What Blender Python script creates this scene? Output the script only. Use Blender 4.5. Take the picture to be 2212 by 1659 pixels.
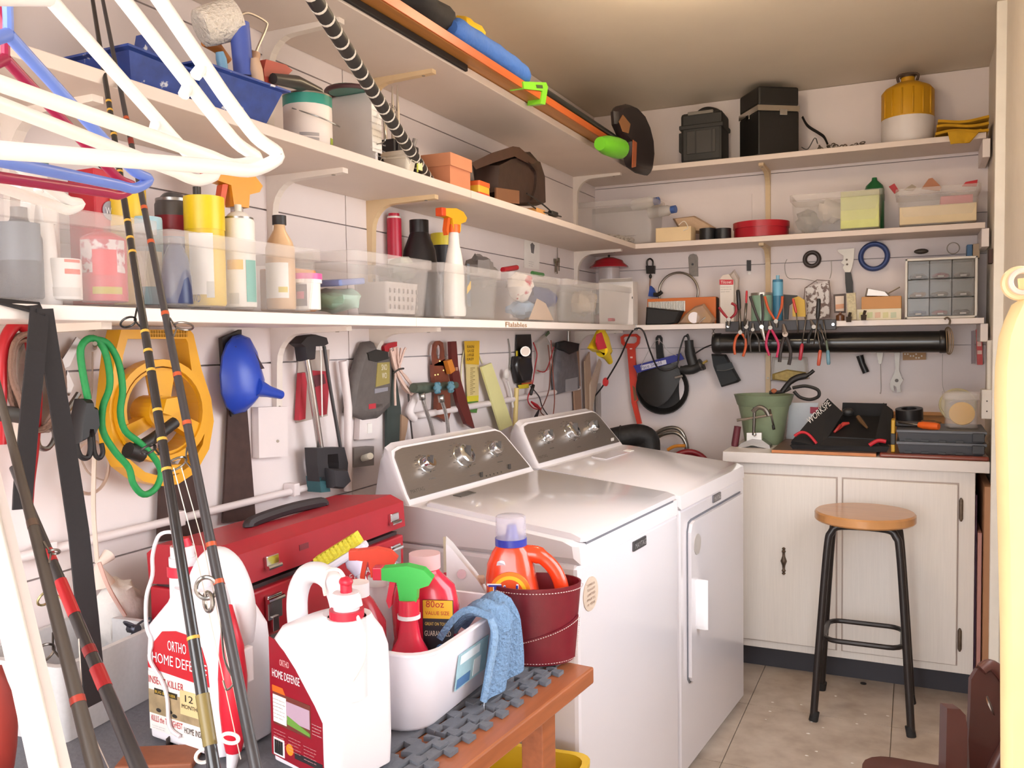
# Cluttered laundry / tool room, rebuilt in mesh code. Units: metres.
# World frame: left wall is the plane x=0, back wall the plane y=0, floor z=0.
import bpy, bmesh, math, random
from mathutils import Vector as V, Matrix, noise
random.seed(7)
for o in list(bpy.data.objects): bpy.data.objects.remove(o)
sc = bpy.context.scene
COL = sc.collection
# ------------------------------------------------------------------ camera
FPX, YAW, PIT, ROL = 1872.6, .4349, -.0496, -.0148
CAM = V((1.5163, -4.3255, 1.42))
FW = V((-math.sin(YAW)*math.cos(PIT), math.cos(YAW)*math.cos(PIT), math.sin(PIT)))
_r = V((math.cos(YAW), math.sin(YAW), 0)); _u = _r.cross(FW)
RT = _r*math.cos(ROL) + _u*math.sin(ROL); UP = -_r*math.sin(ROL) + _u*math.cos(ROL)
cd = bpy.data.cameras.new('camera'); cam = bpy.data.objects.new('camera', cd); COL.objects.link(cam)
cd.sensor_width = 36; cd.lens = FPX/2212*36; cd.clip_start = .02; cd.clip_end = 100
cam.matrix_world = Matrix((( RT.x, UP.x, -FW.x, CAM.x), (RT.y, UP.y, -FW.y, CAM.y), (RT.z, UP.z, -FW.z, CAM.z), (0,0,0,1)))
sc.camera = cam
# ------------------------------------------------------------------ light
w = bpy.data.worlds.new('sky'); sc.world = w; w.use_nodes = True
bg = w.node_tree.nodes['Background']; bg.inputs[0].default_value = (.93, .955, 1, 1); bg.inputs[1].default_value = 4.2
sd = bpy.data.lights.new('sun', 'SUN'); sd.energy = .22; sd.angle = .5; sd.color = (1, .93, .8)
so = bpy.data.objects.new('sun', sd); COL.objects.link(so)
so.rotation_euler = V((.10, .86, -.42)).to_track_quat('-Z', 'Y').to_euler()
vs = sc.view_settings; vs.view_transform = 'Standard'; vs.look = 'None'; vs.exposure = 1.06; vs.gamma = 1; vs.use_curve_mapping = False

# ------------------------------------------------------------------ rays: a pixel of the photo onto a real plane
def ray(x, y): return FW + RT*((x-1106)/FPX) - UP*((y-829.5)/FPX)
def on(ax, v, x, y):
    d = ray(x, y); return CAM + d*((v-CAM[ax])/d[ax])
def ox(v, x, y): return on(0, v, x, y)
def oy(v, x, y): return on(1, v, x, y)
def oz(v, x, y): return on(2, v, x, y)
def ad(d, x, y): return CAM + ray(x, y)*d
def LX(pts, x): return [ox(x, *p) for p in pts]
def BY(pts, y): return [oy(y, *p) for p in pts]
def AD(pts, d): return [ad(d, *p) for p in pts]
# ------------------------------------------------------------------ materials
MATS = {}
def c(h):
    if not isinstance(h, str): return tuple(h)
    h = h.lstrip('#'); r = []
    for i in (0, 2, 4):
        s = int(h[i:i+2], 16)/255; r.append(s/12.92 if s <= .04045 else ((s+.055)/1.055)**2.4)
    return tuple(r)
def m(col, rough=.5, metal=0., noise_=.07, scale=14., bump=0., clear=0., wave=None, coat=0., spec=.5, em=0., stretch=None):
    key = (col if isinstance(col, str) else tuple(col), rough, metal, noise_, scale, bump, clear, wave, coat, em, stretch)
    if key in MATS: return MATS[key]
    mt = bpy.data.materials.new('mat_%03d' % len(MATS)); MATS[key] = mt; mt.use_nodes = True
    nt = mt.node_tree; N = nt.nodes; L = nt.links; b = N['Principled BSDF']; out = N['Material Output']
    cc = c(col); b.inputs['Roughness'].default_value = rough; b.inputs['Metallic'].default_value = metal
    b.inputs['Specular IOR Level'].default_value = spec; b.inputs['Coat Weight'].default_value = coat
    b.inputs['Base Color'].default_value = cc + (1,)
    tc = N.new('ShaderNodeTexCoord'); mp = N.new('ShaderNodeMapping'); L.new(tc.outputs['Object'], mp.inputs[0])
    if stretch: mp.inputs['Scale'].default_value = stretch
    if wave:
        nz = N.new('ShaderNodeTexWave'); nz.inputs['Scale'].default_value = wave; nz.inputs['Distortion'].default_value = 6; nz.inputs['Detail'].default_value = 3
    else:
        nz = N.new('ShaderNodeTexNoise'); nz.inputs['Scale'].default_value = scale; nz.inputs['Detail'].default_value = 4
    L.new(mp.outputs[0], nz.inputs['Vector'])
    mx = N.new('ShaderNodeMix'); mx.data_type = 'RGBA'
    mx.inputs[6].default_value = tuple(max(0, v*(1-noise_*1.6)) for v in cc)+(1,); mx.inputs[7].default_value = tuple(min(1, v*(1+noise_)) for v in cc)+(1,)
    L.new(nz.outputs['Fac' if 'Fac' in nz.outputs else 0], mx.inputs[0]); L.new(mx.outputs[2], b.inputs['Base Color'])
    if bump:
        bp = N.new('ShaderNodeBump'); bp.inputs['Strength'].default_value = bump; bp.inputs['Distance'].default_value = .01
        L.new(nz.outputs[0], bp.inputs['Height']); L.new(bp.outputs[0], b.inputs['Normal'])
    if em:
        b.inputs['Emission Color'].default_value = cc+(1,); b.inputs['Emission Strength'].default_value = em
    if clear:
        tr = N.new('ShaderNodeBsdfTransparent'); ms = N.new('ShaderNodeMixShader'); ms.inputs[0].default_value = clear
        L.new(b.outputs[0], ms.inputs[1]); L.new(tr.outputs[0], ms.inputs[2]); L.new(ms.outputs[0], out.inputs[0])
    return mt
def spots(base, fleck, scale=30., thr=.6, rough=.6, soft=.04, base2=None, metal=0., stretch=None):
    """two-colour blotched procedural material (paint splashes, worn paint, dirt)"""
    key = ('spots', base, fleck, scale, thr, rough, soft, base2, metal, stretch)
    if key in MATS: return MATS[key]
    mt = bpy.data.materials.new('mat_%03d' % len(MATS)); MATS[key] = mt; mt.use_nodes = True
    N = mt.node_tree.nodes; L = mt.node_tree.links; b = N['Principled BSDF']; b.inputs['Roughness'].default_value = rough; b.inputs['Metallic'].default_value = metal
    tc = N.new('ShaderNodeTexCoord'); mp = N.new('ShaderNodeMapping'); L.new(tc.outputs['Object'], mp.inputs[0])
    if stretch: mp.inputs['Scale'].default_value = stretch
    nz = N.new('ShaderNodeTexNoise'); nz.inputs['Scale'].default_value = scale; nz.inputs['Detail'].default_value = 5; L.new(mp.outputs[0], nz.inputs['Vector'])
    rp = N.new('ShaderNodeValToRGB'); L.new(nz.outputs[0], rp.inputs[0]); e = rp.color_ramp.elements
    e[0].position = thr; e[0].color = c(base)+(1,); e[1].position = thr+soft; e[1].color = c(fleck)+(1,)
    if base2: x = e.new(max(.01, thr-.25)); x.color = c(base2)+(1,)
    L.new(rp.outputs[0], b.inputs['Base Color']); return mt
# ------------------------------------------------------------------ mesh builder
def cr(pts, k=6, closed=False):
    """Catmull-Rom through points"""
    P = [V(p) for p in pts]; n = len(P); out = []
    rng = range(n if closed else n-1)
    for i in rng:
        if closed: a, b, d, e = P[i-1], P[i], P[(i+1) % n], P[(i+2) % n]
        else: a, b, d, e = P[max(i-1, 0)], P[i], P[i+1], P[min(i+2, n-1)]
        for j in range(k):
            t = j/k; out.append(.5*((2*b)+(d-a)*t+(2*a-5*b+4*d-e)*t*t+(3*b-a-3*d+e)*t**3))
    if not closed: out.append(P[-1])
    return out
def rr(w, d, r, n=4):
    """rounded rectangle outline in 2-D"""
    r = min(r, w/2-1e-4, d/2-1e-4); o = []
    for sx, sy, a in ((1, 1, 0), (-1, 1, 90), (-1, -1, 180), (1, -1, 270)):
        for k in range(n+1):
            t = math.radians(a+90*k/n); o.append((sx*(w/2-r)+r*math.cos(t), sy*(d/2-r)+r*math.sin(t)))
    return o
def circ(r, n=20, a0=0., a1=360.):
    full = abs(a1-a0) >= 360
    return [(r*math.cos(math.radians(a0+(a1-a0)*k/(n if full else n-1))), r*math.sin(math.radians(a0+(a1-a0)*k/(n if full else n-1)))) for k in range(n)]
def fr(o=(0, 0, 0), rz=0., rx=0., ry=0.):
    return Matrix.Translation(V(o)) @ Matrix.Rotation(rz, 4, 'Z') @ Matrix.Rotation(rx, 4, 'X') @ Matrix.Rotation(ry, 4, 'Y')
def basis(o, x, y, z):
    return Matrix(((x[0], y[0], z[0], o[0]), (x[1], y[1], z[1], o[1]), (x[2], y[2], z[2], o[2]), (0, 0, 0, 1)))
_fonts = {}
def glyphs(s):
    if s not in _fonts:
        cu = bpy.data.curves.new('t', 'FONT'); cu.body = s; cu.resolution_u = 2
        ob = bpy.data.objects.new('t', cu); COL.objects.link(ob)
        bpy.context.view_layer.update()
        me = bpy.data.meshes.new_from_object(ob.evaluated_get(bpy.context.evaluated_depsgraph_get()))
        vs_ = [tuple(v.co) for v in me.vertices]; fs = [tuple(p.vertices) for p in me.polygons]
        bpy.data.objects.remove(ob); bpy.data.curves.remove(cu); bpy.data.meshes.remove(me)
        x0 = min(v[0] for v in vs_); x1 = max(v[0] for v in vs_); y0 = min(v[1] for v in vs_); y1 = max(v[1] for v in vs_)
        _fonts[s] = ([((v[0]-x0)/(x1-x0), (v[1]-y0)/(y1-y0)) for v in vs_], fs)
    return _fonts[s]
class MB:
    def __init__(s, M=None): s.v = []; s.f = []; s.sm = []; s.M = M or Matrix()
    def add(s, vs, fs, sm=False):
        b = len(s.v); s.v += [s.M @ V(v) for v in vs]; s.f += [tuple(i+b for i in f) for f in fs]; s.sm += [sm]*len(fs); return s
    def box(s, c_, sz, R=None, b=0.):
        x, y, z = (q/2 for q in sz); c_ = V(c_)
        if b > 0:
            b = min(b, x*.95, y*.95, z*.95); pts = []
            for ax in range(3):
                pass
            bm = bmesh.new(); bmesh.ops.create_cube(bm, size=1)
            for v in bm.verts: v.co = V((v.co.x*sz[0], v.co.y*sz[1], v.co.z*sz[2]))
            bmesh.ops.bevel(bm, geom=bm.edges[:], offset=b, segments=2, profile=.5, affect='EDGES')
            vs = [v.co.copy() for v in bm.verts]; bm.verts.index_update(); fs = [[v.index for v in f.verts] for f in bm.faces]; bm.free()
            if R: vs = [R @ v for v in vs]
            return s.add([c_+v for v in vs], fs, False)
        vs = [V((i, j, k)) for i in (-x, x) for j in (-y, y) for k in (-z, z)]
        if R: vs = [R @ v for v in vs]
        return s.add([c_+v for v in vs], [(0,1,3,2), (4,6,7,5), (0,4,5,1), (2,3,7,6), (0,2,6,4), (1,5,7,3)])
    def bb(s, p0, p1, b=0.):
        p0, p1 = V(p0), V(p1); return s.box((p0+p1)/2, [abs(q) for q in (p1-p0)], b=b)
    def loft(s, rings, cap=(True, True), sm=True, closed=True):
        n = len(rings[0]); vs = [p for r in rings for p in r]; fs = []
        for i in range(len(rings)-1):
            for j in range(n if closed else n-1):
                k = (j+1) % n; fs.append((i*n+j, i*n+k, (i+1)*n+k, (i+1)*n+j))
        b = len(s.f); s.add(vs, fs, sm); base = len(s.v)-len(vs)
        if cap[0]: s.f.append(tuple(base+j for j in reversed(range(n)))); s.sm.append(False)
        if cap[1]: s.f.append(tuple(base+(len(rings)-1)*n+j for j in range(n))); s.sm.append(False)
        return s
    def tube(s, path, r, n=8, closed=False, flat=None, cap=True):
        P = [V(p) for p in path]; N_ = len(P); rs = r if isinstance(r, (list, tuple)) else [r]*N_
        def tan(i):
            a = P[i-1] if (closed or i > 0) else P[0]; b = P[(i+1) % N_] if (closed or i < N_-1) else P[-1]; return (b-a).normalized()
        t = tan(0); a = V((0, 0, 1)) if abs(t.z) < .9 else V((1, 0, 0)); u = (a-t*a.dot(t)).normalized(); rings = []
        for i in range(N_):
            t = tan(i); u = (u-t*u.dot(t)); u = u.normalized() if u.length > 1e-6 else t.orthogonal().normalized(); v_ = t.cross(u)
            fl = flat or 1.
            rings.append([P[i]+(u*math.cos(2*math.pi*k/n)*fl+v_*math.sin(2*math.pi*k/n))*rs[i] for k in range(n)])
        if closed: rings.append(rings[0]); return s.loft(rings, (False, False))
        return s.loft(rings, (cap, cap))
    def ribbon(s, path, wdir, w_, th, sm=True):
        P = [V(p) for p in path]; wd = V(wdir).normalized(); rings = []
        ws = w_ if isinstance(w_, (list, tuple)) else [w_]*len(P)
        for i, p in enumerate(P):
            t = (P[min(i+1, len(P)-1)]-P[max(i-1, 0)]).normalized(); x = wd-t*wd.dot(t); x.normalize(); nn = t.cross(x)
            h = ws[i]/2; rings.append([p+x*h+nn*th/2, p-x*h+nn*th/2, p-x*h-nn*th/2, p+x*h-nn*th/2])
        return s.loft(rings, sm=False)
    def cyl(s, p0, p1, r0, r1=None, n=16, cap=(True, True)):
        p0, p1 = V(p0), V(p1); t = (p1-p0).normalized(); u = t.orthogonal().normalized(); v_ = t.cross(u); r1 = r0 if r1 is None else r1
        R = lambda p, r: [p+(u*math.cos(2*math.pi*k/n)+v_*math.sin(2*math.pi*k/n))*r for k in range(n)]
        return s.loft([R(p0, r0), R(p1, r1)], cap)
    def lathe(s, prof, o=(0, 0, 0), ax=(0, 0, 1), n=20, cap=(True, True)):
        o = V(o); t = V(ax).normalized(); u = t.orthogonal().normalized(); v_ = t.cross(u)
        return s.loft([[o+t*h+(u*math.cos(2*math.pi*k/n)+v_*math.sin(2*math.pi*k/n))*max(r, 1e-4) for k in range(n)] for r, h in prof], cap)
    def torus(s, o, ax, R_, r, n=28, k=8, flat=1.):
        o = V(o); t = V(ax).normalized(); u = t.orthogonal().normalized(); v_ = t.cross(u); rings = []
        for i in range(n+1):
            a = 2*math.pi*i/n; d = u*math.cos(a)+v_*math.sin(a)
            rings.append([o+d*(R_+r*math.cos(2*math.pi*j/k))+t*r*flat*math.sin(2*math.pi*j/k) for j in range(k)])
        return s.loft(rings, (False, False))
    def ell(s, o, rad, n=14, k=9, M=None, jit=0., sd=0):
        o = V(o); rings = []
        for i in range(k+1):
            a = math.pi*i/k; rg = []
            for j in range(n):
                b = 2*math.pi*j/n; p = V((math.sin(a)*math.cos(b)*rad[0], math.sin(a)*math.sin(b)*rad[1], math.cos(a)*rad[2]))
                if jit: p = p*(1+jit*noise.noise(p*(3/max(rad))+V((sd, sd*2, 0))))
                rg.append(o+((M @ p) if M else p))
            rings.append(rg)
        return s.loft(rings, (False, False))
    def prism(s, pts, d, sm=False):
        P = [V(p) for p in pts]; d = V(d); n = len(P); vs = P+[p+d for p in P]
        nrm = V((0, 0, 0))
        for i in range(n): nrm += P[i].cross(P[(i+1) % n])
        if nrm.dot(d) > 0: P.reverse(); vs = P+[p+d for p in P]
        return s.add(vs, [tuple(range(n)), tuple(range(2*n-1, n-1, -1))]+[(i, n+i, n+(i+1) % n, (i+1) % n) for i in range(n)], sm)
    def ringprism(s, outer, inner, d):
        n = len(outer); d = V(d); vs = [V(p) for p in outer]+[V(p) for p in inner]; vs += [p+d for p in vs]; fs = []
        for i in range(n):
            j = (i+1) % n; fs += [(i, j, n+j, n+i), (2*n+j, 2*n+i, 3*n+i, 3*n+j), (j, i, 2*n+i, 2*n+j), (n+i, n+j, 3*n+j, 3*n+i)]
        return s.add(vs, fs)
    def body(s, prof, n=4, cap=(True, True), o=(0, 0, 0), sm=True):
        """stack of rounded rectangles: (z, w, d, r[, dx, dy])"""
        o = V(o); R = []
        for q in prof:
            dx, dy = (q[4], q[5]) if len(q) > 4 else (0, 0)
            R.append([o+V((x+dx, y+dy, q[0])) for x, y in rr(q[1], q[2], q[3], n)])
        return s.loft(R, cap, sm)
    def sheet(s, fn, nu, nv, th=.002, sm=True):
        """curved sheet with thickness: fn(u,v) -> point"""
        G = [[V(fn(i/nu, j/nv)) for j in range(nv+1)] for i in range(nu+1)]; top = []; bot = []
        for i in range(nu+1):
            for j in range(nv+1):
                a = G[min(i+1, nu)][j]-G[max(i-1, 0)][j]; b = G[i][min(j+1, nv)]-G[i][max(j-1, 0)]; q = a.cross(b)
                q = q.normalized() if q.length > 1e-9 else V((0, 0, 1)); top.append(G[i][j]+q*th/2); bot.append(G[i][j]-q*th/2)
        K = len(top); fs = []; ix = lambda i, j: i*(nv+1)+j
        for i in range(nu):
            for j in range(nv):
                f = (ix(i, j), ix(i+1, j), ix(i+1, j+1), ix(i, j+1)); fs += [f, tuple(K+q for q in reversed(f))]
        for i in range(nu): fs += [(ix(i+1, 0), ix(i, 0), K+ix(i, 0), K+ix(i+1, 0)), (ix(i, nv), ix(i+1, nv), K+ix(i+1, nv), K+ix(i, nv))]
        for j in range(nv): fs += [(ix(0, j), ix(0, j+1), K+ix(0, j+1), K+ix(0, j)), (ix(nu, j+1), ix(nu, j), K+ix(nu, j), K+ix(nu, j+1))]
        return s.add(top+bot, fs, sm)
    def text(s, t, o, xd, yd, h, w_=None, th=.0006):
        """raised lettering: o lower-left corner, xd reading direction, yd up"""
        vs, fs = glyphs(t); xd = V(xd).normalized(); yd = V(yd).normalized(); w_ = w_ or h*.62*len(t); nn = xd.cross(yd)*th; o = V(o)
        P = [o+xd*(v[0]*w_)+yd*(v[1]*h)+nn for v in vs]
        return s.add(P, fs)
# ------------------------------------------------------------------ things and parts
class T:
    def __init__(s, name, label, cat, group=None, kind=None): s.n, s.l, s.c, s.g, s.k, s.ps = name, label, cat, group, kind, []
    def p(s, name, mb, mat, par=None, label=None, kind=None):
        s.ps.append((name, mb, mat, par, label, kind)); return len(s.ps)-1
    def done(s):
        vs = [v for q in s.ps for v in q[1].v]
        lo = V([min(v[i] for v in vs) for i in range(3)]); hi = V([max(v[i] for v in vs) for i in range(3)])
        o = V(((lo.x+hi.x)/2, (lo.y+hi.y)/2, lo.z)); objs = []
        single = len(s.ps) == 1
        if not single:
            root = bpy.data.objects.new(s.n, None); root.empty_display_size = .05; COL.objects.link(root); root.location = o
        for name, mb, mat, par, label, kind in s.ps:
            me = bpy.data.meshes.new(s.n if single else name); me.from_pydata([v-o for v in mb.v], [], mb.f); me.materials.append(mat)
            me.polygons.foreach_set('use_smooth', mb.sm); me.update()
            ob = bpy.data.objects.new(s.n if single else name, me); COL.objects.link(ob)
            if single: ob.location = o; root = ob
            else: ob.parent = root if par is None else objs[par]
            if any(mb.sm) and not single or any(mb.sm):
                try:
                    bm = bmesh.new(); bm.from_mesh(me)
                    for e in bm.edges:
                        if len(e.link_faces) == 2 and e.calc_face_angle(0) > .75: e.smooth = False
                    bm.to_mesh(me); bm.free()
                except Exception: pass
            if label: ob['label'] = label
            if kind: ob['kind'] = kind
            objs.append(ob)
        if s.k == 'structure': root['kind'] = 'structure'
        elif s.k: root['kind'] = s.k
        if s.l: root['label'] = s.l
        if s.c: root['category'] = s.c
        if s.g: root['group'] = s.g
        return root
def one(name, mb, mat, label, cat, group=None, kind=None):
    t = T(name, label, cat, group, kind); t.p(name, mb, mat); return t.done()
X, Y, Z = V((1, 0, 0)), V((0, 1, 0)), V((0, 0, 1))
# ================================================================== the room shell
WHITE = m('#e4d8d6', .6, noise_=.05, scale=5, bump=.02)
CEIL = m('#dccfbd', .85, noise_=.05, scale=3)
RW, BACKY, CEILZ, FRONT = 1.80, 0., 2.574, -4.95
XL = .30; YB = -.28                      # shelf fronts
ZS = (1.487, 1.876, 2.238)               # shelf tops
ST = .024
def struct(name, label=None):
    return T(name, label, None, None, 'structure')
# floor: slab with stone-look tiles
f = struct('floor', 'dusty beige stone-look tile floor with white paint chips')
f.p('subfloor', MB().bb((-.02, FRONT, -.06), (RW+.02, .02, -.006)), m('#8f8173', .8))
TILE = spots('#b3a395', '#c4b6a8', 9, .5, .75, .25, base2='#9d8c7d')
for i in range(-2, 3):
    for j in range(0, 11):
        x1 = 1.45+.51*i; y1 = -.958-.51*(j-2)
        a, b = max(x1-.507, 0), min(x1, RW); y0, y2 = max(y1-.507, FRONT), min(y1, 0)
        if b-a > .02 and y2-y0 > .02: f.p('tile', MB().bb((a, y0, -.012), (b, y2, 0)), TILE)
f.done()
def planks(t, mk, zs, mat, kind='plank'):
    for a, b in zip(zs[:-1], zs[1:]): t.p(kind, mk(a+.002, b-.002), mat)
wl = struct('wall_left', 'white painted wall of wide horizontal boards')
wl.p('backing', MB().bb((-.08, FRONT, -.1), (-.012, 0, CEILZ)), m('#b9aeb0', .8))
SE = [0, .195, .588, .98, 1.373, 1.766, 2.159, CEILZ]
planks(wl, lambda a, b: MB().bb((-.012, FRONT, a), (0, -2.204, b)), SE, WHITE)
planks(wl, lambda a, b: MB().bb((-.012, -2.200, a), (0, 0, b)), SE, WHITE)
wl.done()
wb = struct('wall_back', 'white painted back wall of horizontal boards and panels')
wb.p('backing', MB().bb((-.08, .012, -.1), (RW+.08, .08, CEILZ)), m('#b9aeb0', .8))
planks(wb, lambda a, b: MB().bb((0, 0, a), (RW, .012, b)), [0, .6, 1.373, 1.772, 1.95, 2.2, CEILZ], WHITE)
for a, b in ((.22, .80), (.93, 1.72)): wb.p('panel', MB().bb((a, -.006, 1.9), (b, 0, 2.112)), WHITE)
wb.done()
wr = struct('wall_right', 'cream painted right wall beside the cabinet')
WRM = m('#e3d9cc', .7, noise_=.04)
for q in (((RW, -1.65, -.1), (RW+.08, .08, CEILZ)), ((RW, FRONT, -.1), (RW+.08, -2.95, CEILZ)), ((RW, -2.95, -.1), (RW+.08, -1.65, .95)), ((RW, -2.95, 2.05), (RW+.08, -1.65, CEILZ))): wr.p('plaster', MB().bb(*q), WRM)
wr.done()
t = struct('trim_1', 'white corner trim strip at the end of the right wall'); t.p('trim_1', MB().bb((1.768, -.82, 0), (RW, -.797, CEILZ), b=.002), m('#efe9df', .5)); t.done()
wf = struct('wall_front', 'front wall with the wide open doorway behind the camera')
wf.p('header', MB().bb((-.08, FRONT-.10, 2.14), (RW+.08, FRONT, CEILZ+.06)), WHITE); wf.p('jamb', MB().bb((-.08, FRONT-.10, -.1), (.06, FRONT, 2.14)), WHITE); wf.p('jamb', MB().bb((RW-.06, FRONT-.10, -.1), (RW+.08, FRONT, 2.14)), WHITE)
wf.done()
wn = struct('fill_window_1', 'added fill-light window opening in the right wall, out of view'); FRM = m('#efe9df', .5)  # added unseen opening, lets fill daylight reach the washer fronts and back wall
for q in (((RW+.01, -2.95, .95), (RW+.06, -2.90, 2.05)), ((RW+.01, -1.70, .95), (RW+.06, -1.65, 2.05)), ((RW+.01, -2.90, .95), (RW+.06, -1.70, 1.0)), ((RW+.01, -2.90, 2.0), (RW+.06, -1.70, 2.05)), ((RW+.02, -2.32, 1.0), (RW+.05, -2.28, 2.0))): wn.p('frame_bar', MB().bb(*q), FRM)
wn.done()
t = struct('ground', 'pale concrete path beside the room'); t.p('ground', MB().bb((RW+.1, FRONT, -.12), (16, 8, -.03)), m('#cfc0aa', .9, scale=2)); t.done()
t = struct('ceiling', 'beige painted ceiling'); t.p('ceiling', MB().bb((-.08, FRONT, CEILZ), (RW+.08, .08, CEILZ+.06)), CEIL); t.done()
t = struct('ground', 'pale concrete drive outside the room'); t.p('ground', MB().bb((-9, -22, -.12), (16, FRONT-.001, -.03)), m('#cfc0aa', .9, scale=2)); t.done()
# ceiling lamp (just above the frame; its warm glow shows on the ceiling)
lp = oz(CEILZ, 1480, -95)
t = T('ceiling_lamp', 'round frosted ceiling lamp above the doorway', 'lamp')
t.p('base', MB().cyl(lp-Z*.02, lp, .07, n=24), m('#d8d2c8', .4))
t.p('shade', MB().lathe([(.06, -.02), (.085, -.04), (.085, -.07), (.06, -.10), (.01, -.112)], lp, n=24), m('#ffe6c0', .4, em=32.))
t.done()
# shelves ----------------------------------------------------------------
SHM = m('#eadfda', .5, noise_=.04, scale=6); SHM2 = m('#dcccc2', .55, noise_=.05, scale=6)
for k, (z, nm, ys) in enumerate(((ZS[0], 'lowest', (-2.31,)), (ZS[1], 'middle', (-1.98,)), (ZS[2], 'top', ()))):
    t = T('wall_shelf', '%s white painted long shelf on the left wall' % nm, 'shelf', 'left wall shelves')
    cuts = [-4.4]+list(ys)+[YB if k < 3 else YB]
    for a, b in zip(cuts[:-1], cuts[1:]): t.p('board', MB().bb((0.001, a+.0008, z-ST), (XL, b-.0008, z), b=.002), SHM if k == 0 else SHM2)
    t.done()
    t = T('wall_shelf', '%s white painted shelf on the back wall' % nm, 'shelf', 'back wall shelves')
    t.p('board', MB().bb((.001, YB, z-ST), (1.775, -.001, z), b=.002), SHM if k == 0 else SHM2)
    t.p('end_cleat', MB().bb((1.762, YB+.01, z-ST-.075), (1.79, -.005, z-ST), b=.002), SHM)
    t.done()
# L-shaped shelf brackets with a swept gusset and long wall uprights
def bracket(o, out, z, reach, drop, mat, label, grp, wd=.022):
    out = V(out); side = Z.cross(out)
    pts = []
    P = lambda a, h: V(o)+out*a+Z*(z+h)
    prof = [(0, 0), (reach, 0), (reach, -.012)]
    for i in range(7):
        a = math.radians(90*i/6); rr_ = min(.075, drop*.4)
        cx, cz = .020+rr_, -.016-rr_
        prof.append((cx-rr_*math.sin(a), cz+rr_*math.cos(a)))
    prof += [(.012, -drop), (0, -drop)]
    t = T('shelf_bracket', label, 'bracket', grp)
    t.p('arm', MB().prism([P(a, h)-side*wd/2 for a, h in prof], side*wd), mat)
    for h in (-.05, -drop*.8): t.p('screw', MB().cyl(P(.010, h), P(.0165, h), .005, n=8), m('#8c8378', .4, .8))
    t.p('screw', MB().cyl(P(reach*.85, -.0145), P(reach*.85, -.011), .005, n=8), m('#8c8378', .4, .8))
    t.done()
BRW, BRT = m('#e4d8ce', .45), m('#d9bd95', .5, noise_=.12, scale=8)
nmz = ('lowest', 'middle', 'top')
for yy, wh, mt_ in ((-2.535, 'fourth', BRW), (-2.085, 'third', BRT), (-.31, 'corner-most', BRW), (-3.25, 'nearest', BRW)):
    for k in range(3):
        bracket((.0, yy, 0), X, ZS[k]-ST, .24, .30 if k else .26, mt_ if k else BRW, '%s shelf bracket under the %s left shelf' % ({'fourth': 'white, left of the bike pump,', 'third': 'cream, above the glove bag,', 'corner-most': 'white, in the room corner,', 'nearest': 'white, behind the hangers,'}[wh], nmz[k]), 'shelf brackets')
for k in range(3):
    bracket((.876, 0, 0), -Y, ZS[k]-ST, .22, .30, BRT, 'pale wooden bracket under the %s back shelf' % nmz[k], 'shelf brackets')
one('bracket_rail', MB().bb((.864, -.012, 1.02), (.888, 0, 1.46), b=.002), BRT, 'tan wooden upright strip on the back wall below the shelves', 'rail')
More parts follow.
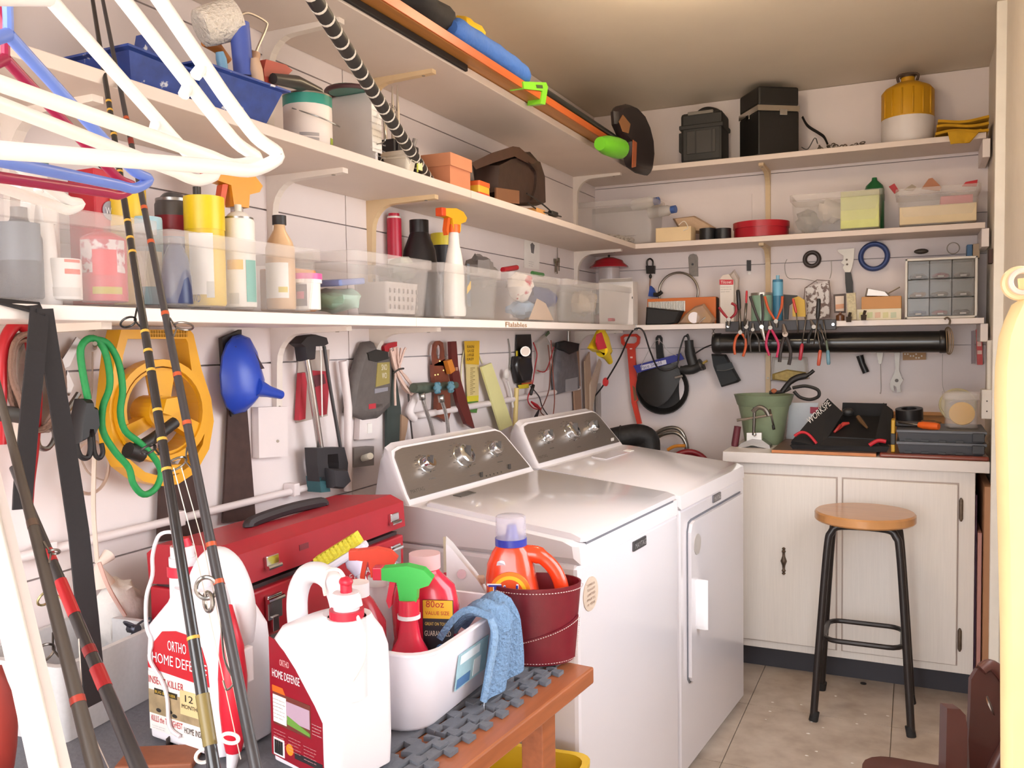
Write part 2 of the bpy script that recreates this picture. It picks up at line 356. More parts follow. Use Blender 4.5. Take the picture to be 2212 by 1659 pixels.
# ================================================================== washer and dryer
TH = .096
AX = V((math.sin(TH), math.cos(TH), 0)); AN = V((math.cos(TH), -math.sin(TH), 0))
W0 = V((.795, -2.418, 0)); D0 = V((.925, -.945, 0))-AX*.735
ENAMEL = m('#dcd6da', .14, noise_=.02, coat=.5, scale=3); ENAMEL2 = m('#dfd9dc', .18, noise_=.02, coat=.4, scale=3)
TAUPE = m('#948a83', .35, .75, noise_=.06, scale=40, stretch=(1, 1, 12)); CHROME = m('#dfe3e6', .12, 1., noise_=.03); DARK = m('#24211f', .5); BADGE = m('#6d6864', .35, .6); GAP = m('#6f6f76', .7)
def appliance(t, O, wd, is_washer):
    M = basis(O, AX, -AN, Z)
    t.p('cabinet', MB(M).box((wd/2, .33, .4525), (wd, .66, .865), b=.012), ENAMEL)
    # top cover rising to the back, then the console
    def sec(x, ins):
        return [V((x, ins, .888+ins)), V((x, ins+.004, .928)), V((x, .03+ins, .938)), V((x, .47, .984)), V((x, .66, .99)), V((x, .66, .888))]
    t.p('top_cover', MB(M).loft([sec(.002, .012), sec(.010, -.004), sec(wd-.010, -.004), sec(wd-.002, .012)]), ENAMEL2)
    for fx in (.06, wd-.06):
        for fy in (.06, .6): t.p('foot', MB(M).cyl((fx, fy, 0), (fx, fy, .022), .02, n=10), DARK)
    b, tp = (.50, .985), (.59, 1.115); u = V((0, tp[0]-b[0], tp[1]-b[1])); Lh = u.length; u.normalize(); n_ = V((1, 0, 0)).cross(u)
    F = lambda s, h, o=0.: V((s, b[0], b[1]))+u*h+n_*o
    def outline(k):
        P = [(.004+k, -.006+k), (wd-.004-k, -.006+k), (wd-.010-k, .03), (wd-.045-k, .14), (wd-.06-k, .165-k*.4), (wd-.085-k, .18-k), (.085+k, .18-k), (.05+k, .168-k*.4), (.036+k, .14), (.008+k, .03)]
        return P
    back = [V((q.x*.86+wd*.07, .655, min(q.z, 1.118)-.01 if q.z > 1.0 else q.z)) for q in (F(*p) for p in outline(0))]
    mid = [V((q.x*.97+wd*.015, q.y*.55+.655*.45, q.z+.006)) for q in (F(*p) for p in outline(0))]
    con = t.p('console', MB(M).loft([[F(*p) for p in outline(.004)][::-1], [F(p[0], p[1], -.006) for p in outline(0)][::-1], mid[::-1], back[::-1]]), ENAMEL2)
    pan = [(.022, .016), (wd-.024, .016), (wd-.028, .035), (wd-.062, .14), (wd-.076, .160), (wd-.10, .168), (.10, .168), (.068, .162), (.052, .145), (.024, .035)]
    t.p('control_panel', MB(M).prism([F(p[0], p[1], .0035) for p in pan], -n_*.005), TAUPE, con)
    for s, r in ((.155, .023), (.345, .034), (.525, .023)):
        if not is_washer: s *= 1.03
        o = F(s, .102, .002); k = t.p('knob', MB(M).lathe([(r*1.12, 0), (r*1.12, .003), (r, .004), (r*.95, .026), (r*.82, .030), (.001, .030)], o, n_, n=22), CHROME, con)
    mk = MB(M)
    for s, r in ((.155, .023), (.345, .034), (.525, .023)):
        if not is_washer: s *= 1.03
        for a in range(-130, 131, 26):
            a_ = math.radians(a); mk.box(F(s+math.sin(a_)*r*1.55, .102+math.cos(a_)*r*1.45, .0038), (.010, .0016, .0016))
        mk.box(F(s, .102, .033), (.003, r*.5, r*1.2))
        mk.box(F(s, .102-r*1.9, .0038), (.03, .0016, .0025))
    t.p('panel_printing', mk, m('#5a534f', .6), con, kind='stuff')
    t.p('maker_name', MB(M).text('MAYTAG', F(.035, .030, .0042), u.cross(n_), u, .011, .062), m('#57504c', .5), con)
    return M, F, con, u, n_
t = T('washing_machine', 'white top-load washing machine beside the work table', 'washer')
M, F, con, u, n_ = appliance(t, W0, .70, True)
lid = MB(M)
def lsec(x, ins):
    return [V((x, -.004+ins, .934)), V((x, -.006+ins, .948-ins*.3)), V((x, .02+ins, .956-ins*.2)), V((x, .46-ins, .996-ins*.2)), V((x, .472-ins, .988)), V((x, .46, .972))]
lid.loft([lsec(.03, .012), lsec(.042, 0), lsec(.658, 0), lsec(.67, .012)])
li = t.p('lid', lid, ENAMEL2)
t.p('lid_gap', MB(M).bb((.045, -.001, .926), (.655, .012, .937)), GAP, li)
t.p('lid_badge', MB(M).box((.175, .435, .9945), (.075, .028, .003), Matrix.Rotation(.09, 3, 'X')), BADGE, li)
bd = t.p('badge', MB(M).bb((.335, -.006, .845), (.425, .0, .872), b=.002), m('#4b4a4d', .3, .5))
t.p('badge_text', MB(M).text('MAYTAG', (.342, -.0062, .851), (1, 0, 0), (0, 0, 1), .015, .076), m('#c9c9cc', .3, .6), bd)
sk = t.p('round_sticker', MB(M).cyl((.068, .0, .80), (.068, -.002, .80), .042, n=28), m('#cdb8a6', .4))
st = MB(M)
for i, s_ in enumerate(('COMMERCIAL', 'TECHNOLOGY', 'LIMITED', 'PARTS', '10 YEAR')): st.text(s_, (.046, -.0024, .821-.012*i), (1, 0, 0), (0, 0, 1), .006, .044)
t.p('sticker_text', st, m('#8d6f60', .6), sk)
ind = MB(M)
for i in range(5): ind.box(F(.41+.022*i, .024, .0042), (.004, .002, .004))
ind.box(F(.385, .028, .0045), (.014, .003, .024)); ind.box(F(.555, .03, .0045), (.014, .003, .024))
t.p('buttons', ind, m('#3c3734', .5), con, kind='stuff')
t.done()
t = T('clothes_dryer', 'white front-load clothes dryer beside the base cabinet', 'dryer')
M, F, con, u, n_ = appliance(t, D0, .735, False)
dp = [(.072, .33), (.072, .80), (.085, .826), (.11, .832), (.668, .832), (.668, .47), (.655, .435), (.60, .40), (.12, .312), (.088, .312)]
dr = t.p('door', MB(M).prism([V((x, -.014, z)) for x, z in dp], V((0, .014, 0))), ENAMEL)
t.p('door_gap', MB(M).prism([V((x+(.006 if x > .3 else -.006), -.003, z+(.006 if z > .5 else -.006))) for x, z in dp], V((0, .004, 0))), GAP)
hx = .128
t.p('door_handle', MB(M).loft([[V((hx+x*k, -.014-d, z)) for x, d in ((-.016, 0), (-.013, .026), (0, .036), (.013, .026), (.016, 0))] for z, k in ((.475, .4), (.49, .95), (.556, 1), (.622, .95), (.637, .4))], sm=True), m('#f4f2f6', .2), dr)
t.p('round_sticker', MB(M).cyl((.13, -.014, .752), (.13, -.016, .752), .034, n=24), m('#b3aba6', .4), dr)
for z in (.74, .62, .50): t.p('hinge', MB(M).bb((.688, -.006, z-.035), (.694, .002, z+.035)), m('#a9a6aa', .3, .7))
bd = t.p('badge', MB(M).bb((.335, -.006, .85), (.42, .0, .877), b=.002), m('#77757a', .3, .5))
t.p('badge_text', MB(M).text('MAYTAG', (.341, -.0062, .856), (1, 0, 0), (0, 0, 1), .015, .072), m('#cfcfd2', .3, .6), bd)
t.p('console_sticker', MB(M).box(F(.655, .03, .0045), (.028, .002, .018)), m('#dcd6d0', .5), con)
t.p('tape', MB(M).box((.60, .42, .9805), (.04, .03, .002), Matrix.Rotation(.1, 3, 'X')), m('#f3f1ee', .6))
t.p('lint_screen_door', MB(M).box((.44, .43, .9818), (.20, .06, .003), Matrix.Rotation(.1, 3, 'X')), ENAMEL)
t.done()
# ================================================================== base cabinet and counter
CABW = m('#e8e0d9', .5, noise_=.05, scale=6, stretch=(30, 1, 1.2)); YF = -.59
t = T('base_cabinet', 'white two-door base cabinet with black toe kick on the back wall', 'cabinet')
t.p('carcass', MB().bb((.80, YF, .10), (1.732, -.01, .893), b=.002), CABW)
t.p('toe_kick', MB().bb((.80, YF+.065, 0), (1.732, -.02, .10)), m('#38363c', .6))
def px_door(a, b, pz):
    p0 = oy(YF, *a); p1 = oy(YF, *b); return p0, p1
d1 = t.p('door', MB().bb((.83, YF-.014, .135), (1.232, YF, .842), b=.003), CABW)
d2 = t.p('door', MB().bb((1.258, YF-.014, .135), (1.672, YF, .842), b=.003), CABW)
t.p('door_reveal', MB().bb((.825, YF-.002, .130), (1.237, YF+.002, .847)), m('#b9a89f', .7)); t.p('door_reveal', MB().bb((1.253, YF-.002, .130), (1.677, YF+.002, .847)), m('#b9a89f', .7))
hp = oy(YF-.02, 1693, 1212); BRZ = m('#6b5a4c', .45, .6, scale=60, noise_=.3)
h = MB()
h.lathe([(.003, -.058), (.008, -.053), (.004, -.047), (.009, -.041), (.005, -.034), (.006, -.02), (.010, -.008), (.013, 0), (.010, .008), (.006, .02), (.005, .034), (.009, .041), (.004, .047), (.008, .053), (.003, .058)], hp, Z, n=10)
for s_ in (-1, 1): h.cyl(hp+Z*.041*s_, hp+Z*.041*s_+Y*.012, .004, n=8)
t.p('handle', h, BRZ, d1, label='ornate antique brass pull')
for z in (.745, .235): t.p('hinge', MB().body([(z-.045, .006, .012, .003), (z-.035, .014, .014, .005), (z+.035, .014, .014, .005), (z+.045, .006, .012, .003)], o=(1.684, YF-.006, 0)), BRZ, d2)
t.done()
one('counter_top', MB().bb((.779, -.625, .8935), (1.778, -.002, .938), b=.003), m('#e2dad6', .45, noise_=.06), 'white laminate counter top with a thick front edge', 'counter')
# boards leaning between the cabinet and the right wall
for (x0, x1, y0, y1, zt, cl, lb) in ((1.742, 1.756, -.60, -.12, .66, '#c08c84', 'pinkish thin board leaning beside the cabinet'), (1.760, 1.785, -.64, -.14, .845, '#b5835e', 'tan wooden board leaning against the right wall'), (1.734, 1.741, -.56, -.2, .80, '#5a3e55', 'dark purple panel edge against the cabinet side')):
    one('leaning_board', MB().bb((x0, y0, 0), (x1, y1, zt), b=.002), m(cl, .6, noise_=.15, scale=12, stretch=(1, 1, .1)), lb, 'board', 'boards beside the cabinet')
# ================================================================== bar stool
t = T('bar_stool', 'round wooden bar stool with black tube legs', 'stool')
sc_ = (oz(.655, 1872, 1110)); SZ = .0
S0 = V((1.352, -.86, 0))
zt = .765
t.p('seat', MB().lathe([(.171, zt-.036), (.177, zt-.030), (.177, zt-.006), (.171, zt), (.001, zt)], (S0.x, S0.y, 0), n=36), m('#c28a55', .3, noise_=.16, scale=5, stretch=(1, 9, 1), coat=.3))
BLK = m('#2b2524', .35, .3)
for sy in (-1, 1):
    pth = [S0+V((-.165, sy*.155, .004)), S0+V((-.140, sy*.118, .40)), S0+V((-.122, sy*.10, zt-.12)), S0+V((-.110, sy*.094, zt-.07)), S0+V((-.075, sy*.088, zt-.045)), S0+V((.075, sy*.088, zt-.045)), S0+V((.110, sy*.094, zt-.07)), S0+V((.122, sy*.10, zt-.12)), S0+V((.140, sy*.118, .40)), S0+V((.165, sy*.155, .004))]
    t.p('leg_loop', MB().tube(cr(pth, 5), .0135, 12), BLK)
    for sx in (-1, 1): t.p('foot_cap', MB().cyl(S0+V((sx*.165, sy*.155, 0)), S0+V((sx*.159, sy*.149, .035)), .0165, n=12), m('#1c1a1a', .8))
q = [(S0.x+x, S0.y+y  , .30) for x, y in rr(.268, .248, .05, 4)]
t.p('foot_ring', MB().tube(q, .0095, 8, closed=True), BLK)
t.done()
# floor debris: pale chips
for i in range(14):
    p = oz(0, random.uniform(1620, 1960), random.uniform(1500, 1650))
    if p.x < .95 or p.y > -.62: continue
    one('paint_chip', MB().prism([p+V((math.cos(a)*.006*random.uniform(.5, 1.3), math.sin(a)*.004*random.uniform(.5, 1.3), .0006)) for a in (0, 1.3, 2.5, 3.7, 5.)], V((0, 0, .001))), m('#ece6e0', .7), 'small white paint chip on the tile floor by the stool', 'debris', 'paint chips on the floor')
one('floor_plug', MB().cyl(oz(0, 1865, 1477), oz(0, 1865, 1477)+Z*.003, .012, n=12), DARK, 'small black plug in the floor before the toe kick', 'plug')
# ================================================================== work table
TZ = .74; TC = V((.916, -2.648, TZ))
TM = basis(TC, -AX, -AN, Z)          # x: towards the camera along the near edge, y: towards the wall
TM = basis(TC, -AX, -AN, Z)
WOOD = m('#a25c36', .4, noise_=.3, scale=4, stretch=(14, 1.2, 14), coat=.2)
t = T('work_table', 'old reddish wooden work table along the left wall', 'table')
for i in range(6): t.p('plank', MB(TM).bb((0, .0+i*.133, -.035), (1.2, .1305+i*.133, 0), b=.004), WOOD)
t.p('apron', MB(TM).bb((.06, .20, -.12), (1.17, .22, -.035)), WOOD)
for x in (.08, 1.1):
    for y in (.05, .70): t.p('leg', MB(TM).bb((x, y, -TZ), (x+.055, y+.05, -.035), b=.003), WOOD)
for q in (((.079, .075, -.33), (.075, .075, -.33)), ((.11, .05, -.06), (.11, .042, -.06))): t.p('bolt', MB(TM).cyl(*q, .007, n=8), m('#3a332f', .4, .7))
t.done()
# grey interlocking foam mats with jigsaw edges
FOAM = m('#6c6d74', .9, noise_=.08, scale=80, bump=.2); FOAM2 = m('#666870', .9, noise_=.1, scale=80, bump=.2)
def jig(x0, x1, y, out, amp=.022, pit=.062):
    P = []; x = x0; k = 0
    while x < x1-pit*.5:
        P += [(x, y), (x+pit*.18, y), (x+pit*.10, y+out*amp*.55), (x+pit*.02+pit*.06, y+out*amp), (x+pit*.5, y+out*amp), (x+pit*.46, y+out*amp*.5), (x+pit*.40, y)]; x += pit
    P.append((x1, y)); return P
A_ = jig(.02, 1.19, .128, -1); one('foam_mat', MB(TM).prism([V((x, y, .011)) for x, y in A_]+[V((1.19, .79, .011)), V((.02, .79, .011))], V((0, 0, -.0105))), FOAM, 'large grey foam puzzle mat covering the work table', 'mat', 'foam mats')
for k, (a, b, y0, lb) in enumerate(((.015, .42, .086, 'grey foam edge strip beside the maroon bin'), (.44, .95, .080, 'grey foam edge strip beside the white jug'))):
    A_ = jig(a, b, y0, -1, .020); B_ = jig(a, b, y0+.028, -1, .020)[::-1]
    one('foam_edge_strip', MB(TM).prism([V((x, y, .009+.003*k)) for x, y in A_+B_], V((0, 0, -.0085))), FOAM2, lb, 'mat', 'foam mats')
A_ = jig(.06, .7, .056, -1, .018, .055); B_ = jig(.06, .7, .076, -1, .018, .055)[::-1]
one('foam_edge_strip', MB(TM).prism([V((x, y, .008)) for x, y in A_+B_], V((0, 0, -.0075))), FOAM2, 'outermost grey foam edge strip along the table edge', 'mat', 'foam mats')
# red metal tool box ------------------------------------------------------
RED = m('#b3202f', .35, noise_=.08, coat=.2); RED2 = m('#a81f2d', .4, noise_=.1)
t = T('tool_box', 'large red metal tool box with its lid ajar', 'tool box')
BX0, BX1, BY0, BY1, BZ = .12, .35, -3.07, -2.478, TZ+.012
t.p('base', MB().bb((BX0, BY0, BZ), (BX1, BY1, BZ+.075), b=.004), m('#2c2a2e', .5))
t.p('drawer_trim', MB().bb((BX1-.002, BY0+.01, BZ+.070), (BX1+.006, BY1-.006, BZ+.088)), m('#c9c6c6', .25, .8))
bd = t.p('body', MB().bb((BX0, BY0, BZ+.078), (BX1, BY1, BZ+.185), b=.005), RED)
t.p('inner_tray', MB().bb((BX0+.01, BY0+.01, BZ+.183), (BX1-.014, BY1-.01, BZ+.193)), m('#3a2a2c', .6))
Ml = fr((BX0, (BY0+BY1)/2, BZ+.19), 0, 0, -.07)
LY = (BY1-BY0)/2
li = t.p('lid', MB(Ml).prism([V((0, -LY, 0)), V((.236, -LY, 0)), V((.236, -LY, .062)), V((.20, -LY, .080)), V((.03, -LY, .080)), V((0, -LY, .062))], V((0, 2*LY, 0))), RED2)
hd = MB(Ml); hd.tube(cr([(.11, -.12, .080), (.11, -.11, .089), (.11, -.03, .094), (.11, .05, .094), (.11, .13, .089), (.11, .14, .080)], 4), [.008]+[.013]*19+[.008], 8)
t.p('handle', hd, m('#2b2327', .6), li)
for yy in (BY0+.09, BY1-.055):
    k = t.p('latch', MB(Ml).box((.24, yy-(BY0+BY1)/2, .03), (.010, .036, .026), b=.002).cyl((.246, yy-(BY0+BY1)/2-.02, .02), (.246, yy-(BY0+BY1)/2+.02, .02), .005, n=8), CHROME, li)
    k = t.p('hasp', MB().box((BX1+.006, yy+.004, BZ+.145), (.010, .042, .05), b=.002).cyl((BX1+.012, yy-.02, BZ+.16), (BX1+.012, yy+.028, BZ+.16), .005, n=8).box((BX1+.012, yy, BZ+.112), (.006, .018, .03), b=.001), CHROME, bd)
t.p('lettering', MB().text('CRAFTSMAN', (BX1+.0005, ox(BX1, 808, 1175).y-.16, BZ+.125), Y, Z, .016, .16), m('#d9cfcf', .4), bd)
t.p('label_plate', MB(Ml).box((.2365, -.10, .036), (.0015, .03, .012)), m('#7a2630', .4), li)
t.done()
# ================================================================== things on the work table
TT = TZ+.0115
JW = m('#e3dee3', .35, noise_=.02); CRED = m('#c4203a', .4)
def lines(mb, o, xd, yd, w_, n, dz, h=.0022):
    for i in range(n): mb.text('lorem ipsum dolor sit'[(i*3) % 9:(i*3) % 9+11].replace(' ', '-'), V(o)-V(yd)*dz*i, xd, yd, h, w_*(1-.15*(i % 3 == 2)))
def bars(mb, o, w_, h, n=14):
    for i in range(n): mb.bb((o[0]+w_*i/n, o[1]-.0006, o[2]), (o[0]+w_*(i+.35+.3*((i*7) % 3)/2)/n, o[1], o[2]+h))
# white insecticide jug, label to the front ------------------------------------
M = fr((.680, -3.225, TT), -.25)
t = T('insecticide_jug', 'white plastic jug with a dark red label, standing nearest the camera', 'jug', 'insect killer jugs')
t.p('body', MB(M).body([(0, .140, .095, .02), (.008, .162, .114, .014), (.05, .166, .116, .013), (.14, .166, .116, .013), (.195, .164, .115, .014), (.222, .150, .106, .026, .007, 0), (.240, .112, .085, .034, .025, 0), (.252, .075, .066, .03, .044, 0)], n=5), JW)
t.p('handle', MB(M).tube(cr([(-.064, 0, .165), (-.080, 0, .215), (-.078, 0, .262), (-.054, 0, .296), (-.016, 0, .304), (.022, 0, .286), (.044, 0, .250)], 5), [.022, .021, .020, .019, .018, .017, .017, .017]+[.017]*16+[.018, .019, .020, .021, .022, .023, .024], 14), JW)
t.p('wand_holder', MB(M).cyl((.058, -.012, .13), (.058, -.012, .252), .030, n=20), JW)
nk = t.p('neck', MB(M).cyl((.058, -.012, .25), (.058, -.012, .290), .020, n=18), JW)
t.p('collar', MB(M).cyl((.058, -.012, .248), (.058, -.012, .264), .0265, n=22), CRED, nk)
t.p('cap', MB(M).body([(.270, .046, .034, .008), (.288, .040, .030, .008)], o=(.058, -.012, 0)), JW, nk)
t.p('nozzle', MB(M).cyl((.058, -.012, .288), (.058, -.012, .306), .009, n=10).ell((.058, -.012, .306), (.012, .010, .008)), CRED, nk)
t.p('hose', MB(M).tube(cr([(.056, -.012, .310), (.044, -.014, .322), (.022, -.018, .318), (.014, -.020, .300), (.030, -.03, .285)], 5), .003, 6), m('#f0d9d5', .4), nk)
t.p('hose', MB(M).tube(cr([(.078, -.012, .262), (.100, -.015, .235), (.104, -.02, .20), (.088, -.03, .165)], 5), .003, 6), m('#f0e6e3', .4))
yl = -.0585
lab = [(-.078, .206), (-.066, .204), (-.040, .190), (-.012, .168), (.012, .144), (.034, .122), (.052, .100), (.052, .012), (-.078, .016)]
lb = t.p('label', MB(M).prism([V((x, yl, z)) for x, z in lab], V((0, .002, 0))), m('#8f1225', .4, noise_=.05))
t.p('label_text', MB(M).text('ORTHO', (-.050, yl-.0003, .166), X, Z, .010, .024), m('#f2b9b9', .5), lb)
t.p('label_text', MB(M).text('HOME DEFENSE', (-.070, yl-.0003, .144), X, Z, .013, .070), m('#f5efef', .5), lb)
t.p('label_band', MB(M).prism([V((x, yl-.0004, z)) for x, z in ((-.072, .130), (-.045, .130), (-.038, .120), (-.072, .120))], V((0, .0008, 0))), m('#d8671f', .5), lb)
t.p('label_picture', MB(M).bb((-.070, yl-.0005, .068), (.024, yl+.001, .120)), m('#6b3126', .6), lb)
t.p('label_picture', MB(M).bb((-.036, yl-.0009, .082), (.022, yl, .112)), m('#b99db0', .6), lb)
t.p('label_panel', MB(M).bb((-.070, yl-.0010, .072), (-.036, yl, .116)), m('#efe9e4', .6), lb)
t.p('label_picture', MB(M).prism([V((x, yl-.0012, z)) for x, z in ((-.034, .090), (-.034, .076), (.022, .071), (.022, .076))], V((0, .0008, 0))), m('#6a9a3d', .6), lb)
tx = MB(M); lines(tx, (-.068, yl-.0014, .108), X, Z, .030, 6, .0058); t.p('fine_print', tx, m('#4b4145', .6), lb, kind='stuff')
tx = MB(M)
for i in range(3): lines(tx, (-.070+.038*i, yl-.0004, .058-.003*i), X, Z, .030, 5, .0052)
t.p('fine_print', tx, m('#e7a9ad', .6), lb, kind='stuff')
t.p('barcode_panel', MB(M).bb((-.072, yl-.0005, .018), (-.044, yl+.001, .046)), m('#f1eeee', .5), lb)
tx = MB(M); bars(tx, (-.069, yl-.0006, .021), .022, .022); t.p('barcode', tx, DARK, lb, kind='stuff')
t.p('label_dot', MB(M).cyl((-.030, yl, .036), (-.030, yl-.0008, .036), .009, n=18), m('#e58a1c', .5), lb)
t.p('label_strip', MB(M).bb((-.018, yl-.0005, .026), (.050, yl+.001, .036)), m('#2b2428', .5), lb)
tx = MB(M); lines(tx, (.028, yl-.0004, .092), X, Z, .022, 4, .005); t.p('fine_print', tx, m('#f0dada', .6), lb, kind='stuff')
t.done()
# second jug behind the fishing rods, with the red sprayer wand ------------------
M = fr((.432, -3.230, TT), -.10) @ Matrix.Scale(.96, 4)
t = T('insecticide_jug', 'white jug with red and picture label, red sprayer wand, behind the fishing rods', 'jug', 'insect killer jugs')
t.p('body', MB(M).body([(0, .17, .10, .025), (.008, .188, .120, .016), (.05, .194, .121, .015), (.16, .194, .121, .015), (.205, .188, .119, .018), (.245, .150, .10, .036, .008, 0), (.270, .085, .07, .03, -.02, 0)], n=5), JW)
t.p('handle', MB(M).tube(cr([(-.030, 0, .24), (-.012, 0, .292), (.022, 0, .325), (.058, 0, .318), (.084, 0, .28), (.092, 0, .235), (.085, 0, .19)], 5), .020, 14), JW)
nk = t.p('neck', MB(M).cyl((-.062, 0, .22), (-.062, 0, .318), .024, n=18), JW)
t.p('collar', MB(M).cyl((-.062, 0, .285), (-.062, 0, .303), .0275, n=20), CRED, nk)
t.p('cap', MB(M).cyl((-.062, 0, .318), (-.062, 0, .338), .021, n=18), JW, nk)
t.p('nozzle', MB(M).cyl((-.062, 0, .336), (-.062, 0, .352), .018, .012, n=14), CRED, nk)
t.p('hose', MB(M).tube(cr([(-.055, -.01, .350), (-.060, -.02, .366), (-.085, -.03, .360), (-.098, -.035, .325), (-.094, -.04, .29), (-.106, -.045, .25), (-.088, -.06, .205), (-.07, -.064, .18), (-.074, -.066, .15), (-.045, -.067, .12), (-.030, -.067, .09), (-.026, -.067, .04), (0, -.067, .028)], 5), .0035, 6), JW)
yl = -.0615
l1 = t.p('label', MB(M).prism([V((x, yl, z)) for x, z in ((-.086, .148), (-.066, .182), (-.045, .202), (-.01, .208), (.03, .205), (.055, .190), (.068, .16), (.072, .125), (0, .128), (-.086, .132))], V((0, .002, 0))), m('#c11f2b', .4))
t.p('label_text', MB(M).text('ORTHO', (-.030, yl-.0004, .172), X, Z, .018, .048), m('#f6f1f1', .5), l1)
t.p('label_text', MB(M).text('HOME DEFENSE', (-.072, yl-.0004, .145), X, Z, .018, .140), m('#f6f1f1', .5), l1)
l2 = t.p('label', MB(M).bb((-.086, yl, .022), (.072, yl+.002, .126)), m('#e9e2dc', .5))
t.p('label_text', MB(M).text('INSECT KILLER', (-.084, yl-.0005, .106), X, Z, .013, .092), m('#b8202b', .5), l2)
t.p('label_picture', MB(M).bb((-.086, yl-.0006, .052), (.072, yl, .094)), m('#a8926f', .6, noise_=.4, scale=40), l2)
t.p('label_band', MB(M).bb((-.070, yl-.001, .088), (-.010, yl, .098)), m('#2c261d', .5), l2)
t.p('label_text', MB(M).text('BUG BARRIER', (-.067, yl-.0012, .0905), X, Z, .005, .054), m('#d8b23e', .5), l2)
bx = t.p('label_badge', MB(M).bb((-.002, yl-.0012, .066), (.052, yl, .108)), m('#d9c08c', .5), l2)
t.p('label_text', MB(M).text('12', (.012, yl-.0014, .090), X, Z, .012, .02), DARK, l2)
t.p('label_text', MB(M).text('MONTHS', (.003, yl-.0014, .078), X, Z, .007, .044), DARK, l2)
t.p('label_text', MB(M).text('KILLS the TOUGHEST', (-.080, yl-.0005, .038), X, Z, .011, .082), m('#b8202b', .5), l2)
t.p('label_text', MB(M).text('HOME INSECTS', (.006, yl-.0005, .034), X, Z, .011, .062), DARK, l2)
for q in ((-.060, .060), (-.030, .063), (-.018, .058)):
    t.p('label_ant', MB(M).ell((q[0], yl-.0008, q[1]), (.007, .0006, .0035), 8, 5), DARK, l2)
tx = MB(M); lines(tx, (-.078, yl-.0005, .029), X, Z, .034, 2, .004); lines(tx, (-.030, yl-.0005, .029), X, Z, .034, 2, .004); t.p('fine_print', tx, m('#8d8a94', .6), l2, kind='stuff')
wd = MB(M); wd.tube([(.098, -.035, .262), (.106, -.045, .245), (.118, -.052, .20), (.122, -.055, .15), (.123, -.057, .10), (.124, -.058, .05), (.122, -.058, .028)], [.004, .011, .020, .0235, .022, .018, .013], 14)
k = t.p('sprayer_wand', wd, m('#cb1f34', .35))
t.p('wand_tip', MB(M).cyl((.122, -.058, .03), (.118, -.060, -.0), .012, .008, n=12), JW, k)
t.p('wand_clip', MB(M).box((.128, -.035, .165), (.014, .03, .06), b=.003), JW, k)
t.p('side_label', MB(M).box((.0975, -.028, .145), (.0016, .03, .04)), m('#5a5a5c', .5))
t.done()
# white dish pan --------------------------------------------------------------
PW, PD, PH = .285, .355, .152
PX, PY = .648, -2.943
M = fr((PX, PY, TT), .0)
def pan(mb, w0, d0, w1, d1, h, th, r, lip=.012, dip=.02):
    ring = lambda w_, d_, z, f=0: [V((x, y, z-f*dip*max(0, 1-abs(abs(y)/(d_/2)-0)*1.35)*(1 if abs(x) > w_*.3 else 0))) for x, y in rr(w_, d_, r, 6)]
    return mb.loft([ring(w0-.02, d0-.02, 0), ring(w0, d0, .010), ring(w1, d1, h-.006, 1), ring(w1+lip, d1+lip, h-.004, 1), ring(w1+lip, d1+lip, h, 1), ring(w1-th, d1-th, h, 1), ring(w0-th, d0-th, .014), ring(w0-.03, d0-.03, .004)])
t = T('dish_pan', 'white plastic dish pan full of cleaning bottles', 'dish pan')
t.p('pan', pan(MB(M), PW-.05, PD-.05, PW, PD, PH, .008, .05), m('#eeeaf4', .35, noise_=.02))
# price sticker on the long right side
SM = M @ Matrix.Translation((PW/2-.013, 0, 0)); 
sx = lambda h: .1215+h*.152
stk = lambda y0, y1, h0, h1, o: MB(M).add([(sx(h0)+o, y0, h0), (sx(h0)+o, y1, h0), (sx(h1)+o, y1, h1), (sx(h1)+o, y0, h1), (sx(h0)-.001, y0, h0), (sx(h0)-.001, y1, h0), (sx(h1)-.001, y1, h1), (sx(h1)-.001, y0, h1)], [(0, 1, 2, 3), (7, 6, 5, 4), (0, 4, 5, 1), (1, 5, 6, 2), (2, 6, 7, 3), (3, 7, 4, 0)])
s0 = t.p('sticker', stk(-.052, .065, .045, .112, .0012), m('#9fc3cf', .5, noise_=.25, scale=25))
t.p('sticker_block', stk(-.05, .0, .048, .066, .0018), m('#4f77a6', .5), s0); t.p('sticker_block', stk(.012, .04, .05, .082, .0018), m('#d9dde0', .5), s0); t.p('sticker_block', stk(-.045, .03, .092, .108, .0018), m('#dfeaf0', .5), s0)
t.done()
# red trigger spray bottle in the pan
def trigger(t, M, z, body, lever, nz, s=1.):
    """spray head: nozzle points to local -x"""
    hd = t.p('spray_head', MB(M).prism([V((x*s, -.011*s, z+h*s)) for x, h in ((-.040, .052), (-.040, .034), (-.016, .030), (-.012, 0), (.014, 0), (.016, .020), (.034, .026), (.040, .036), (.026, .050), (0, .056))], V((0, .022*s, 0))), body)
    t.p('nozzle', MB(M).box((-.046*s, 0, z+.043*s), (.016*s, .022*s, .020*s), b=.002), nz, hd)
    t.p('trigger_lever', MB(M).prism([V((x*s, -.007*s, z+h*s)) for x, h in ((-.018, .032), (-.028, .030), (-.034, .0), (-.030, -.012), (-.026, -.008), (-.024, .008))], V((0, .014*s, 0))), lever, hd)
    return hd
M = fr((.700, -3.020, TT+.005), .35)
SR = m('#d3203f', .25, coat=.3)
t = T('spray_bottle', 'small red spray bottle with a bright green trigger head in the dish pan', 'bottle', 'cleaning bottles in the pan')
b = t.p('bottle', MB(M).body([(0, .080, .05, .02), (.01, .088, .056, .024), (.06, .090, .058, .026), (.105, .074, .05, .024), (.135, .042, .034, .016), (.165, .032, .030, .014), (.185, .032, .030, .014)], n=5), SR)
t.p('collar', MB(M).cyl((0, 0, .178), (0, 0, .206), .0195, n=16), SR, b)
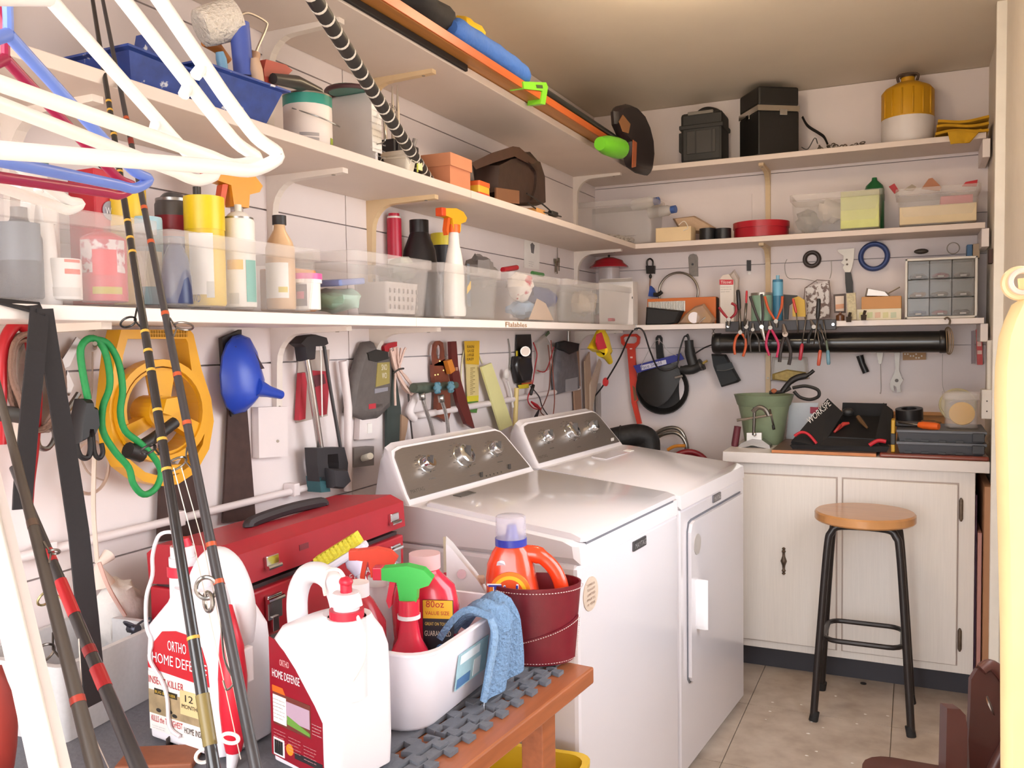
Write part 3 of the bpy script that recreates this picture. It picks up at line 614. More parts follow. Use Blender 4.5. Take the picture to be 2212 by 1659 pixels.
t.p('white_ring', MB(M).cyl((0, 0, .172), (0, 0, .179), .021, n=16), JW, b)
trigger(t, M, .204, m('#39b54a', .4), SR, SR, 1.15)
lb = t.p('label', MB(M).cyl((.012, -.029, .085), (.012, -.031, .085), .018, n=20), m('#32355a', .5), b)
t.p('label_text', MB(M).text('ZEP', (-.001, -.0315, .080), X, Z, .011, .026), m('#f1f1f4', .5), lb)
t.done()
M = fr((.672, -2.915, TT+.005), .30)
t = T('cleaner_bottle', 'large red refill bottle with pink cap and black label in the dish pan', 'bottle', 'cleaning bottles in the pan')
b = t.p('bottle', MB(M).body([(0, .125, .075, .03), (.01, .135, .085, .034), (.06, .137, .086, .034), (.10, .122, .080, .034), (.16, .128, .082, .034), (.20, .112, .075, .034), (.225, .06, .055, .026), (.235, .048, .048, .022)], n=5), SR)
t.p('cap', MB(M).cyl((0, 0, .234), (0, 0, .262), .030, n=20), m('#e7bfc2', .35, clear=.2), b)
lb = t.p('label', MB(M).box((.034, -.0435, .11), (.058, .003, .15)), m('#262a33', .5), b)
t.p('label_band', MB(M).box((.034, -.0445, .168), (.056, .003, .034)), m('#e7b52c', .5), lb)
t.p('label_text', MB(M).text('80oz', (.012, -.0463, .172), X, Z, .013, .034), m('#b8202b', .5), lb); t.p('label_text', MB(M).text('VALUE SIZE', (.010, -.0463, .158), X, Z, .007, .046), m('#b8202b', .5), lb)
t.p('label_text', MB(M).text('GREAT ON TOUGH', (.009, -.0455, .138), X, Z, .006, .048), m('#e9d06a', .5), lb); t.p('label_text', MB(M).text('GUARANTEED', (.008, -.0455, .118), X, Z, .010, .050), m('#e9e4d4', .5), lb)
t.p('label_picture', MB(M).tube(cr([(.024, -.0455, .05), (.03, -.0455, .09), (.04, -.0455, .10), (.05, -.0455, .08), (.048, -.0455, .05)], 4), .003, 6), m('#4c7fb8', .5), lb)
t.done()
M = fr((.590, -3.02, TT+.005), .25)
t = T('cleaner_bottle', 'clear red bottle behind the white jug in the dish pan', 'bottle', 'cleaning bottles in the pan')
b = t.p('bottle', MB(M).body([(0, .09, .06, .025), (.01, .10, .07, .028), (.15, .10, .07, .028), (.19, .06, .05, .024), (.20, .04, .04, .018)], n=5), m('#c3323f', .25, clear=.25))
t.p('cap', MB(M).cyl((0, 0, .2), (0, 0, .225), .022, n=16), m('#f0ecee', .4), b); t.done()
M = fr((.575, -2.93, TT+.005), .45)
t = T('foam_spray_bottle', 'clear bottle with an orange red trigger cap next to the scrub brush', 'bottle', 'cleaning bottles in the pan')
b = t.p('bottle', MB(M).body([(0, .08, .055, .024), (.14, .08, .055, .024), (.19, .04, .035, .016), (.2, .036, .034, .016)], n=5), m('#e3dfe8', .3, clear=.3))
t.p('collar', MB(M).cyl((0, 0, .195), (0, 0, .212), .02, n=14), m('#dfdfe2', .4), b); trigger(t, M, .212, m('#e2452b', .4), m('#e2452b', .4), m('#e2452b', .4)); t.done()
# scrub brush standing up, yellow bristles
t = T('scrub_brush', 'white scrub brush with yellow bristles leaning above the dish pan', 'brush')
o = ad(1.78, 742, 1196); ux = (ad(1.78, 790, 1172)-ad(1.78, 700, 1228)).normalized(); uy = (ad(1.78, 742, 1160)-ad(1.78, 742, 1200)).normalized(); uz = ux.cross(uy).normalized(); uy = uz.cross(ux)
M = basis(o, ux, uy, uz)
t.p('block', MB(M).box((0, -.008, 0), (.10, .016, .045), b=.005), m('#e6e3f0', .4))
t.p('bristles', MB(M).add(*(lambda q: (q.v, q.f))(MB().box((-.005, .011, 0), (.10, .022, .04)))), m('#dfd23a', .8, noise_=.25, scale=120, bump=.5))
for i in range(10): t.p('bristle_row', MB(M).box((-.05+i*.0102, .0145, 0), (.0065, .02, .042)), m('#e6da45', .8, noise_=.3, scale=200))
t.p('neck', MB(M).tube([(.01, -.012, 0), (.012, -.03, .0), (.010, -.055, .01)], [.016, .022, .012], 12), m('#dcd8ee', .4))
t.p('handle', MB(M).tube([(.010, -.05, .01), (.0, -.12, .02), (-.01, -.20, .03)], .009, 10), m('#e6e3f0', .4))
t.done()
# steam iron standing on its heel
M = fr((.640, -2.685, TT), .50)
t = T('steam_iron', 'white steam iron standing on its heel behind the dish pan', 'iron')
ou_ = [(-.044, .242), (-.030, .228), (-.006, .196), (.022, .160), (.046, .120), (.060, .080), (.064, .045), (.058, .016), (.040, .002), (.0, .002), (-.044, .002), (-.044, .12)]
in_ = [(-.010, .140), (-.004, .134), (.006, .122), (.018, .108), (.026, .092), (.032, .076), (.034, .060), (.030, .046), (.020, .036), (.0, .034), (-.010, .040), (-.012, .09)]
for k, w_ in enumerate((.036, .028)):
    mb = MB(M)
    t.p('body' if not k else 'body_shell', mb.ringprism([V((x*(1-.1*k), -w_+.006*k, z*(1-.02*k))) for x, z in ou_], [V((x, -w_+.006*k, z)) for x, z in in_], V((0, 2*w_-.012*k, 0))), m('#eceaf0', .3))
sp = [(-.050, .004), (-.050, .10), (-.036, .18), (-.012, .235), (0, .248), (.012, .235), (.036, .18), (.050, .10), (.050, .004)]
t.p('soleplate', MB(M).prism([V((-.050, x, z)) for x, z in sp], V((.006, 0, 0))), CHROME)
t.p('water_tank', MB(M).box((-.016, 0, .085), (.02, .05, .09), b=.006), m('#77806f', .2, clear=.2))
t.p('dial', MB(M).cyl((-.012, -.036, .176), (-.012, -.041, .176), .010, n=14), m('#e2c2cc', .4)); t.p('thumb_button', MB(M).box((.030, 0, .152), (.016, .02, .016), b=.003), m('#d8b9a6', .4)); t.p('cord_guard', MB(M).cyl((.05, 0, .03), (.075, 0, .06), .009, .006, n=10), m('#c9c4c4', .5))
t.done()
# maroon stitched bin with the detergent bottle
BC = V((.795, -2.668, 0)); cd_ = math.atan2(.421, .907)
M = fr((BC.x, BC.y, TT), cd_)
t = T('leather_bin', 'maroon leather-look oval bin with white stitching', 'bin')
el = lambda a, b, z: [V((a*math.cos(k*math.pi/16), b*math.sin(k*math.pi/16), z)) for k in range(32)]
MAR = m('#6e1824', .35, noise_=.12, scale=60, bump=.05)
t.p('shell', MB(M).loft([el(.080, .058, 0), el(.096, .068, .162), el(.092, .064, .162), el(.077, .055, .004)]), MAR)
t.p('pocket', MB(M).sheet(lambda u_, v_: (lambda a, z: V(((.0825+z*.1)*math.cos(a), (.0605+z*.0625)*math.sin(a), z)))(math.radians(-115+95*u_), .006+v_*(.045+.045*u_)), 14, 4, .003), MAR)
def stitch(fn, n):
    s_ = MB(M)
    for i in range(n):
        a, b_ = V(fn(i/n)), V(fn((i+.55)/n)); s_.cyl(a, b_, .0009, n=5)
    return s_
STC = m('#d9c3c0', .6)
sf = lambda off: (lambda a, z: ((.0805+z*.1+off)*math.cos(a), (.0585+z*.0625+off)*math.sin(a), z))
t.p('stitching', stitch(lambda q: sf(.003)(math.radians(-165+170*q), .154), 44), STC, kind='stuff'); t.p('stitching', stitch(lambda q: sf(.003)(math.radians(-165+170*q), .006), 40), STC, kind='stuff')
t.p('stitching', stitch(lambda q: sf(.0062)(math.radians(-115+95*q), .003+(.045+.045*q)), 30), STC, kind='stuff'); t.p('stitching', stitch(lambda q: sf(.0062)(math.radians(-20), .008+.085*q), 20), STC, kind='stuff')
t.done()
M = fr((BC.x-.030, BC.y-.004, TT+.006), cd_-.12) @ Matrix.Scale(.94, 4)
OR = m('#e8431f', .25, coat=.4, noise_=.03)
t = T('detergent_bottle', 'orange laundry detergent bottle with blue cap standing in the maroon bin', 'bottle')
b = t.p('bottle', MB(M).body([(0, .125, .085, .03), (.05, .135, .095, .034), (.10, .132, .098, .036, -.006, 0), (.13, .118, .098, .036, -.020, 0), (.175, .112, .094, .036, -.025, 0), (.205, .104, .086, .036, -.026, 0), (.232, .085, .07, .03, -.024, 0), (.248, .062, .058, .026, -.024, 0)], n=6), OR)
t.p('handle', MB(M).tube(cr([(.0, 0, .226), (.040, 0, .222), (.074, 0, .190), (.090, 0, .145), (.090, 0, .105), (.066, 0, .082)], 5), [.020]*6+[.0165]*14+[.018]*6, 12), OR, b)
t.p('spout_collar', MB(M).cyl((-.024, 0, .246), (-.024, 0, .262), .036, n=26), m('#2f3a9e', .3), b)
t.p('spout', MB(M).cyl((-.022, 0, .262), (-.022, 0, .292), .016, .010, n=14), m('#4450b5', .3), b)
t.p('cap', MB(M).lathe([(.0345, .262), (.034, .310), (.030, .313), (.0, .313)], (-.024, 0, 0), Z, n=26, cap=(False, False)), m('#cfc6d4', .15, clear=.6), b)
lx = -.022
for r_, cl, o_ in ((.046, '#f0801e', .0505), (.038, '#f7c52b', .0512), (.030, '#e8541f', .0519)):
    t.p('logo_ring', MB(M).cyl((lx, -o_+.008, .150), (lx, -o_, .150), r_, n=32), m(cl, .35), b)
t.p('logo_text', MB(M).text('Tide', (lx-.047, -.0525, .136), X, Z, .032, .092), m('#2c3aa6', .4), b)
t.p('logo_outline', MB(M).text('Tide', (lx-.050, -.0522, .133), X, Z, .038, .098), m('#f4f2f6', .4), b)
t.p('badge', MB(M).cyl((-.042, -.0355, .212), (-.042, -.0405, .208), .010, n=16), m('#dfe3f2', .4), b)
t.done()
# blue terry towel hanging over the pan rim
rng = random.Random(3)
rimx = PX+PW/2+.006
t = T('terry_towel', 'light blue terry towel draped over the rim of the dish pan', 'towel')
def tw(u_, v_):
    y = -2.872+.118*(v_-.5)*(1-.12*math.sin(u_*3)); fold = .007*math.sin(v_*11+u_*4)
    if u_ < .38:
        k = u_/.38; return V((rimx-.075+.075*k, y-.02*(1-k), TT+.118+.052*math.sin(k*math.pi*.62)+.007*math.sin(v_*13+k*3)))
    k = (u_-.38)/.62; return V((rimx+.008+.016*math.sin(min(k*6, 1.57))+fold-.012*k, y+.03*k*(v_-.2), TT+.166-.158*k+.012*v_*k))
t.p('cloth', MB().sheet(tw, 26, 14, .013), m('#7d9fc6', .95, noise_=.22, scale=160, bump=1.))
hem = MB()
hem.ribbon([tw(.4+.6*k/12, 0)+X*.002 for k in range(13)], Y, .008, .008); t.p('hem', hem, m('#8fb0d4', .95, noise_=.2, scale=160, bump=.8))
t.p('loose_thread', MB().tube([tw(.99, .05), tw(1, .03)-Z*.012, tw(1, .03)-Z*.024+Y*.002], .0007, 5), m('#d8dfe8', .8))
t.done()
# styrofoam cooler behind the rods and a white cloth bundle hanging on twine
M = fr((.115, -3.245, TT), .1)
STY = m('#c8c5c5', .8, noise_=.06, scale=120)
t = T('foam_cooler', 'small white foam cooler in the corner of the work table', 'cooler')
t.p('box', MB(M).loft([[V((x*1, y, z)) for x, y in rr(w_, d_, .015)] for w_, d_, z in ((.19, .23, 0), (.21, .25, .135), (.185, .225, .135), (.175, .215, .02))]), STY)
t.p('liner', MB(M).bb((-.08, -.1, .02), (.08, .1, .03)), m('#8e8d90', .8)); t.done()
t = T('treble_hook', 'grey three-pronged fishing hook lying on the foam cooler', 'hook')
o = ox(.17, 288, 1358)
for a in (20, 140, 255):
    d = V((.0, math.cos(math.radians(a)), math.sin(math.radians(a)))); t.p('prong', MB().tube(cr([o, o+d*.022, o+d*.034+X*.008, o+d*.026+X*.02, o+d*.018+X*.018], 4), .0025, 6), m('#55555f', .4, .7))
t.p('shank', MB().tube([o-X*.01, o+X*.012], .009, 8), m('#55555f', .4, .7)); t.done()
t = T('cloth_bundle', 'white cloth bundle hanging on twine by the left wall', 'bundle')
o = ox(.06, 255, 1330)
t.p('bundle', MB().ell(o, (.035, .062, .075), 18, 12, jit=.25, sd=4), m('#e4ded9', .9, noise_=.1, scale=30, bump=.4))
t.p('gather', MB().tube([ox(.06, 222, 1262), ox(.06, 212, 1222), ox(.06, 236, 1198)], [.024, .007, .014], 10), m('#dcc9bd', .9, bump=.4))
t.p('twine', MB().tube(cr([ox(.05, 204, 985), ox(.05, 202, 1100), ox(.055, 210, 1215)], 6), .0045, 6), m('#d6c3b4', .9, bump=.5))
t.p('twine', MB().tube(cr([ox(.09, 214, 1215), ox(.10, 235, 1270), ox(.10, 270, 1330)], 6), .004, 6), m('#cfa99d', .9, bump=.5)); t.done()
one('leather_strap', MB().ribbon(cr([oz(TT+.01, 370, 1570), ad(1.5, 345, 1565)+Z*.02, ad(1.5, 385, 1540)+Z*.01, ad(1.5, 415, 1535), ad(1.5, 405, 1568), oz(TT+.006, 360, 1610)], 5), Z, .022, .002), m('#3f332e', .7), 'curled dark leather strap on the table before the jug', 'strap')
one('cork_block', MB(fr((.42, -3.33, TT), .5)).bb((-.06, -.035, 0), (.06, .035, .012), b=.003), m('#8d5236', .7, noise_=.2, scale=40), 'brown wood scrap lying on the foam mat by the rods', 'block')
# yellow tub under the table
M = fr((.70, -2.66, 0), .1)
t = T('yellow_tub', 'yellow plastic tub on the floor under the work table', 'tub')
t.p('tub', MB(M).loft([[V((x, y, z)) for x, y in rr(w_, d_, .04)] for w_, d_, z in ((.26, .3, 0), (.31, .35, .44), (.33, .37, .445), (.33, .37, .455), (.30, .34, .455), (.25, .29, .01))]), m('#d8ae1c', .4)); t.done()
# ================================================================== foreground: hangers, rods, board, strap
def hanger(mat, label, Rp, dR, Bp, dB, Ap, r=.0052, notch=True):
    Rr = ad(dR, *Rp); B = ad(dB, *Bp); bd_ = (B-Rr); n = bd_.cross(Z).normalized()
    d = ray(*Ap); A = CAM+d*((Rr-CAM).dot(n)/d.dot(n))
    bu = (B-Rr).normalized(); au = (A-Rr).normalized(); w_ = .40
    # apex above the middle of the bar along the arm direction
    k = w_/2/max(.2, au.dot(bu)); apex = Rr+au*k; Lh = Rr+bu*w_; lu = (apex-Lh).normalized()
    t = T('clothes_hanger', label, 'hanger', 'plastic clothes hangers')
    rd = .028
    P = [apex+au*.0, Rr+au*(rd*2.2), Rr+au*rd*.9-bu*.004+V((0, 0, 0)), Rr-bu*.010+(au-bu*au.dot(bu)).normalized()*.006, Rr+bu*rd*.7-(au-bu*au.dot(bu)).normalized()*.006, Rr+bu*rd*1.8-(au-bu*au.dot(bu)).normalized()*.006]
    dn = (au-bu*au.dot(bu)).normalized()*.006
    Q = [Lh-bu*rd*1.8-dn, Lh-bu*rd*.7-dn, Lh+bu*.010+dn, Lh+lu*rd*.9, Lh+lu*rd*2.2, apex]
    t.p('frame', MB().tube([apex]+cr(P[1:], 5)+cr(Q[:-1], 5)+[apex], r, 10), mat)
    hk = [apex-Z*.004, apex+Z*.03, apex+Z*.05+bu*.012, apex+Z*.075+bu*.028, apex+Z*.10+bu*.018, apex+Z*.105-bu*.008, apex+Z*.09-bu*.026]
    t.p('hook', MB().tube(cr(hk, 4), r*.75, 8), mat)
    if notch: t.p('strap_notch', MB().tube([Rr+au*.085, Rr+au*.085+(bu-au*bu.dot(au)).normalized()*.012], r*.8, 8), mat)
    t.done(); return apex
HW = m('#f6f3f0', .35, noise_=.02); HB = m('#6f8ce0', .35); HM = m('#a31f4c', .35)
aps = [hanger(HW, 'white plastic hanger, nearest and lowest of the bunch', (584, 352), .66, (0, 300), .47, (345, 0)),
 hanger(HW, 'white plastic hanger behind the nearest one, its bar slanting steeply', (540, 352), .72, (0, 158), .50, (268, 0)),
 hanger(HW, 'white plastic hanger with its arm crossing the blue paint tray', (452, 385), .80, (0, 205), .56, (110, 0)),
 hanger(HB, 'blue plastic hanger among the white ones', (312, 398), .88, (0, 330), .66, (0, 55)),
 hanger(HM, 'burgundy plastic hanger behind the blue one', (278, 412), .98, (0, 368), .76, (0, 115)),
 hanger(HW, 'white plastic hanger lowest at the left edge, above the clear tote', (165, 448), 1.02, (0, 392), .86, (0, 330), .006)]
# ---- fishing rods
def rod(label, a, da, b, db, r0, r1, mat, wraps, guides, gm, ext=0.):
    A, B = ad(da, *a), ad(db, *b); u_ = (B-A).normalized(); L = (B-A).length
    t = T('fishing_rod', label, 'fishing rod', 'fishing rods')
    A0 = A-u_*(A.z/u_.z) if ext else A
    if ext: A0 = A-u_*((A.z-.004)/u_.z)
    rr_ = lambda s: r0+(r1-r0)*s/L
    t.p('blank', MB().tube([A0, A, B], [r0*1.05, r0, r1], 10), mat)
    for s, wl_, cl in wraps:
        s *= L; t.p('thread_wrap', MB().cyl(A+u_*s, A+u_*(s+wl_), rr_(s)*1.08, n=10), m(cl, .4))
    nn = u_.cross(V((1, .3, 0))).normalized()
    for s, R_, side in guides:
        s *= L; c_ = A+u_*s; sd_ = (UP.cross(u_)).normalized() if False else (-RT if side < 0 else RT); sd_ = (sd_-u_*sd_.dot(u_)).normalized()
        g = t.p('line_guide', MB().torus(c_+sd_*(R_+.010), (u_+sd_*.3).normalized(), R_, .0016, 18, 6), gm)
        t.p('guide_foot', MB().tube([c_+u_*.02+sd_*rr_(s), c_+sd_*.012, c_-u_*.012+sd_*rr_(s)], .0014, 6), gm, g)
    t.done(); return A, B, u_
GOLD = '#c79a3c'
BLKR = m('#1f1d20', .25, coat=.4); BRNR = m('#4a413a', .5); GRYR = m('#3a3638', .4)
rod('black fishing rod with gold thread wraps, in front of the yellow reel', (462, 1659), 1.02, (200, 0), 1.50, .0078, .0035, BLKR,
    [(q, .004, GOLD) for q in (.12, .30, .335, .37, .42, .445, .47, .58, .60, .625, .66, .70, .76, .80, .815)]+[(.02, .06, '#7a6a3c')], [(.33, .010, -1), (.49, .011, -1), (.72, .010, -1)], m('#3b3a3a', .3, .8), 1)
rod('dark grey fishing rod with red wraps beside the gold-wrapped rod', (552, 1659), 1.06, (222, 0), 1.52, .0075, .0032, GRYR,
    [(q, .006, '#b8502c') for q in (.18, .22, .36, .42, .50, .60, .65)]+[(.68, .008, '#a5662c'), (.75, .012, '#7e2b22'), (.79, .006, '#b8502c')], [(.32, .016, -1), (.48, .013, 1)], m('#8a8683', .25, .9), 1)
rod('black fishing rod with wide red grips at the lower left', (300, 1659), 1.00, (28, 1010), 1.22, .0092, .005, GRYR,
    [(.23, .030, '#b3262d'), (.33, .012, '#8e2328'), (.46, .055, '#c2232d'), (.64, .02, '#b3262d')], [(.55, .012, -1)], m('#b1a77c', .3, .8), 1)
rod('brown fishing rod leaning behind the white board', (205, 1659), .94, (-60, 620), 1.3, .0085, .004, BRNR, [(.10, .008, '#a83a2c'), (.42, .01, '#5a463a')], [(.20, .018, -1), (.36, .006, 1)], m('#7b746e', .3, .8), 1)
def line(label, pts, d, cl):
    one('fishing_line', MB().tube(AD(pts, d), .0007, 5), m(cl, .3), label, 'fishing line', 'fishing lines')
line('thin fishing line running down beside the gold-wrapped rod', [(375, 1010), (420, 1180), (520, 1640)], 1.14, '#d9cfc4')
line('thin fishing line nearest the grey rod', [(392, 1010), (440, 1180), (540, 1655)], 1.16, '#d9cfc4')
line('loose fishing line looping from the black and red rod', [(170, 1380), (180, 1540), (235, 1659)], 1.0, '#b9aea6')
t = T('fish_hook', 'bent steel fish hook and swivel hanging on the grey rod', 'hook')
t.p('ring', MB().torus(ad(1.14, 446, 1270), FW, .014, .003, 20, 8, 1), m('#a9a5a0', .25, .9)); t.p('ring', MB().torus(ad(1.14, 450, 1300), (FW+RT).normalized(), .012, .003, 20, 8), m('#a9a5a0', .25, .9))
t.p('hook', MB().tube(cr(AD([(478, 1330), (484, 1420), (505, 1470), (490, 1490), (482, 1470)], 1.13), 5), .0016, 6), m('#8d8984', .25, .9)); t.done()
one('guide_ring', MB().torus(ad(1.03, 497, 1595), (FW+UP*.7).normalized(), .010, .0022, 20, 8), m('#e9e6e2', .3), 'white ceramic guide ring between the two rod butts', 'ring', 'white guide rings')
one('guide_ring', MB().torus(ad(1.03, 442, 1632), (FW+UP*.4-RT*.5).normalized(), .010, .0022, 20, 8), m('#e9e6e2', .3), 'white ceramic guide ring left of the gold-wrapped rod butt', 'ring', 'white guide rings')
# ---- white plank at the far left
A, B = ad(.92, 108, 1659), ad(1.12, -52, 960); wv = (RT*.85-FW*.5).normalized()
u_ = (B-A).normalized(); A = A-u_*((A.z-.02)/u_.z)
t = T('white_plank', 'white painted plank leaning at the left edge', 'plank')
t.p('plank', MB().loft([[p+wv*a+n2*b for a, b in ((-.028, -.008), (.028, -.008), (.028, .008), (-.028, .008))] for p in (A, B) for n2 in (u_.cross(wv).normalized(),)], sm=False), m('#d6cac5', .5, noise_=.04))
t.p('edge_bead', MB().tube([A+wv*.026-u_.cross(wv).normalized()*.008, B+wv*.026-u_.cross(wv).normalized()*.008], .004, 8), m('#f0ebe4', .5)); t.done()
one('red_bag', MB().ell(ad(1.2, -10, 1560), (.03, .03, .08), 12, 9, jit=.3, sd=2), m('#8e2a20', .6), 'dark red bag peeking out behind the white plank', 'bag')
# ---- black webbing strap over the lowest shelf edge
t = T('webbing_strap', 'black webbing strap hanging from the lowest shelf in an inverted V', 'strap')
WB = m('#231f22', .8, noise_=.15, scale=150)
t.p('strap', MB().ribbon([ox(.312, 86, 667), ox(.33, 78, 760), ox(.34, 62, 920), ox(.35, 50, 1060), ox(.35, 48, 1100)], Y, .030, .003), WB)
t.p('strap', MB().ribbon([ox(.314, 96, 667), ox(.32, 112, 780), ox(.32, 140, 950), ox(.33, 170, 1150), ox(.33, 190, 1340), ox(.33, 206, 1520)], Y, [.028, .030, .034, .036, .038, .040], .003), WB)
t.p('strap_loop', MB().ribbon([ox(.306, 91, 668), V((.29, -3.50, ZS[0]+.006)), V((.20, -3.50, ZS[0]+.006))], Y, .032, .003), WB); t.done()
# ================================================================== helpers for shelf and wall objects
def yl_(px, x, py=600): return ox(x, px, py).y
def xb_(px, y, py=600): return oy(y, px, py).x
def dep(P): return (V(P)-CAM).dot(FW)
def wid(P, w_): return w_*dep(P)/FPX
def HL(pts, off, th): return MB().prism(LX(pts, off+th), V((-th, 0, 0)))
def HBk(pts, off, th): return MB().prism(BY(pts, -off-th), V((0, th, 0)))
def pil(pts3, d, k=.82, mb=None):
    """soft pillow: outline pts3 at the back, pushed forward by vector d and shrunk"""
    P = [V(p) for p in pts3]; cn = sum(P, V((0, 0, 0)))/len(P); d = V(d)
    sc_ = lambda f_: [cn+(p-cn)*f_ for p in P]
    R = [P, [p+d*.35 for p in sc_(1.02)], [p+d*.8 for p in sc_(.96)], [p+d for p in sc_(k)]]
    return (mb or MB()).loft(R)
def pilL(pts, off, th, k=.82): return pil([p-X*th*.7 for p in LX(pts, off+th*.7)], X*th, k)
def pilB(pts, off, th, k=.82): return pil([p+Y*th*.7 for p in BY(pts, -off-th*.7)], -Y*th, k)
BOT = {'can': [(.95, 0), (1, .01), (1, .88), (.92, .91), (.55, .97), (.45, .98), (.0, 1.0)],
       'straight': [(.92, 0), (1, .02), (1, .97), (.96, 1), (0, 1)],
       'bottle': [(.92, 0), (1, .02), (1, .66), (.85, .74), (.42, .86), (.38, .90), (.38, 1), (0, 1)],
       'jar': [(.9, 0), (1, .03), (1, .8), (.8, .9), (.8, 1), (0, 1)],
       'cone': [(1, 0), (1.02, .03), (.95, .4), (.78, .7), (.42, .9), (.4, 1), (0, 1)]}
def bottle(name, label, cat, P, r, h, prof, mat, parts=(), group=None, n=18):
    t = T(name, label, cat, group); P = V(P)
    b = t.p('body', MB().lathe([(a*r, z*h) for a, z in BOT[prof]], P, n=n), mat)
    for nm, z0, z1, k, mt_ in parts: t.p(nm, MB().cyl(P+Z*z0*h, P+Z*z1*h, r*k, n=n), mt_, b)
    return t
def bl(px, x, wpx, top, z):
    """place on a left shelf: base point, radius, height"""
    P = V((x, yl_(px, x, top), z)); return P, wid(P, wpx)/2, ox(x, px, top).z-z
def bk(px, y, wpx, top, z):
    P = V((xb_(px, y, top), y, z)); return P, wid(P, wpx)/2, oy(y, px, top).z-z
FROST = m('#e6dfdc', .3, noise_=.03, clear=.86); FROST2 = m('#dcd3cf', .4, noise_=.04, clear=.7)
def tote(name, label, x0, x1, y0, y1, z, h, mat=FROST, group='clear plastic totes on the lowest left shelf', tap=.018, cat='tote'):
    t = T(name, label, cat, group)
    def ring(i, zz, r=.018): return [V((x+(x0+x1)/2, y+(y0+y1)/2, zz)) for x, y in rr(x1-x0-2*i, y1-y0-2*i, r)]
    t.p('tub', MB().loft([ring(tap+.01, z), ring(tap, z+.006), ring(.008, z+h-.03), ring(.008, z+h-.028), ring(.008, z+h), ring(.011, z+h), ring(.011, z+h-.028), ring(tap+.003, z+.009), ring(tap+.012, z+.003)]), mat)
    t.p('rim', MB().loft([ring(.007, z+h-.026), ring(0, z+h-.024), ring(0, z+h+.001), ring(.0075, z+h+.001)], (False, False)), FROST2)
    t.done()
# ================================================================== lowest left shelf
z = ZS[0]+.001; XF = .285
Y1 = [(-3.95, yl_(352, XF)), (yl_(372, XF), yl_(700, XF)), (yl_(768, XF), yl_(938, XF)), (yl_(955, XF), yl_(1086, XF)), (yl_(1108, XF), yl_(1213, XF)), (yl_(1222, XF), yl_(1296, XF)), (yl_(1301, XF), yl_(1375, XF))]
HT = [ox(XF, 180, 455).z-z, ox(XF, 560, 522).z-z, ox(XF, 850, 552).z-z, ox(XF, 1030, 578).z-z, ox(XF, 1165, 595).z-z, ox(XF, 1255, 607).z-z, ox(XF, 1335, 617).z-z]
LBL = ['large clear tote of cans and bottles at the left end of the lowest shelf', 'clear tote holding the yellow spray can and glue bottle', 'clear tote with a green bag and grey basket inside', 'clear tote holding the white spray bottle with orange head', 'clear tote of red and blue rags, below the wall notice', 'clear tote of pale odds and ends, second from the corner', 'clear tote closest to the room corner']
for (a, b), h, l in zip(Y1, HT, LBL): tote('clear_tote', l, .045, XF, a, b, z, h)
zi = z+.0115; G1 = 'bottles in the left tote'
def lab(t, P, r, z0, z1, cl, k=1.012, a0=-70, a1=60, nm='label'):
    """printed label wrapped round the camera side of a can"""
    ca = math.atan2(CAM.y-P[1], CAM.x-P[0])
    t.p(nm, MB().sheet(lambda u_, v_: V((P[0]+r*k*math.cos(ca+math.radians(a0+(a1-a0)*u_)), P[1]+r*k*math.sin(ca+math.radians(a0+(a1-a0)*u_)), P[2]+z0+(z1-z0)*v_)), 10, 1, .001), m(cl, .45) if isinstance(cl, str) else cl, 0)
def wrtext(t, P, r, s, z0, h, a0, a1, mat, k=1.03):
    ca = math.atan2(CAM.y-P[1], CAM.x-P[0]); vs_, fs = glyphs(s)
    t.p('label_text', MB().add([V((P[0]+r*k*math.cos(ca+math.radians(a0+(a1-a0)*v[0])), P[1]+r*k*math.sin(ca+math.radians(a0+(a1-a0)*v[0])), P[2]+z0+h*v[1])) for v in vs_], fs), mat, 0)
P, r, h = bl(40, .21, 88, 448, zi); t = bottle('oil_bottle', 'dark navy bottle inside the left tote', 'bottle', P, r, h, 'bottle', m('#2b3040', .4), group=G1); lab(t, P, r, .06, .12, '#5b6270'); t.done()
P, r, h = bl(135, .215, 74, 560, zi); t = bottle('supplement_can', 'white can with red stripes inside the left tote', 'can', P, r, h, 'straight', m('#ebe6e2', .45), group=G1); lab(t, P, r, h*.62, h*.74, '#d5614f', a0=5, a1=60); lab(t, P, r, h*.9, h*.97, '#d5614f', a0=5, a1=60); lab(t, P, r, h*.08, h*.3, '#d8d2cd'); t.done()
P, r, h = bl(222, .215, 92, 500, zi); t = bottle('polish_can', 'red metal polish can with silver sunburst inside the left tote', 'can', P, r, h, 'can', m('#c8505c', .4), group=G1)
lab(t, P, r, h*.40, h*.86, spots('#cdbfc0', '#b04a58', 60, .5, .4, .1), 1.01); lab(t, P, r, h*.36, h*.72, '#d23c4a', 1.02, -28, 32); wrtext(t, P, r, 'BRASSO', h*.52, .022, -24, 30, m('#e9d9d6', .5)); lab(t, P, r, h*.10, h*.2, '#b8a444', 1.02, -30, 45); t.done()
P, r, h = bl(318, .19, 60, 470, zi); t = bottle('cleaner_bottle', 'pale blue bottle at the right end of the left tote', 'bottle', P, r, h, 'straight', m('#9fc0cc', .4), group=G1); lab(t, P, r, h*.2, h*.6, '#dcd9c8'); t.done()
P, r, h = bl(88, .10, 62, 350, zi); t = bottle('cleaner_bottle', 'white bottle with teal cap standing at the back of the left tote', 'bottle', P, r, h, 'bottle', m('#e5ded6', .45), [('cap', .93, 1.01, .5, m('#3b6f70', .4))], G1); t.done()
P, r, h = bl(212, .12, 60, 372, zi)
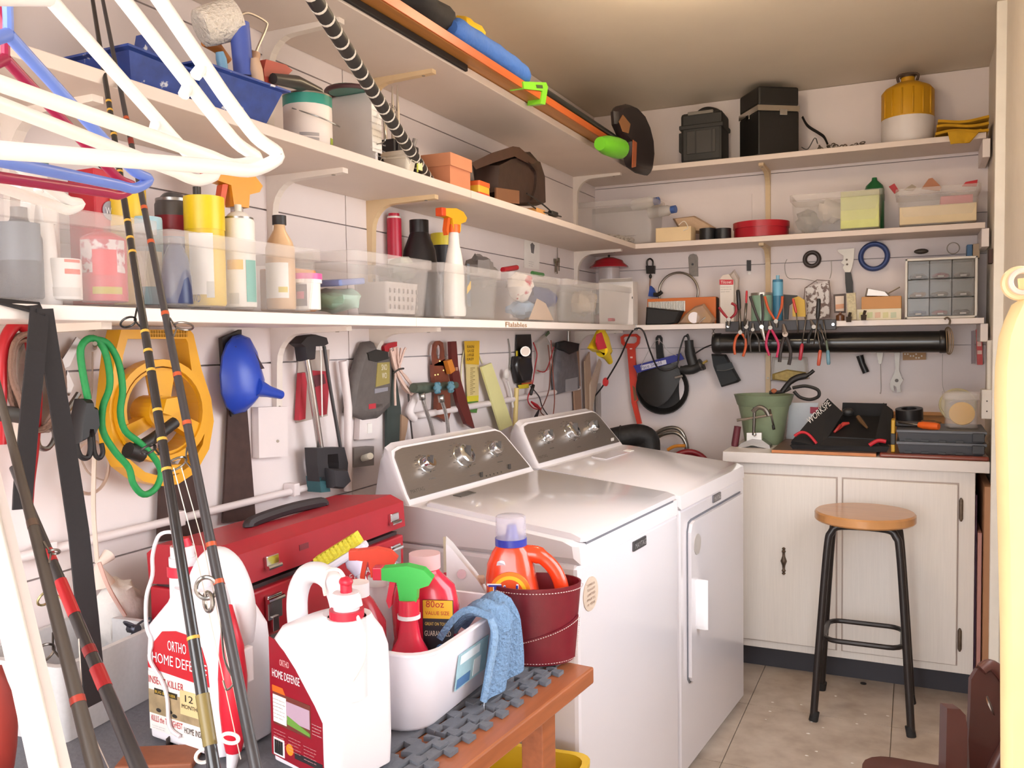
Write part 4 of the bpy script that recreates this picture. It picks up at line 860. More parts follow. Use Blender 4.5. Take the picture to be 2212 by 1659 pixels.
t = T('filter_box', 'red filter box with grey badge behind the left tote rim', 'box', G1); t.p('box', MB().bb((.08, P.y-.035, zi), (.15, P.y+.03, zi+h), b=.002), m('#b81f2c', .45)); t.p('badge', MB().cyl((.151, P.y-.002, zi+h*.70), (.1525, P.y-.002, zi+h*.70), .018, n=18), m('#8d8a96', .4), 0)
t.p('badge_text', MB().text('WIX', (.153, P.y-.015, zi+h*.67), Y, Z, .013, .026), m('#e9e6ea', .5), 0); t.done()
P, r, h = bl(270, .15, 82, 398, zi); t = bottle('yellow_canister', 'yellow canister rising above the left tote', 'canister', P, r, h, 'straight', m('#dcb72d', .4), group=G1); t.done()
M = fr((.20, yl_(95, .20), ZS[0]+HT[0]-.015), 1.9)
t = T('white_trigger_sprayer', 'white trigger sprayer head poking above the left tote', 'sprayer', G1); t.p('bottle', MB(M).cyl((0, 0, -.15), (0, 0, .0), .028, .018, n=14), m('#eae6e4', .4)); trigger(t, M, 0, m('#f1eeec', .35), m('#f1eeec', .35), m('#f1eeec', .35), 1.3); t.done()
# tote 2
G2 = 'cans and bottles in the second tote'
P, r, h = bl(362, .245, 66, 512, zi); P.y = max(P.y, Y1[1][0]+r+.02); t = bottle('grease_can', 'dark blue tapered bottle at the left of the second tote', 'bottle', P, r, h, 'cone', m('#24315c', .35), group=G2); t.done()
P, r, h = bl(372, .12, 74, 413, zi); t = bottle('aerosol_can', 'silver-topped aerosol can with red and blue band', 'spray can', P, r, h, 'can', m('#6b6a6c', .35, .5), [('band', .60, .78, 1.01, m('#9b2f3f', .4)), ('band', .45, .60, 1.01, m('#34407c', .4)), ('crown', .905, .93, .95, m('#a8a6a4', .3, .9))], G2); t.done()
P, r, h = bl(440, .215, 82, 428, zi); t = bottle('aerosol_can', 'tall yellow spray can with white label and yellow cap', 'spray can', P, r, h, 'straight', m('#dfbb2b', .4), [('cap', .70, 1.005, 1.03, m('#e6c31f', .35))], G2); lab(t, P, r, h*.10, h*.66, '#eeeae6', 1.02, -50, 22); wrtext(t, P, r, 'WD', h*.03, .016, -40, -18, m('#46506b', .5)); lab(t, P, r, h*.07, h*.22, '#c9c9c4', 1.03, 0, 22); t.done()
P, r, h = bl(425, .12, 44, 404, zi); t = bottle('lubricant_bottle', 'dark bottle with black cap behind the yellow spray can', 'bottle', P, r, h, 'bottle', m('#3f3835', .4), group=G2); t.done()
P, r, h = bl(514, .225, 68, 455, zi); t = bottle('aerosol_can', 'white spray can with yellow and teal label stripes', 'spray can', P, r, h, 'can', m('#ebe7e2', .4), [('crown', .90, .925, .93, m('#a8a6a4', .3, .9)), ('valve', .99, 1.06, .22, m('#dcd8d0', .4))], G2); lab(t, P, r, h*.38, h*.48, '#e3b645', 1.015, -45, 12); lab(t, P, r, h*.05, h*.48, '#3aa79a', 1.02, 22, 70); lab(t, P, r, h*.03, h*.14, '#bcbab4', 1.02, -40, -5); t.done()
M = fr((.13, yl_(516, .13), zi), 1.35); hh = ox(.13, 520, 450).z-zi
t = T('trigger_sprayer', 'clear spray bottle with orange and yellow trigger above the second tote', 'sprayer', G2); t.p('bottle', MB(M).lathe([(.03, 0), (.034, .01), (.034, hh*.6), (.014, hh*.9), (.014, hh)], n=16), m('#c9beb8', .3, clear=.3)); trigger(t, M, hh, m('#e79a1c', .4), m('#d8541f', .4), m('#e0481d', .4), 1.5); t.done()
P, r, h = bl(603, .20, 62, 470, zi); t = bottle('glue_bottle', 'amber glue bottle with black cap and white label', 'bottle', P, r, h, 'bottle', m('#d8b28a', .35), [('cap', .92, 1.02, .48, m('#2e2a2a', .5))], G2); lab(t, P, r, h*.12, h*.5, '#f0ede8', 1.02, -75, 30); lab(t, P, r, h*.18, h*.24, '#d9c65e', 1.03, -10, 25); t.done()
P, r, h = bl(662, .22, 58, 592, zi); t = bottle('cleaner_tub', 'small white tub with pink lid in the second tote', 'tub', P, r, h, 'straight', m('#efeae6', .4), [('lid', .84, 1.0, 1.15, m('#dd5fa0', .4)), ('lid_rim', .74, .84, 1.12, m('#f3efec', .4))], G2); lab(t, P, r, h*.1, h*.7, '#3a2b40', 1.02, -60, 0); lab(t, P, r, h*.3, h*.5, '#c9406a', 1.03, -45, -12); t.done()
one('sponge_pack', MB().bb((.10, yl_(560, .1), zi), (.19, yl_(620, .1), zi+.10), b=.004), m('#d8893f', .7), 'orange pack behind the glue bottle in the second tote', 'pack', G2)
# tote 3 and the bottles standing behind it
one('green_bag', MB().ell((.18, Y1[2][0]+.055, zi+.03), (.07, .05, .03), 16, 10, jit=.3, sd=5), m('#9cc0ae', .35, noise_=.2, scale=50), 'crumpled green plastic bag in the third tote', 'bag')
one('blue_tray', MB().box((.17, Y1[2][0]+.06, zi+.075), (.13, .11, .016), Matrix.Rotation(.1, 3, 'X'), b=.004), m('#7d8cc0', .5), 'light blue tray lying on the green bag', 'tray')
t = T('grey_basket', 'grey slotted plastic basket in the third tote', 'basket')
ya, yb = yl_(825, .22), yl_(895, .22)
t.p('basket', MB().loft([[V((x+.18, y+(ya+yb)/2, zz)) for x, y in rr(w_, d_, .01)] for w_, d_, zz in ((.10, yb-ya-.02, zi), (.11, yb-ya, zi+.085), (.10, yb-ya-.01, zi+.085), (.09, yb-ya-.03, zi+.004))]), m('#b5aaa4', .6))
for i in range(3):
    for j in range(7): t.p('slot', MB().box((.236, ya+.015+(yb-ya-.03)*j/6, zi+.018+.022*i), (.002, .005, .012)), m('#8d837f', .7), 0)
t.done()
one('foil_pouch', MB().ell((.13, yl_(870, .13), zi+.14), (.04, .05, .035), 12, 8, jit=.3, sd=8), m('#8b9288', .4, .3), 'crumpled grey green pouch above the basket', 'pouch')
G3 = 'bottles behind the third tote'
P, r, h = bl(851, .028, 30, 468, zi); t = bottle('lotion_bottle', 'slim white bottle with tall red cap', 'bottle', P, r, h, 'straight', m('#ece3de', .4), [('cap', .58, .98, 1.05, m('#b8213c', .35)), ('cap_top', .97, 1.03, .8, m('#b8213c', .35))], G3); t.done()
P, r, h = bl(912, .10, 86, 478, zi); P.y = Y1[2][0]+.29; P, r, h = bl(905, .08, 88, 478, zi); t = bottle('black_bottle', 'squat black bottle with black screw cap', 'bottle', P, r, h, 'cone', m('#232124', .35), [('cap', .88, 1.01, .47, m('#1c1a1c', .4))], G3); t.done()
P, r, h = bl(955, .045, 46, 505, zi); t = bottle('powder_tub', 'black tub with yellow lid behind the orange spray bottle', 'tub', P, r, h, 'straight', m('#232124', .4), [('lid', .86, 1.0, 1.06, m('#d6c22b', .4))], G3); t.done()
# tote 4: white bottle with orange trigger
P, r, h = bl(980, .215, 72, 500, zi); M = fr(P, 1.35)
t = T('trigger_sprayer', 'white spray bottle with orange and yellow trigger in the fourth tote', 'sprayer')
b = t.p('bottle', MB(M).body([(0, .068, .045, .018), (.01, .074, .05, .02), (h*.5, .070, .048, .02), (h*.72, .05, .04, .018), (h*.85, .034, .032, .015), (h, .030, .030, .014)], n=5), m('#efe8e0', .4))
trigger(t, M, h, m('#f0b021', .4), m('#e8641e', .4), m('#e8501d', .4), 1.25); t.p('collar', MB(M).cyl((0, 0, h-.004), (0, 0, h+.02), .020, n=16), m('#ea6a1e', .4))
ca_ = MB(); t.p('label', MB().prism([P+V((.038, .010, .03)), P+V((.036, .036, .03)), P+V((.034, .036, h*.62)), P+V((.036, .016, h*.62))], V((.001, 0, 0))), m('#5b6470', .5), b); t.p('label_band', MB().prism([P+V((.0395, .006, h*.26)), P+V((.0375, .036, h*.33)), P+V((.0375, .036, h*.42)), P+V((.0395, .008, h*.34))], V((.001, 0, 0))), m('#e3b62c', .5), b)
t.done()
def rag(name, label, x, px, py, rad, mat, sd, grp): one(name, MB().ell((x, yl_(px, x), ox(x, px, py).z), rad, 16, 10, jit=.45, sd=sd), mat, label, 'rag', grp)
GR = 'rags and odds in the totes'
rag('grey_rag', 'grey rag bunched behind the orange spray bottle', .11, 1040, 585, (.05, .07, .05), m('#8b8380', .9, bump=.4), 3, GR)
rag('blue_rag', 'dark blue rag in the fifth tote', .20, 1165, 645, (.06, .07, .045), m('#4b5478', .9, bump=.4), 1, GR)
rag('white_rag', 'white and red rag at the front of the fifth tote', .20, 1122, 620, (.05, .03, .05), spots('#e2d8d0', '#b4303f', 14, .52, .9, .05), 2, GR)
rag('light_blue_rag', 'light blue rag at the bottom of the fifth tote', .20, 1128, 668, (.06, .035, .03), m('#8fa9c4', .9), 9, GR)
one('tan_card', MB().prism([V((.262, yl_(p, .262), ox(.262, p, q).z)) for p, q in ((1142, 690), (1195, 692), (1178, 655), (1160, 645))], V((-.002, 0, 0))), m('#c1a58d', .8), 'tan card leaning inside the fifth tote', 'card', GR)
rag('beige_packing', 'crumpled beige packing in the sixth tote', .18, 1260, 655, (.06, .06, .055), m('#c9b59c', .8, bump=.5, scale=30), 4, GR)
rag('brown_packing', 'crumpled brown packing in the tote nearest the corner', .18, 1335, 660, (.05, .05, .05), m('#a98f78', .8, bump=.5, scale=30), 6, GR)
one('pink_stick', MB().box((.24, yl_(1320, .24), zi+.012), (.02, .05, .014), b=.003), m('#c8606a', .6), 'small pink bar in the tote nearest the corner', 'bar', GR)
one('red_tube', MB().tube([ox(.14, 1086, 583), ox(.14, 1116, 578)], .010, 10), m('#b81f2c', .4), 'red tube resting on the fifth tote', 'tube', GR)
one('green_tube', MB().tube([ox(.12, 1150, 590), ox(.12, 1172, 594)], .009, 10), m('#4f8a4c', .4), 'green capped tube lying in the fifth tote', 'tube', GR)
t = T('cardboard_carton', 'white cardboard carton at the corner end of the lowest left shelf', 'carton')
t.p('carton', MB().bb((.12, yl_(1376, .29)+.004, z), (.292, -.30, z+ox(.29, 1390, 612).z-z), b=.002), m('#e4dcd8', .6)); t.p('flap', MB().prism([V((.12, -.30, ox(.29, 1390, 612).z)), V((.29, -.30, ox(.29, 1390, 612).z)), V((.30, -.34, ox(.29, 1390, 612).z+.012)), V((.14, -.34, ox(.29, 1390, 612).z+.012))], V((0, 0, .002))), m('#d9cfc8', .6))
t.p('printed_dot', MB().cyl((.2925, -.315, z+.13), (.2935, -.315, z+.13), .006, n=10), DARK); t.done()
# gold maker's sticker on the shelf edge, hooks, notice on the wall
one('edge_sticker', MB().text('Flalables', V((.3008, yl_(1090, .3), ox(.3, 1090, 706).z)), Y, Z, .016, yl_(1136, .3)-yl_(1090, .3)), m('#b98a45', .35, .5), 'gold lettered sticker on the edge of the lowest left shelf', 'sticker')
t = T('wall_notice', 'white paper notice with a small drawing pinned above the totes', 'notice')
t.p('paper', HL([(1133, 511), (1166, 517), (1165, 583), (1132, 578)], .001, .0012), m('#eee8e4', .7))
t.p('drawing', HL([(1146, 528), (1150, 524), (1155, 530), (1153, 548), (1148, 546)], .0022, .0008), m('#6e6a6c', .7)); tx = MB(); lines(tx, ox(.0035, 1142, 566), Y, Z, .05, 3, .009, .005); t.p('drawing_text', tx, m('#9a9398', .7), kind='stuff'); t.done()
t = T('key_bunch', 'bunch of dull keys hanging on a cord near the corner', 'keys')
t.p('cord', MB().tube([ox(.006, 1204, 535), ox(.006, 1205, 566)], .0015, 5), m('#7d7466', .6))
for i, (a, b) in enumerate((((1200, 564), (1206, 596)), ((1207, 562), (1212, 594)), ((1203, 568), (1199, 590)))): t.p('key', MB().box(ox(.008+.003*i, *a), (.003, .022, .022), b=.001).bb(ox(.0075+.003*i, *a)+V((0, -.004, -.05)), ox(.0075+.003*i, *a)+V((.002, .004, 0))), m('#7d735f', .4, .6)); 
t.done()
# ================================================================== middle left shelf
z = ZS[1]+.001
PB_ = spots('#2b4695', '#c8cbd6', 26, .63, .45, .03, base2='#22397c'); PB2 = m('#4059ab', .35, noise_=.2, scale=20)
def tray(label, ya, yb, x0, x1, h0, h1):
    t = T('paint_tray', label, 'paint tray', 'blue paint trays')
    o = lambda i, z0, z1: [V((x0+i, ya+i, z+z0)), V((x1-i, ya+i, z+z0)), V((x1-i, yb-i, z+z1)), V((x0+i, yb-i, z+z1))]
    t.p('pan', MB().loft([o(.03, 0, 0), o(.012, h0*.6, h1*.6), o(0, h0, h1), o(-.012, h0+.002, h1+.002), o(-.012, h0+.006, h1+.006), o(.004, h0+.004, h1+.004), o(.02, h0*.5, h1*.5), o(.034, .006, .006)], sm=False), PB_); t.p('liner', MB().loft([o(.014, h0*.66, h1*.66), o(.014, h0*.70, h1*.70)], sm=False), PB2); t.done()
tray('deep blue paint-splashed roller tray, behind the white hangers', yl_(280, .27, 150), yl_(425, .27, 200), .05, .27, ox(.27, 300, 115).z-z, ox(.27, 425, 165).z-z)
tray('deep blue paint-splashed roller tray beside the paint can', yl_(432, .285, 200), yl_(612, .285, 250), .05, .285, ox(.285, 450, 148).z-z, ox(.285, 640, 212).z-z)
one('blue_scoop', MB().prism(LX([(310, 120), (318, 72), (345, 76), (395, 140), (400, 165), (330, 150)], .16), V((-.03, 0, 0))), PB_, 'blue paint scoop standing in the left roller tray', 'scoop')
t = T('paint_roller', 'fluffy white paint roller on a wire frame in the blue trays', 'paint roller')
a, b = ox(.16, 430, 62), ox(.20, 512, 38)
t.p('roller_cover', MB().tube([a+(b-a)*k for k in (0, .04, .3, .6, .96, 1)], [.028, .038, .041, .042, .040, .03], 18), m('#f0e6da', 1., noise_=.12, scale=120, bump=1.2))
t.p('wire_frame', MB().tube(cr([b, ox(.2, 535, 28), ox(.2, 572, 46), ox(.2, 575, 60), ox(.2, 556, 104), ox(.2, 548, 128)], 4), .003, 6), m('#b9aea6', .35, .8)); t.p('handle', MB().tube([ox(.2, 552, 115), ox(.2, 545, 165)], .011, 10), m('#c9a184', .5)); t.done()
GB = 'brushes in the blue trays'
one('roller_cover_core', MB().lathe([(.012, 0), (.021, 0), (.021, .11), (.012, .11), (.012, 0)], ox(.21, 527, 165), (ox(.21, 520, 88)-ox(.21, 527, 165)), n=18, cap=(False, False)), m('#4a5fb4', .5), 'blue hollow foam roller tube standing in the tray', 'tube', GB)
one('brush_handle', MB().tube(LX([(482, 150), (478, 128), (474, 112)], .22), [.010, .011, .008], 10), m('#6fa0c4', .4), 'light blue brush handle in the tray', 'handle', GB)
one('brush_handle', MB().tube(LX([(558, 178), (553, 150), (550, 126)], .235), [.013, .014, .009], 10), m('#cfae94', .5), 'wooden brush handle in the tray beside the red brush', 'handle', GB)
one('brush_handle', MB().tube(LX([(492, 132), (470, 104), (440, 92)], .15), [.010, .012, .008], 10), m('#c77a36', .5), 'orange brush handle under the fluffy roller', 'handle', GB)
t = T('paint_brush', 'wide paint brush with red bristle cover lying across the tray', 'brush', GB)
t.p('cover', HL([(570, 150), (575, 128), (618, 140), (632, 152), (600, 185), (572, 178)], .19, .035), m('#b4473c', .5, noise_=.2)); t.p('handle', MB().tube(LX([(590, 170), (640, 178), (690, 200)], .24), [.012, .016, .012], 10), m('#3c3836', .35)); t.done()
GP = 'paint tins on the middle left shelf'
P, r, h = bl(664, .215, 104, 212, z); t = bottle('paint_can', 'white labelled paint can with teal drips', 'paint can', P, r, h, 'straight', m('#e6d9d2', .5), [('paint_drip', .80, 1.0, 1.012, m('#2f8f80', .4)), ('rim', .99, 1.02, 1.02, m('#9b968f', .3, .8)), ('lid', 1.0, 1.03, .88, m('#2f8f80', .4))], GP); lab(t, P, r, h*.18, h*.24, '#a89f9c', 1.015, -20, 25); lab(t, P, r, h*.10, h*.15, '#a89f9c', 1.015, -20, 25); lab(t, P, r, h*.02, h*.2, '#9fae3c', 1.015, 62, 75); t.p('bail_handle', MB().tube(cr([P+V((.0, -r, h*.7)), P+V((r*1.1, -r*.6, h*.5)), P+V((r*1.3, r*.4, h*.42)), P+V((0, r, h*.7))], 5), .0016, 6), m('#8f8b86', .3, .8)); t.done()
ya, yb = yl_(700, .12, 250), yl_(812, .265, 260); zt_ = ox(.265, 760, 172).z
t = T('tall_paint_tin', 'tall rectangular white solvent tin with bar label and teal rim', 'tin', GP); t.p('tin', MB().bb((.12, ya+.03, z), (.265, yb, zt_), b=.006), m('#dad3cf', .35, .3)); t.p('lid', MB().cyl((.19, (ya+yb)/2, zt_), (.19, (ya+yb)/2, zt_+.012), .05, n=20), m('#4e8378', .4))
t.p('dark_rim', MB().torus((.19, (ya+yb)/2+.01, zt_+.004), Z, .062, .006, 26, 6), m('#4b2c30', .5)); t.p('label', MB().bb((.265, ya+.045, z+.03), (.2662, yb-.02, zt_-.012), b=0), m('#e9e4df', .5)); tx = MB(); lines(tx, (.2665, ya+.06, zt_-.04), Y, Z, yb-ya-.09, 9, .016, .006); t.p('label_text', tx, m('#b3aca9', .6), kind='stuff')
tx = MB(); tx.text('KLEAN', (.2666, ya+.06, zt_-.03), Y, Z, .012, .06); t.p('label_text', tx, DARK); t.p('wire_handle', MB().tube(cr([(.267, ya+.04, z+.15), (.30, (ya+yb)/2, z+.06), (.267, yb, z+.05)], 6), .0018, 6), m('#8f8b86', .3, .8)); t.done()
t = T('knife_block', 'black organiser holding pencils and blades, beneath the striped pole', 'organiser'); ya, yb = yl_(838, .16, 300), yl_(905, .18, 300)
t.p('holder', MB().bb((.08, ya, z), (.18, yb, z+.12), b=.004), m('#221f22', .5)); 
for i in range(4): t.p('pocket_rib', MB().bb((.18, ya+.012+i*(yb-ya)/4.4, z+.006), (.186, ya+.03+i*(yb-ya)/4.4, z+.115), b=.002), m('#2c282b', .5))
for i, (a, hh_) in enumerate(((.25, .20), (.55, .24), (.75, .25))): t.p('blade', MB().lathe([(.006, 0), (.006, hh_*.7), (.001, hh_)], (.13, ya+(yb-ya)*a, z+.05), n=8), m('#b9ad9f', .4, .5))
t.p('pen', MB().tube([(.16, yb-.012, z+.10), (.17, yb-.006, z+.145)], .007, 8), m('#8f8a8c', .4)); t.done()
ya, yb = yl_(822, .2, 340), yl_(905, .29, 350); hh_ = ox(.29, 870, 318).z-z
t = T('food_tub', 'small clear square food tub with yellow green label', 'tub'); o = lambda i, zz: [V((x+.245, y+(ya+yb)/2, zz)) for x, y in rr(.085-2*i, yb-ya-2*i, .01)]
t.p('tub', MB().loft([o(.008, z), o(.0, z+hh_*.8), o(-.004, z+hh_*.8), o(-.004, z+hh_), o(.004, z+hh_+.002)]), m('#d8cdbd', .35, noise_=.1)); t.p('label', MB().bb((.286, ya+.045, z+.005), (.2895, yb-.003, z+hh_*.78)), m('#c9d15a', .5)); t.p('label', MB().bb((.288, ya+.068, z+.012), (.2905, yb-.004, z+hh_*.76)), m('#e9dca8', .5)); t.p('rubber_band', MB().tube([o(-.006, z+hh_*.5)[k]+Z*.012*math.sin(k) for k in range(0, 20)], .0013, 5, closed=True), m('#e6dccb', .6)); t.done()
ya, yb = yl_(910, .19, 350), yl_(1018, .29, 370); hh_ = ox(.29, 965, 325).z-z
t = T('cardboard_box', 'terracotta coloured cardboard box with a lift-off lid', 'box'); t.p('box', MB().bb((.195, ya, z), (.286, yb, z+hh_*.62)), m('#c9825f', .8, noise_=.06)); t.p('lid', MB().bb((.190, ya-.004, z+hh_*.6), (.291, yb+.004, z+hh_), b=.001), m('#cb8763', .8, noise_=.06)); t.done()
P = V((.272, yl_(1038, .275, 405), z)); t = T('tobacco_tin', 'small orange and yellow tin in front of the leather pouch', 'tin'); t.p('tin', MB().body([(0, .035, .075, .006), (.028, .035, .075, .006)], o=P), m('#d9ac35', .4)); t.p('lid', MB().body([(.028, .038, .078, .007), (.042, .038, .078, .007)], o=P), m('#d5612c', .4)); t.p('band', MB().body([(-.0005, .0365, .0765, .006), (.007, .0365, .0765, .006)], o=P), m('#cc4f2a', .4)); t.done()
# brown leather pouch with a flap
t = T('leather_pouch', 'dark brown leather pouch with stiff raised flap', 'pouch'); LE = m('#36221a', .55, noise_=.25, scale=25, bump=.15)
bt = ox(.17, 1090, 470).z
def snap(P): return [V((p.x, p.y, max(p.z, z+.001))) for p in P]
t.p('pouch', pil(snap(LX([(1030, 360), (1060, 345), (1100, 338), (1130, 352), (1141, 385), (1143, 445), (1058, 445), (1026, 420)], .20)), V((.075, 0, 0)), .92), LE)
t.p('pouch_back', pil(snap(LX([(1020, 355), (1060, 340), (1110, 330), (1130, 352), (1130, 440), (1030, 430)], .12)), V((.07, 0, 0)), .95), m('#2c1b15', .6, noise_=.25, scale=25))
t.p('flap', MB().loft([snap(LX([(1018, 352), (1060, 331), (1108, 316), (1122, 318), (1158, 350), (1146, 354), (1126, 345), (1112, 336), (1066, 348), (1026, 362)], .21)), snap(LX([(1018, 352), (1060, 331), (1108, 316), (1122, 318), (1160, 350), (1148, 356), (1126, 346), (1112, 338), (1066, 352), (1028, 366)], .285))], sm=False), m('#40281e', .5, noise_=.25, scale=25))
t.p('strap', MB().ribbon(cr(LX([(1132, 350), (1150, 372), (1150, 405), (1142, 432)], .27), 5), X, .03, .004), m('#2f1f1a', .5)); t.p('toe_band', HL([(1072, 405), (1122, 412), (1122, 440), (1072, 436)], .272, .006), m('#7a5238', .5)); t.done()
one('wood_block', MB().bb((.235, yl_(1135, .24, 430), z), (.285, yl_(1178, .285, 450), z+.02), b=.003), m('#cf9656', .6), 'small wood block by the black cord on the middle left shelf', 'block')
t = T('cord_with_clip', 'looped black cord with clip at the end of the middle left shelf', 'cord'); q = lambda p, a, b: V((p, yl_(a, p, b), ox(p, a, b).z))
t.p('cord', MB().tube(cr([q(.29, 1138, 418), q(.29, 1160, 432), q(.29, 1185, 452), q(.285, 1200, 468)], 5), .003, 6), DARK); t.p('cord', MB().tube(cr([q(.28, 1140, 438), q(.28, 1165, 455), q(.29, 1190, 462), q(.29, 1212, 468)], 5), .003, 6), DARK); t.p('clip', MB().box(q(.285, 1195, 462), (.02, .06, .018), b=.004), DARK); t.done()
# striped pole: black with white rings, leaning from the middle shelf past the top shelf
A = ox(.215, 936, 318); A.z = z; B = ad(1.55, 655, -40); u_ = (B-A).normalized(); L = (B-A).length
t = T('striped_pole', 'black pole with white rings leaning across the shelves', 'pole'); t.p('pole', MB().tube([A, B], .0155, 14), m('#2a2625', .5, noise_=.2, scale=60))
n = 24
for i in range(n): 
    s = L*(.02+i*.041); t.p('ring', MB().cyl(A+u_*s, A+u_*(s+.006), .0164, n=14), m('#ded6cd', .5))
t.done()
# ================================================================== top left shelf
z = ZS[2]+.001
t = T('long_board', 'long varnished wooden board overhanging the top left shelf', 'board'); ya, yb = -3.2, yl_(1350, .335, 365)
t.p('board', MB().bb((.13, ya, z+.001), (.350, yb, z+.028), b=.003), m('#b5793f', .4, noise_=.2, scale=8, stretch=(8, .6, 8)))
t.p('edge_band', MB().bb((.3505, ya, z+.001), (.355, yb, z+.028), b=.001), m('#c1602b', .4, noise_=.15, scale=8, stretch=(8, .6, 8))); t.done()
one('black_strip', MB().bb((.302, -3.2, ZS[2]-.02), (.312, yl_(1010, .31, 170), ZS[2]-.001), b=.002), m('#1c1819', .6), 'thin black strip along the edge of the top left shelf', 'strip')
zb = z+.0285
one('black_bag', MB().ell((.27, yl_(925, .30, 20), zb+.05), (.08, .17, .05), 18, 10, jit=.3, sd=1), m('#221f22', .8, bump=.3), 'black bag lying on the long varnished board', 'bag')
one('yellow_jacket', MB().ell((.26, yl_(996, .26, 60), zb+.065), (.07, .07, .065), 16, 10, jit=.25, sd=3), m('#e2b71c', .6), 'yellow rubber bundle between the black bag and blue tarp', 'bundle')
one('blue_tarp', MB().tube(cr([(.335, yl_(975, .335, 95), zb+.03), (.33, yl_(1030, .33, 125), zb+.036), (.33, yl_(1095, .33, 165), zb+.036), (.325, yl_(1135, .325, 190), zb+.03)], 5), [.02]+[.034, .036, .033]*4+[.036, .03, .018], 12), m('#3f6fc4', .7, bump=.4, scale=40), 'rolled blue tarp on the long varnished board', 'tarp')
# string trimmer: green handle and motor, dark guard
GREEN = m('#7fd133', .35)
t = T('string_trimmer', 'green string trimmer with dark debris guard on the top left shelf', 'trimmer')
a = ox(.30, 1155, 192); b = ox(.33, 1330, 318)
hp_ = [(1130, 176), (1180, 178), (1184, 188), (1178, 226), (1168, 224), (1172, 196), (1132, 192)]
t.p('handle', HL(hp_, .31, .05), GREEN); t.p('shaft', MB().tube([V((.34, a.y, zb+.02)), V((.34, b.y, zb+.02))], .012, 10), m('#2a2a2a', .4))
t.p('handle_slot', HL([(1158, 183), (1172, 184), (1173, 191), (1160, 190)], .3105, .0505), m('#4a5a3a', .5))
c0 = ox(.395, 1296, 310); c1 = ox(.42, 1340, 322)
t.p('motor_housing', MB().tube([c0, c0+(c1-c0)*.3, c0+(c1-c0)*.8, c1], [.026, .038, .042, .040], 18), m('#6cc22c', .35))
gp = [(1319, 243), (1325, 233), (1345, 228), (1362, 235), (1378, 252), (1390, 278), (1398, 310), (1400, 340), (1396, 372), (1392, 379), (1372, 374), (1352, 360), (1346, 340), (1345, 310), (1330, 290), (1321, 270)]
gx = .375
t.p('guard', pil([ox(gx-.03, *p) for p in gp], V((.045, -.02, 0)), .9), m('#2b2325', .5))
t.p('guard_label', MB().prism([ox(gx+.02, *p) for p in ((1338, 262), (1346, 248), (1362, 268), (1358, 288), (1346, 284))], V((-.003, 0, 0))), m('#a8744a', .5)); t.p('guard_label', MB().prism([ox(gx+.02, *p) for p in ((1368, 302), (1376, 308), (1374, 360), (1366, 362))], V((-.003, 0, 0))), m('#b8653f', .5)); t.done()
# ================================================================== left wall below the shelves
def TL(pts, off, r, n=8, k=5, closed=False): return MB().tube(cr(LX(pts, off), k, closed), r, n, closed)
# conduit along the wall
t = T('wall_conduit', 'white painted pipe running along the left wall', 'pipe')
t.p('pipe', MB().tube([(.022, -3.6, 1.036), (.022, -2.32, 1.030)], .0095, 10), WHITE)
for y in (-3.22, -2.9, -2.5): t.p('clip', MB().bb((.0, y-.012, 1.018), (.038, y+.012, 1.052), b=.003), WHITE)
t.done()
# red bow saw with a coil of rope
t = T('bow_saw', 'red tubular bow saw hanging at the left end of the wall', 'saw')
t.p('frame', TL([(0, 960), (2, 800), (12, 735), (34, 702), (56, 712), (70, 760), (78, 850), (72, 960), (62, 1040), (58, 1096)], .05, .011, 10), m('#b91f2a', .35)); t.p('grip', TL([(-10, 892), (18, 894), (45, 898)], .06, .014, 10), m('#47433f', .6)); t.done()
t = T('rope_coil', 'bundle of twisted brown and white rope behind the black strap', 'rope'); rng = random.Random(5)
RP = [m('#8a6a5c', .9, bump=.5, scale=90), m('#b39a8c', .9, bump=.5, scale=90), m('#9b7f72', .9, bump=.5, scale=90)]
for i in range(13):
    a, b = rng.uniform(-8, 14), rng.uniform(-10, 10); t.p('strand', TL([(24+a, 748+b), (66+a, 728+b), (100+a*2, 778+b*2), (128+a, 850+b), (112+b, 912+a), (70+b, 922), (36+a, 880+b*2), (18+a, 812)], .02+.004*i, .0042, 6, 4, True), RP[i % 3])
t.done()
t = T('steel_shackle', 'steel snap hook hanging under the rope coil', 'shackle'); t.p('loop', TL([(85, 925), (112, 925), (118, 945), (104, 968), (86, 966), (80, 945)], .04, .005, 8, 4, True), m('#8f8a86', .3, .9)); t.p('eye', TL([(118, 925), (150, 880), (170, 850)], .03, .006), m('#8f8a86', .3, .9)); t.done()
one('steel_square', HL([(176, 735), (150, 792), (120, 800), (166, 728)], .012, .004).prism(LX([(146, 800), (160, 832), (150, 855), (140, 838)], .016), V((-.004, 0, 0))), m('#a79d99', .4, .7), 'worn steel square hanging behind the green bungee', 'square')
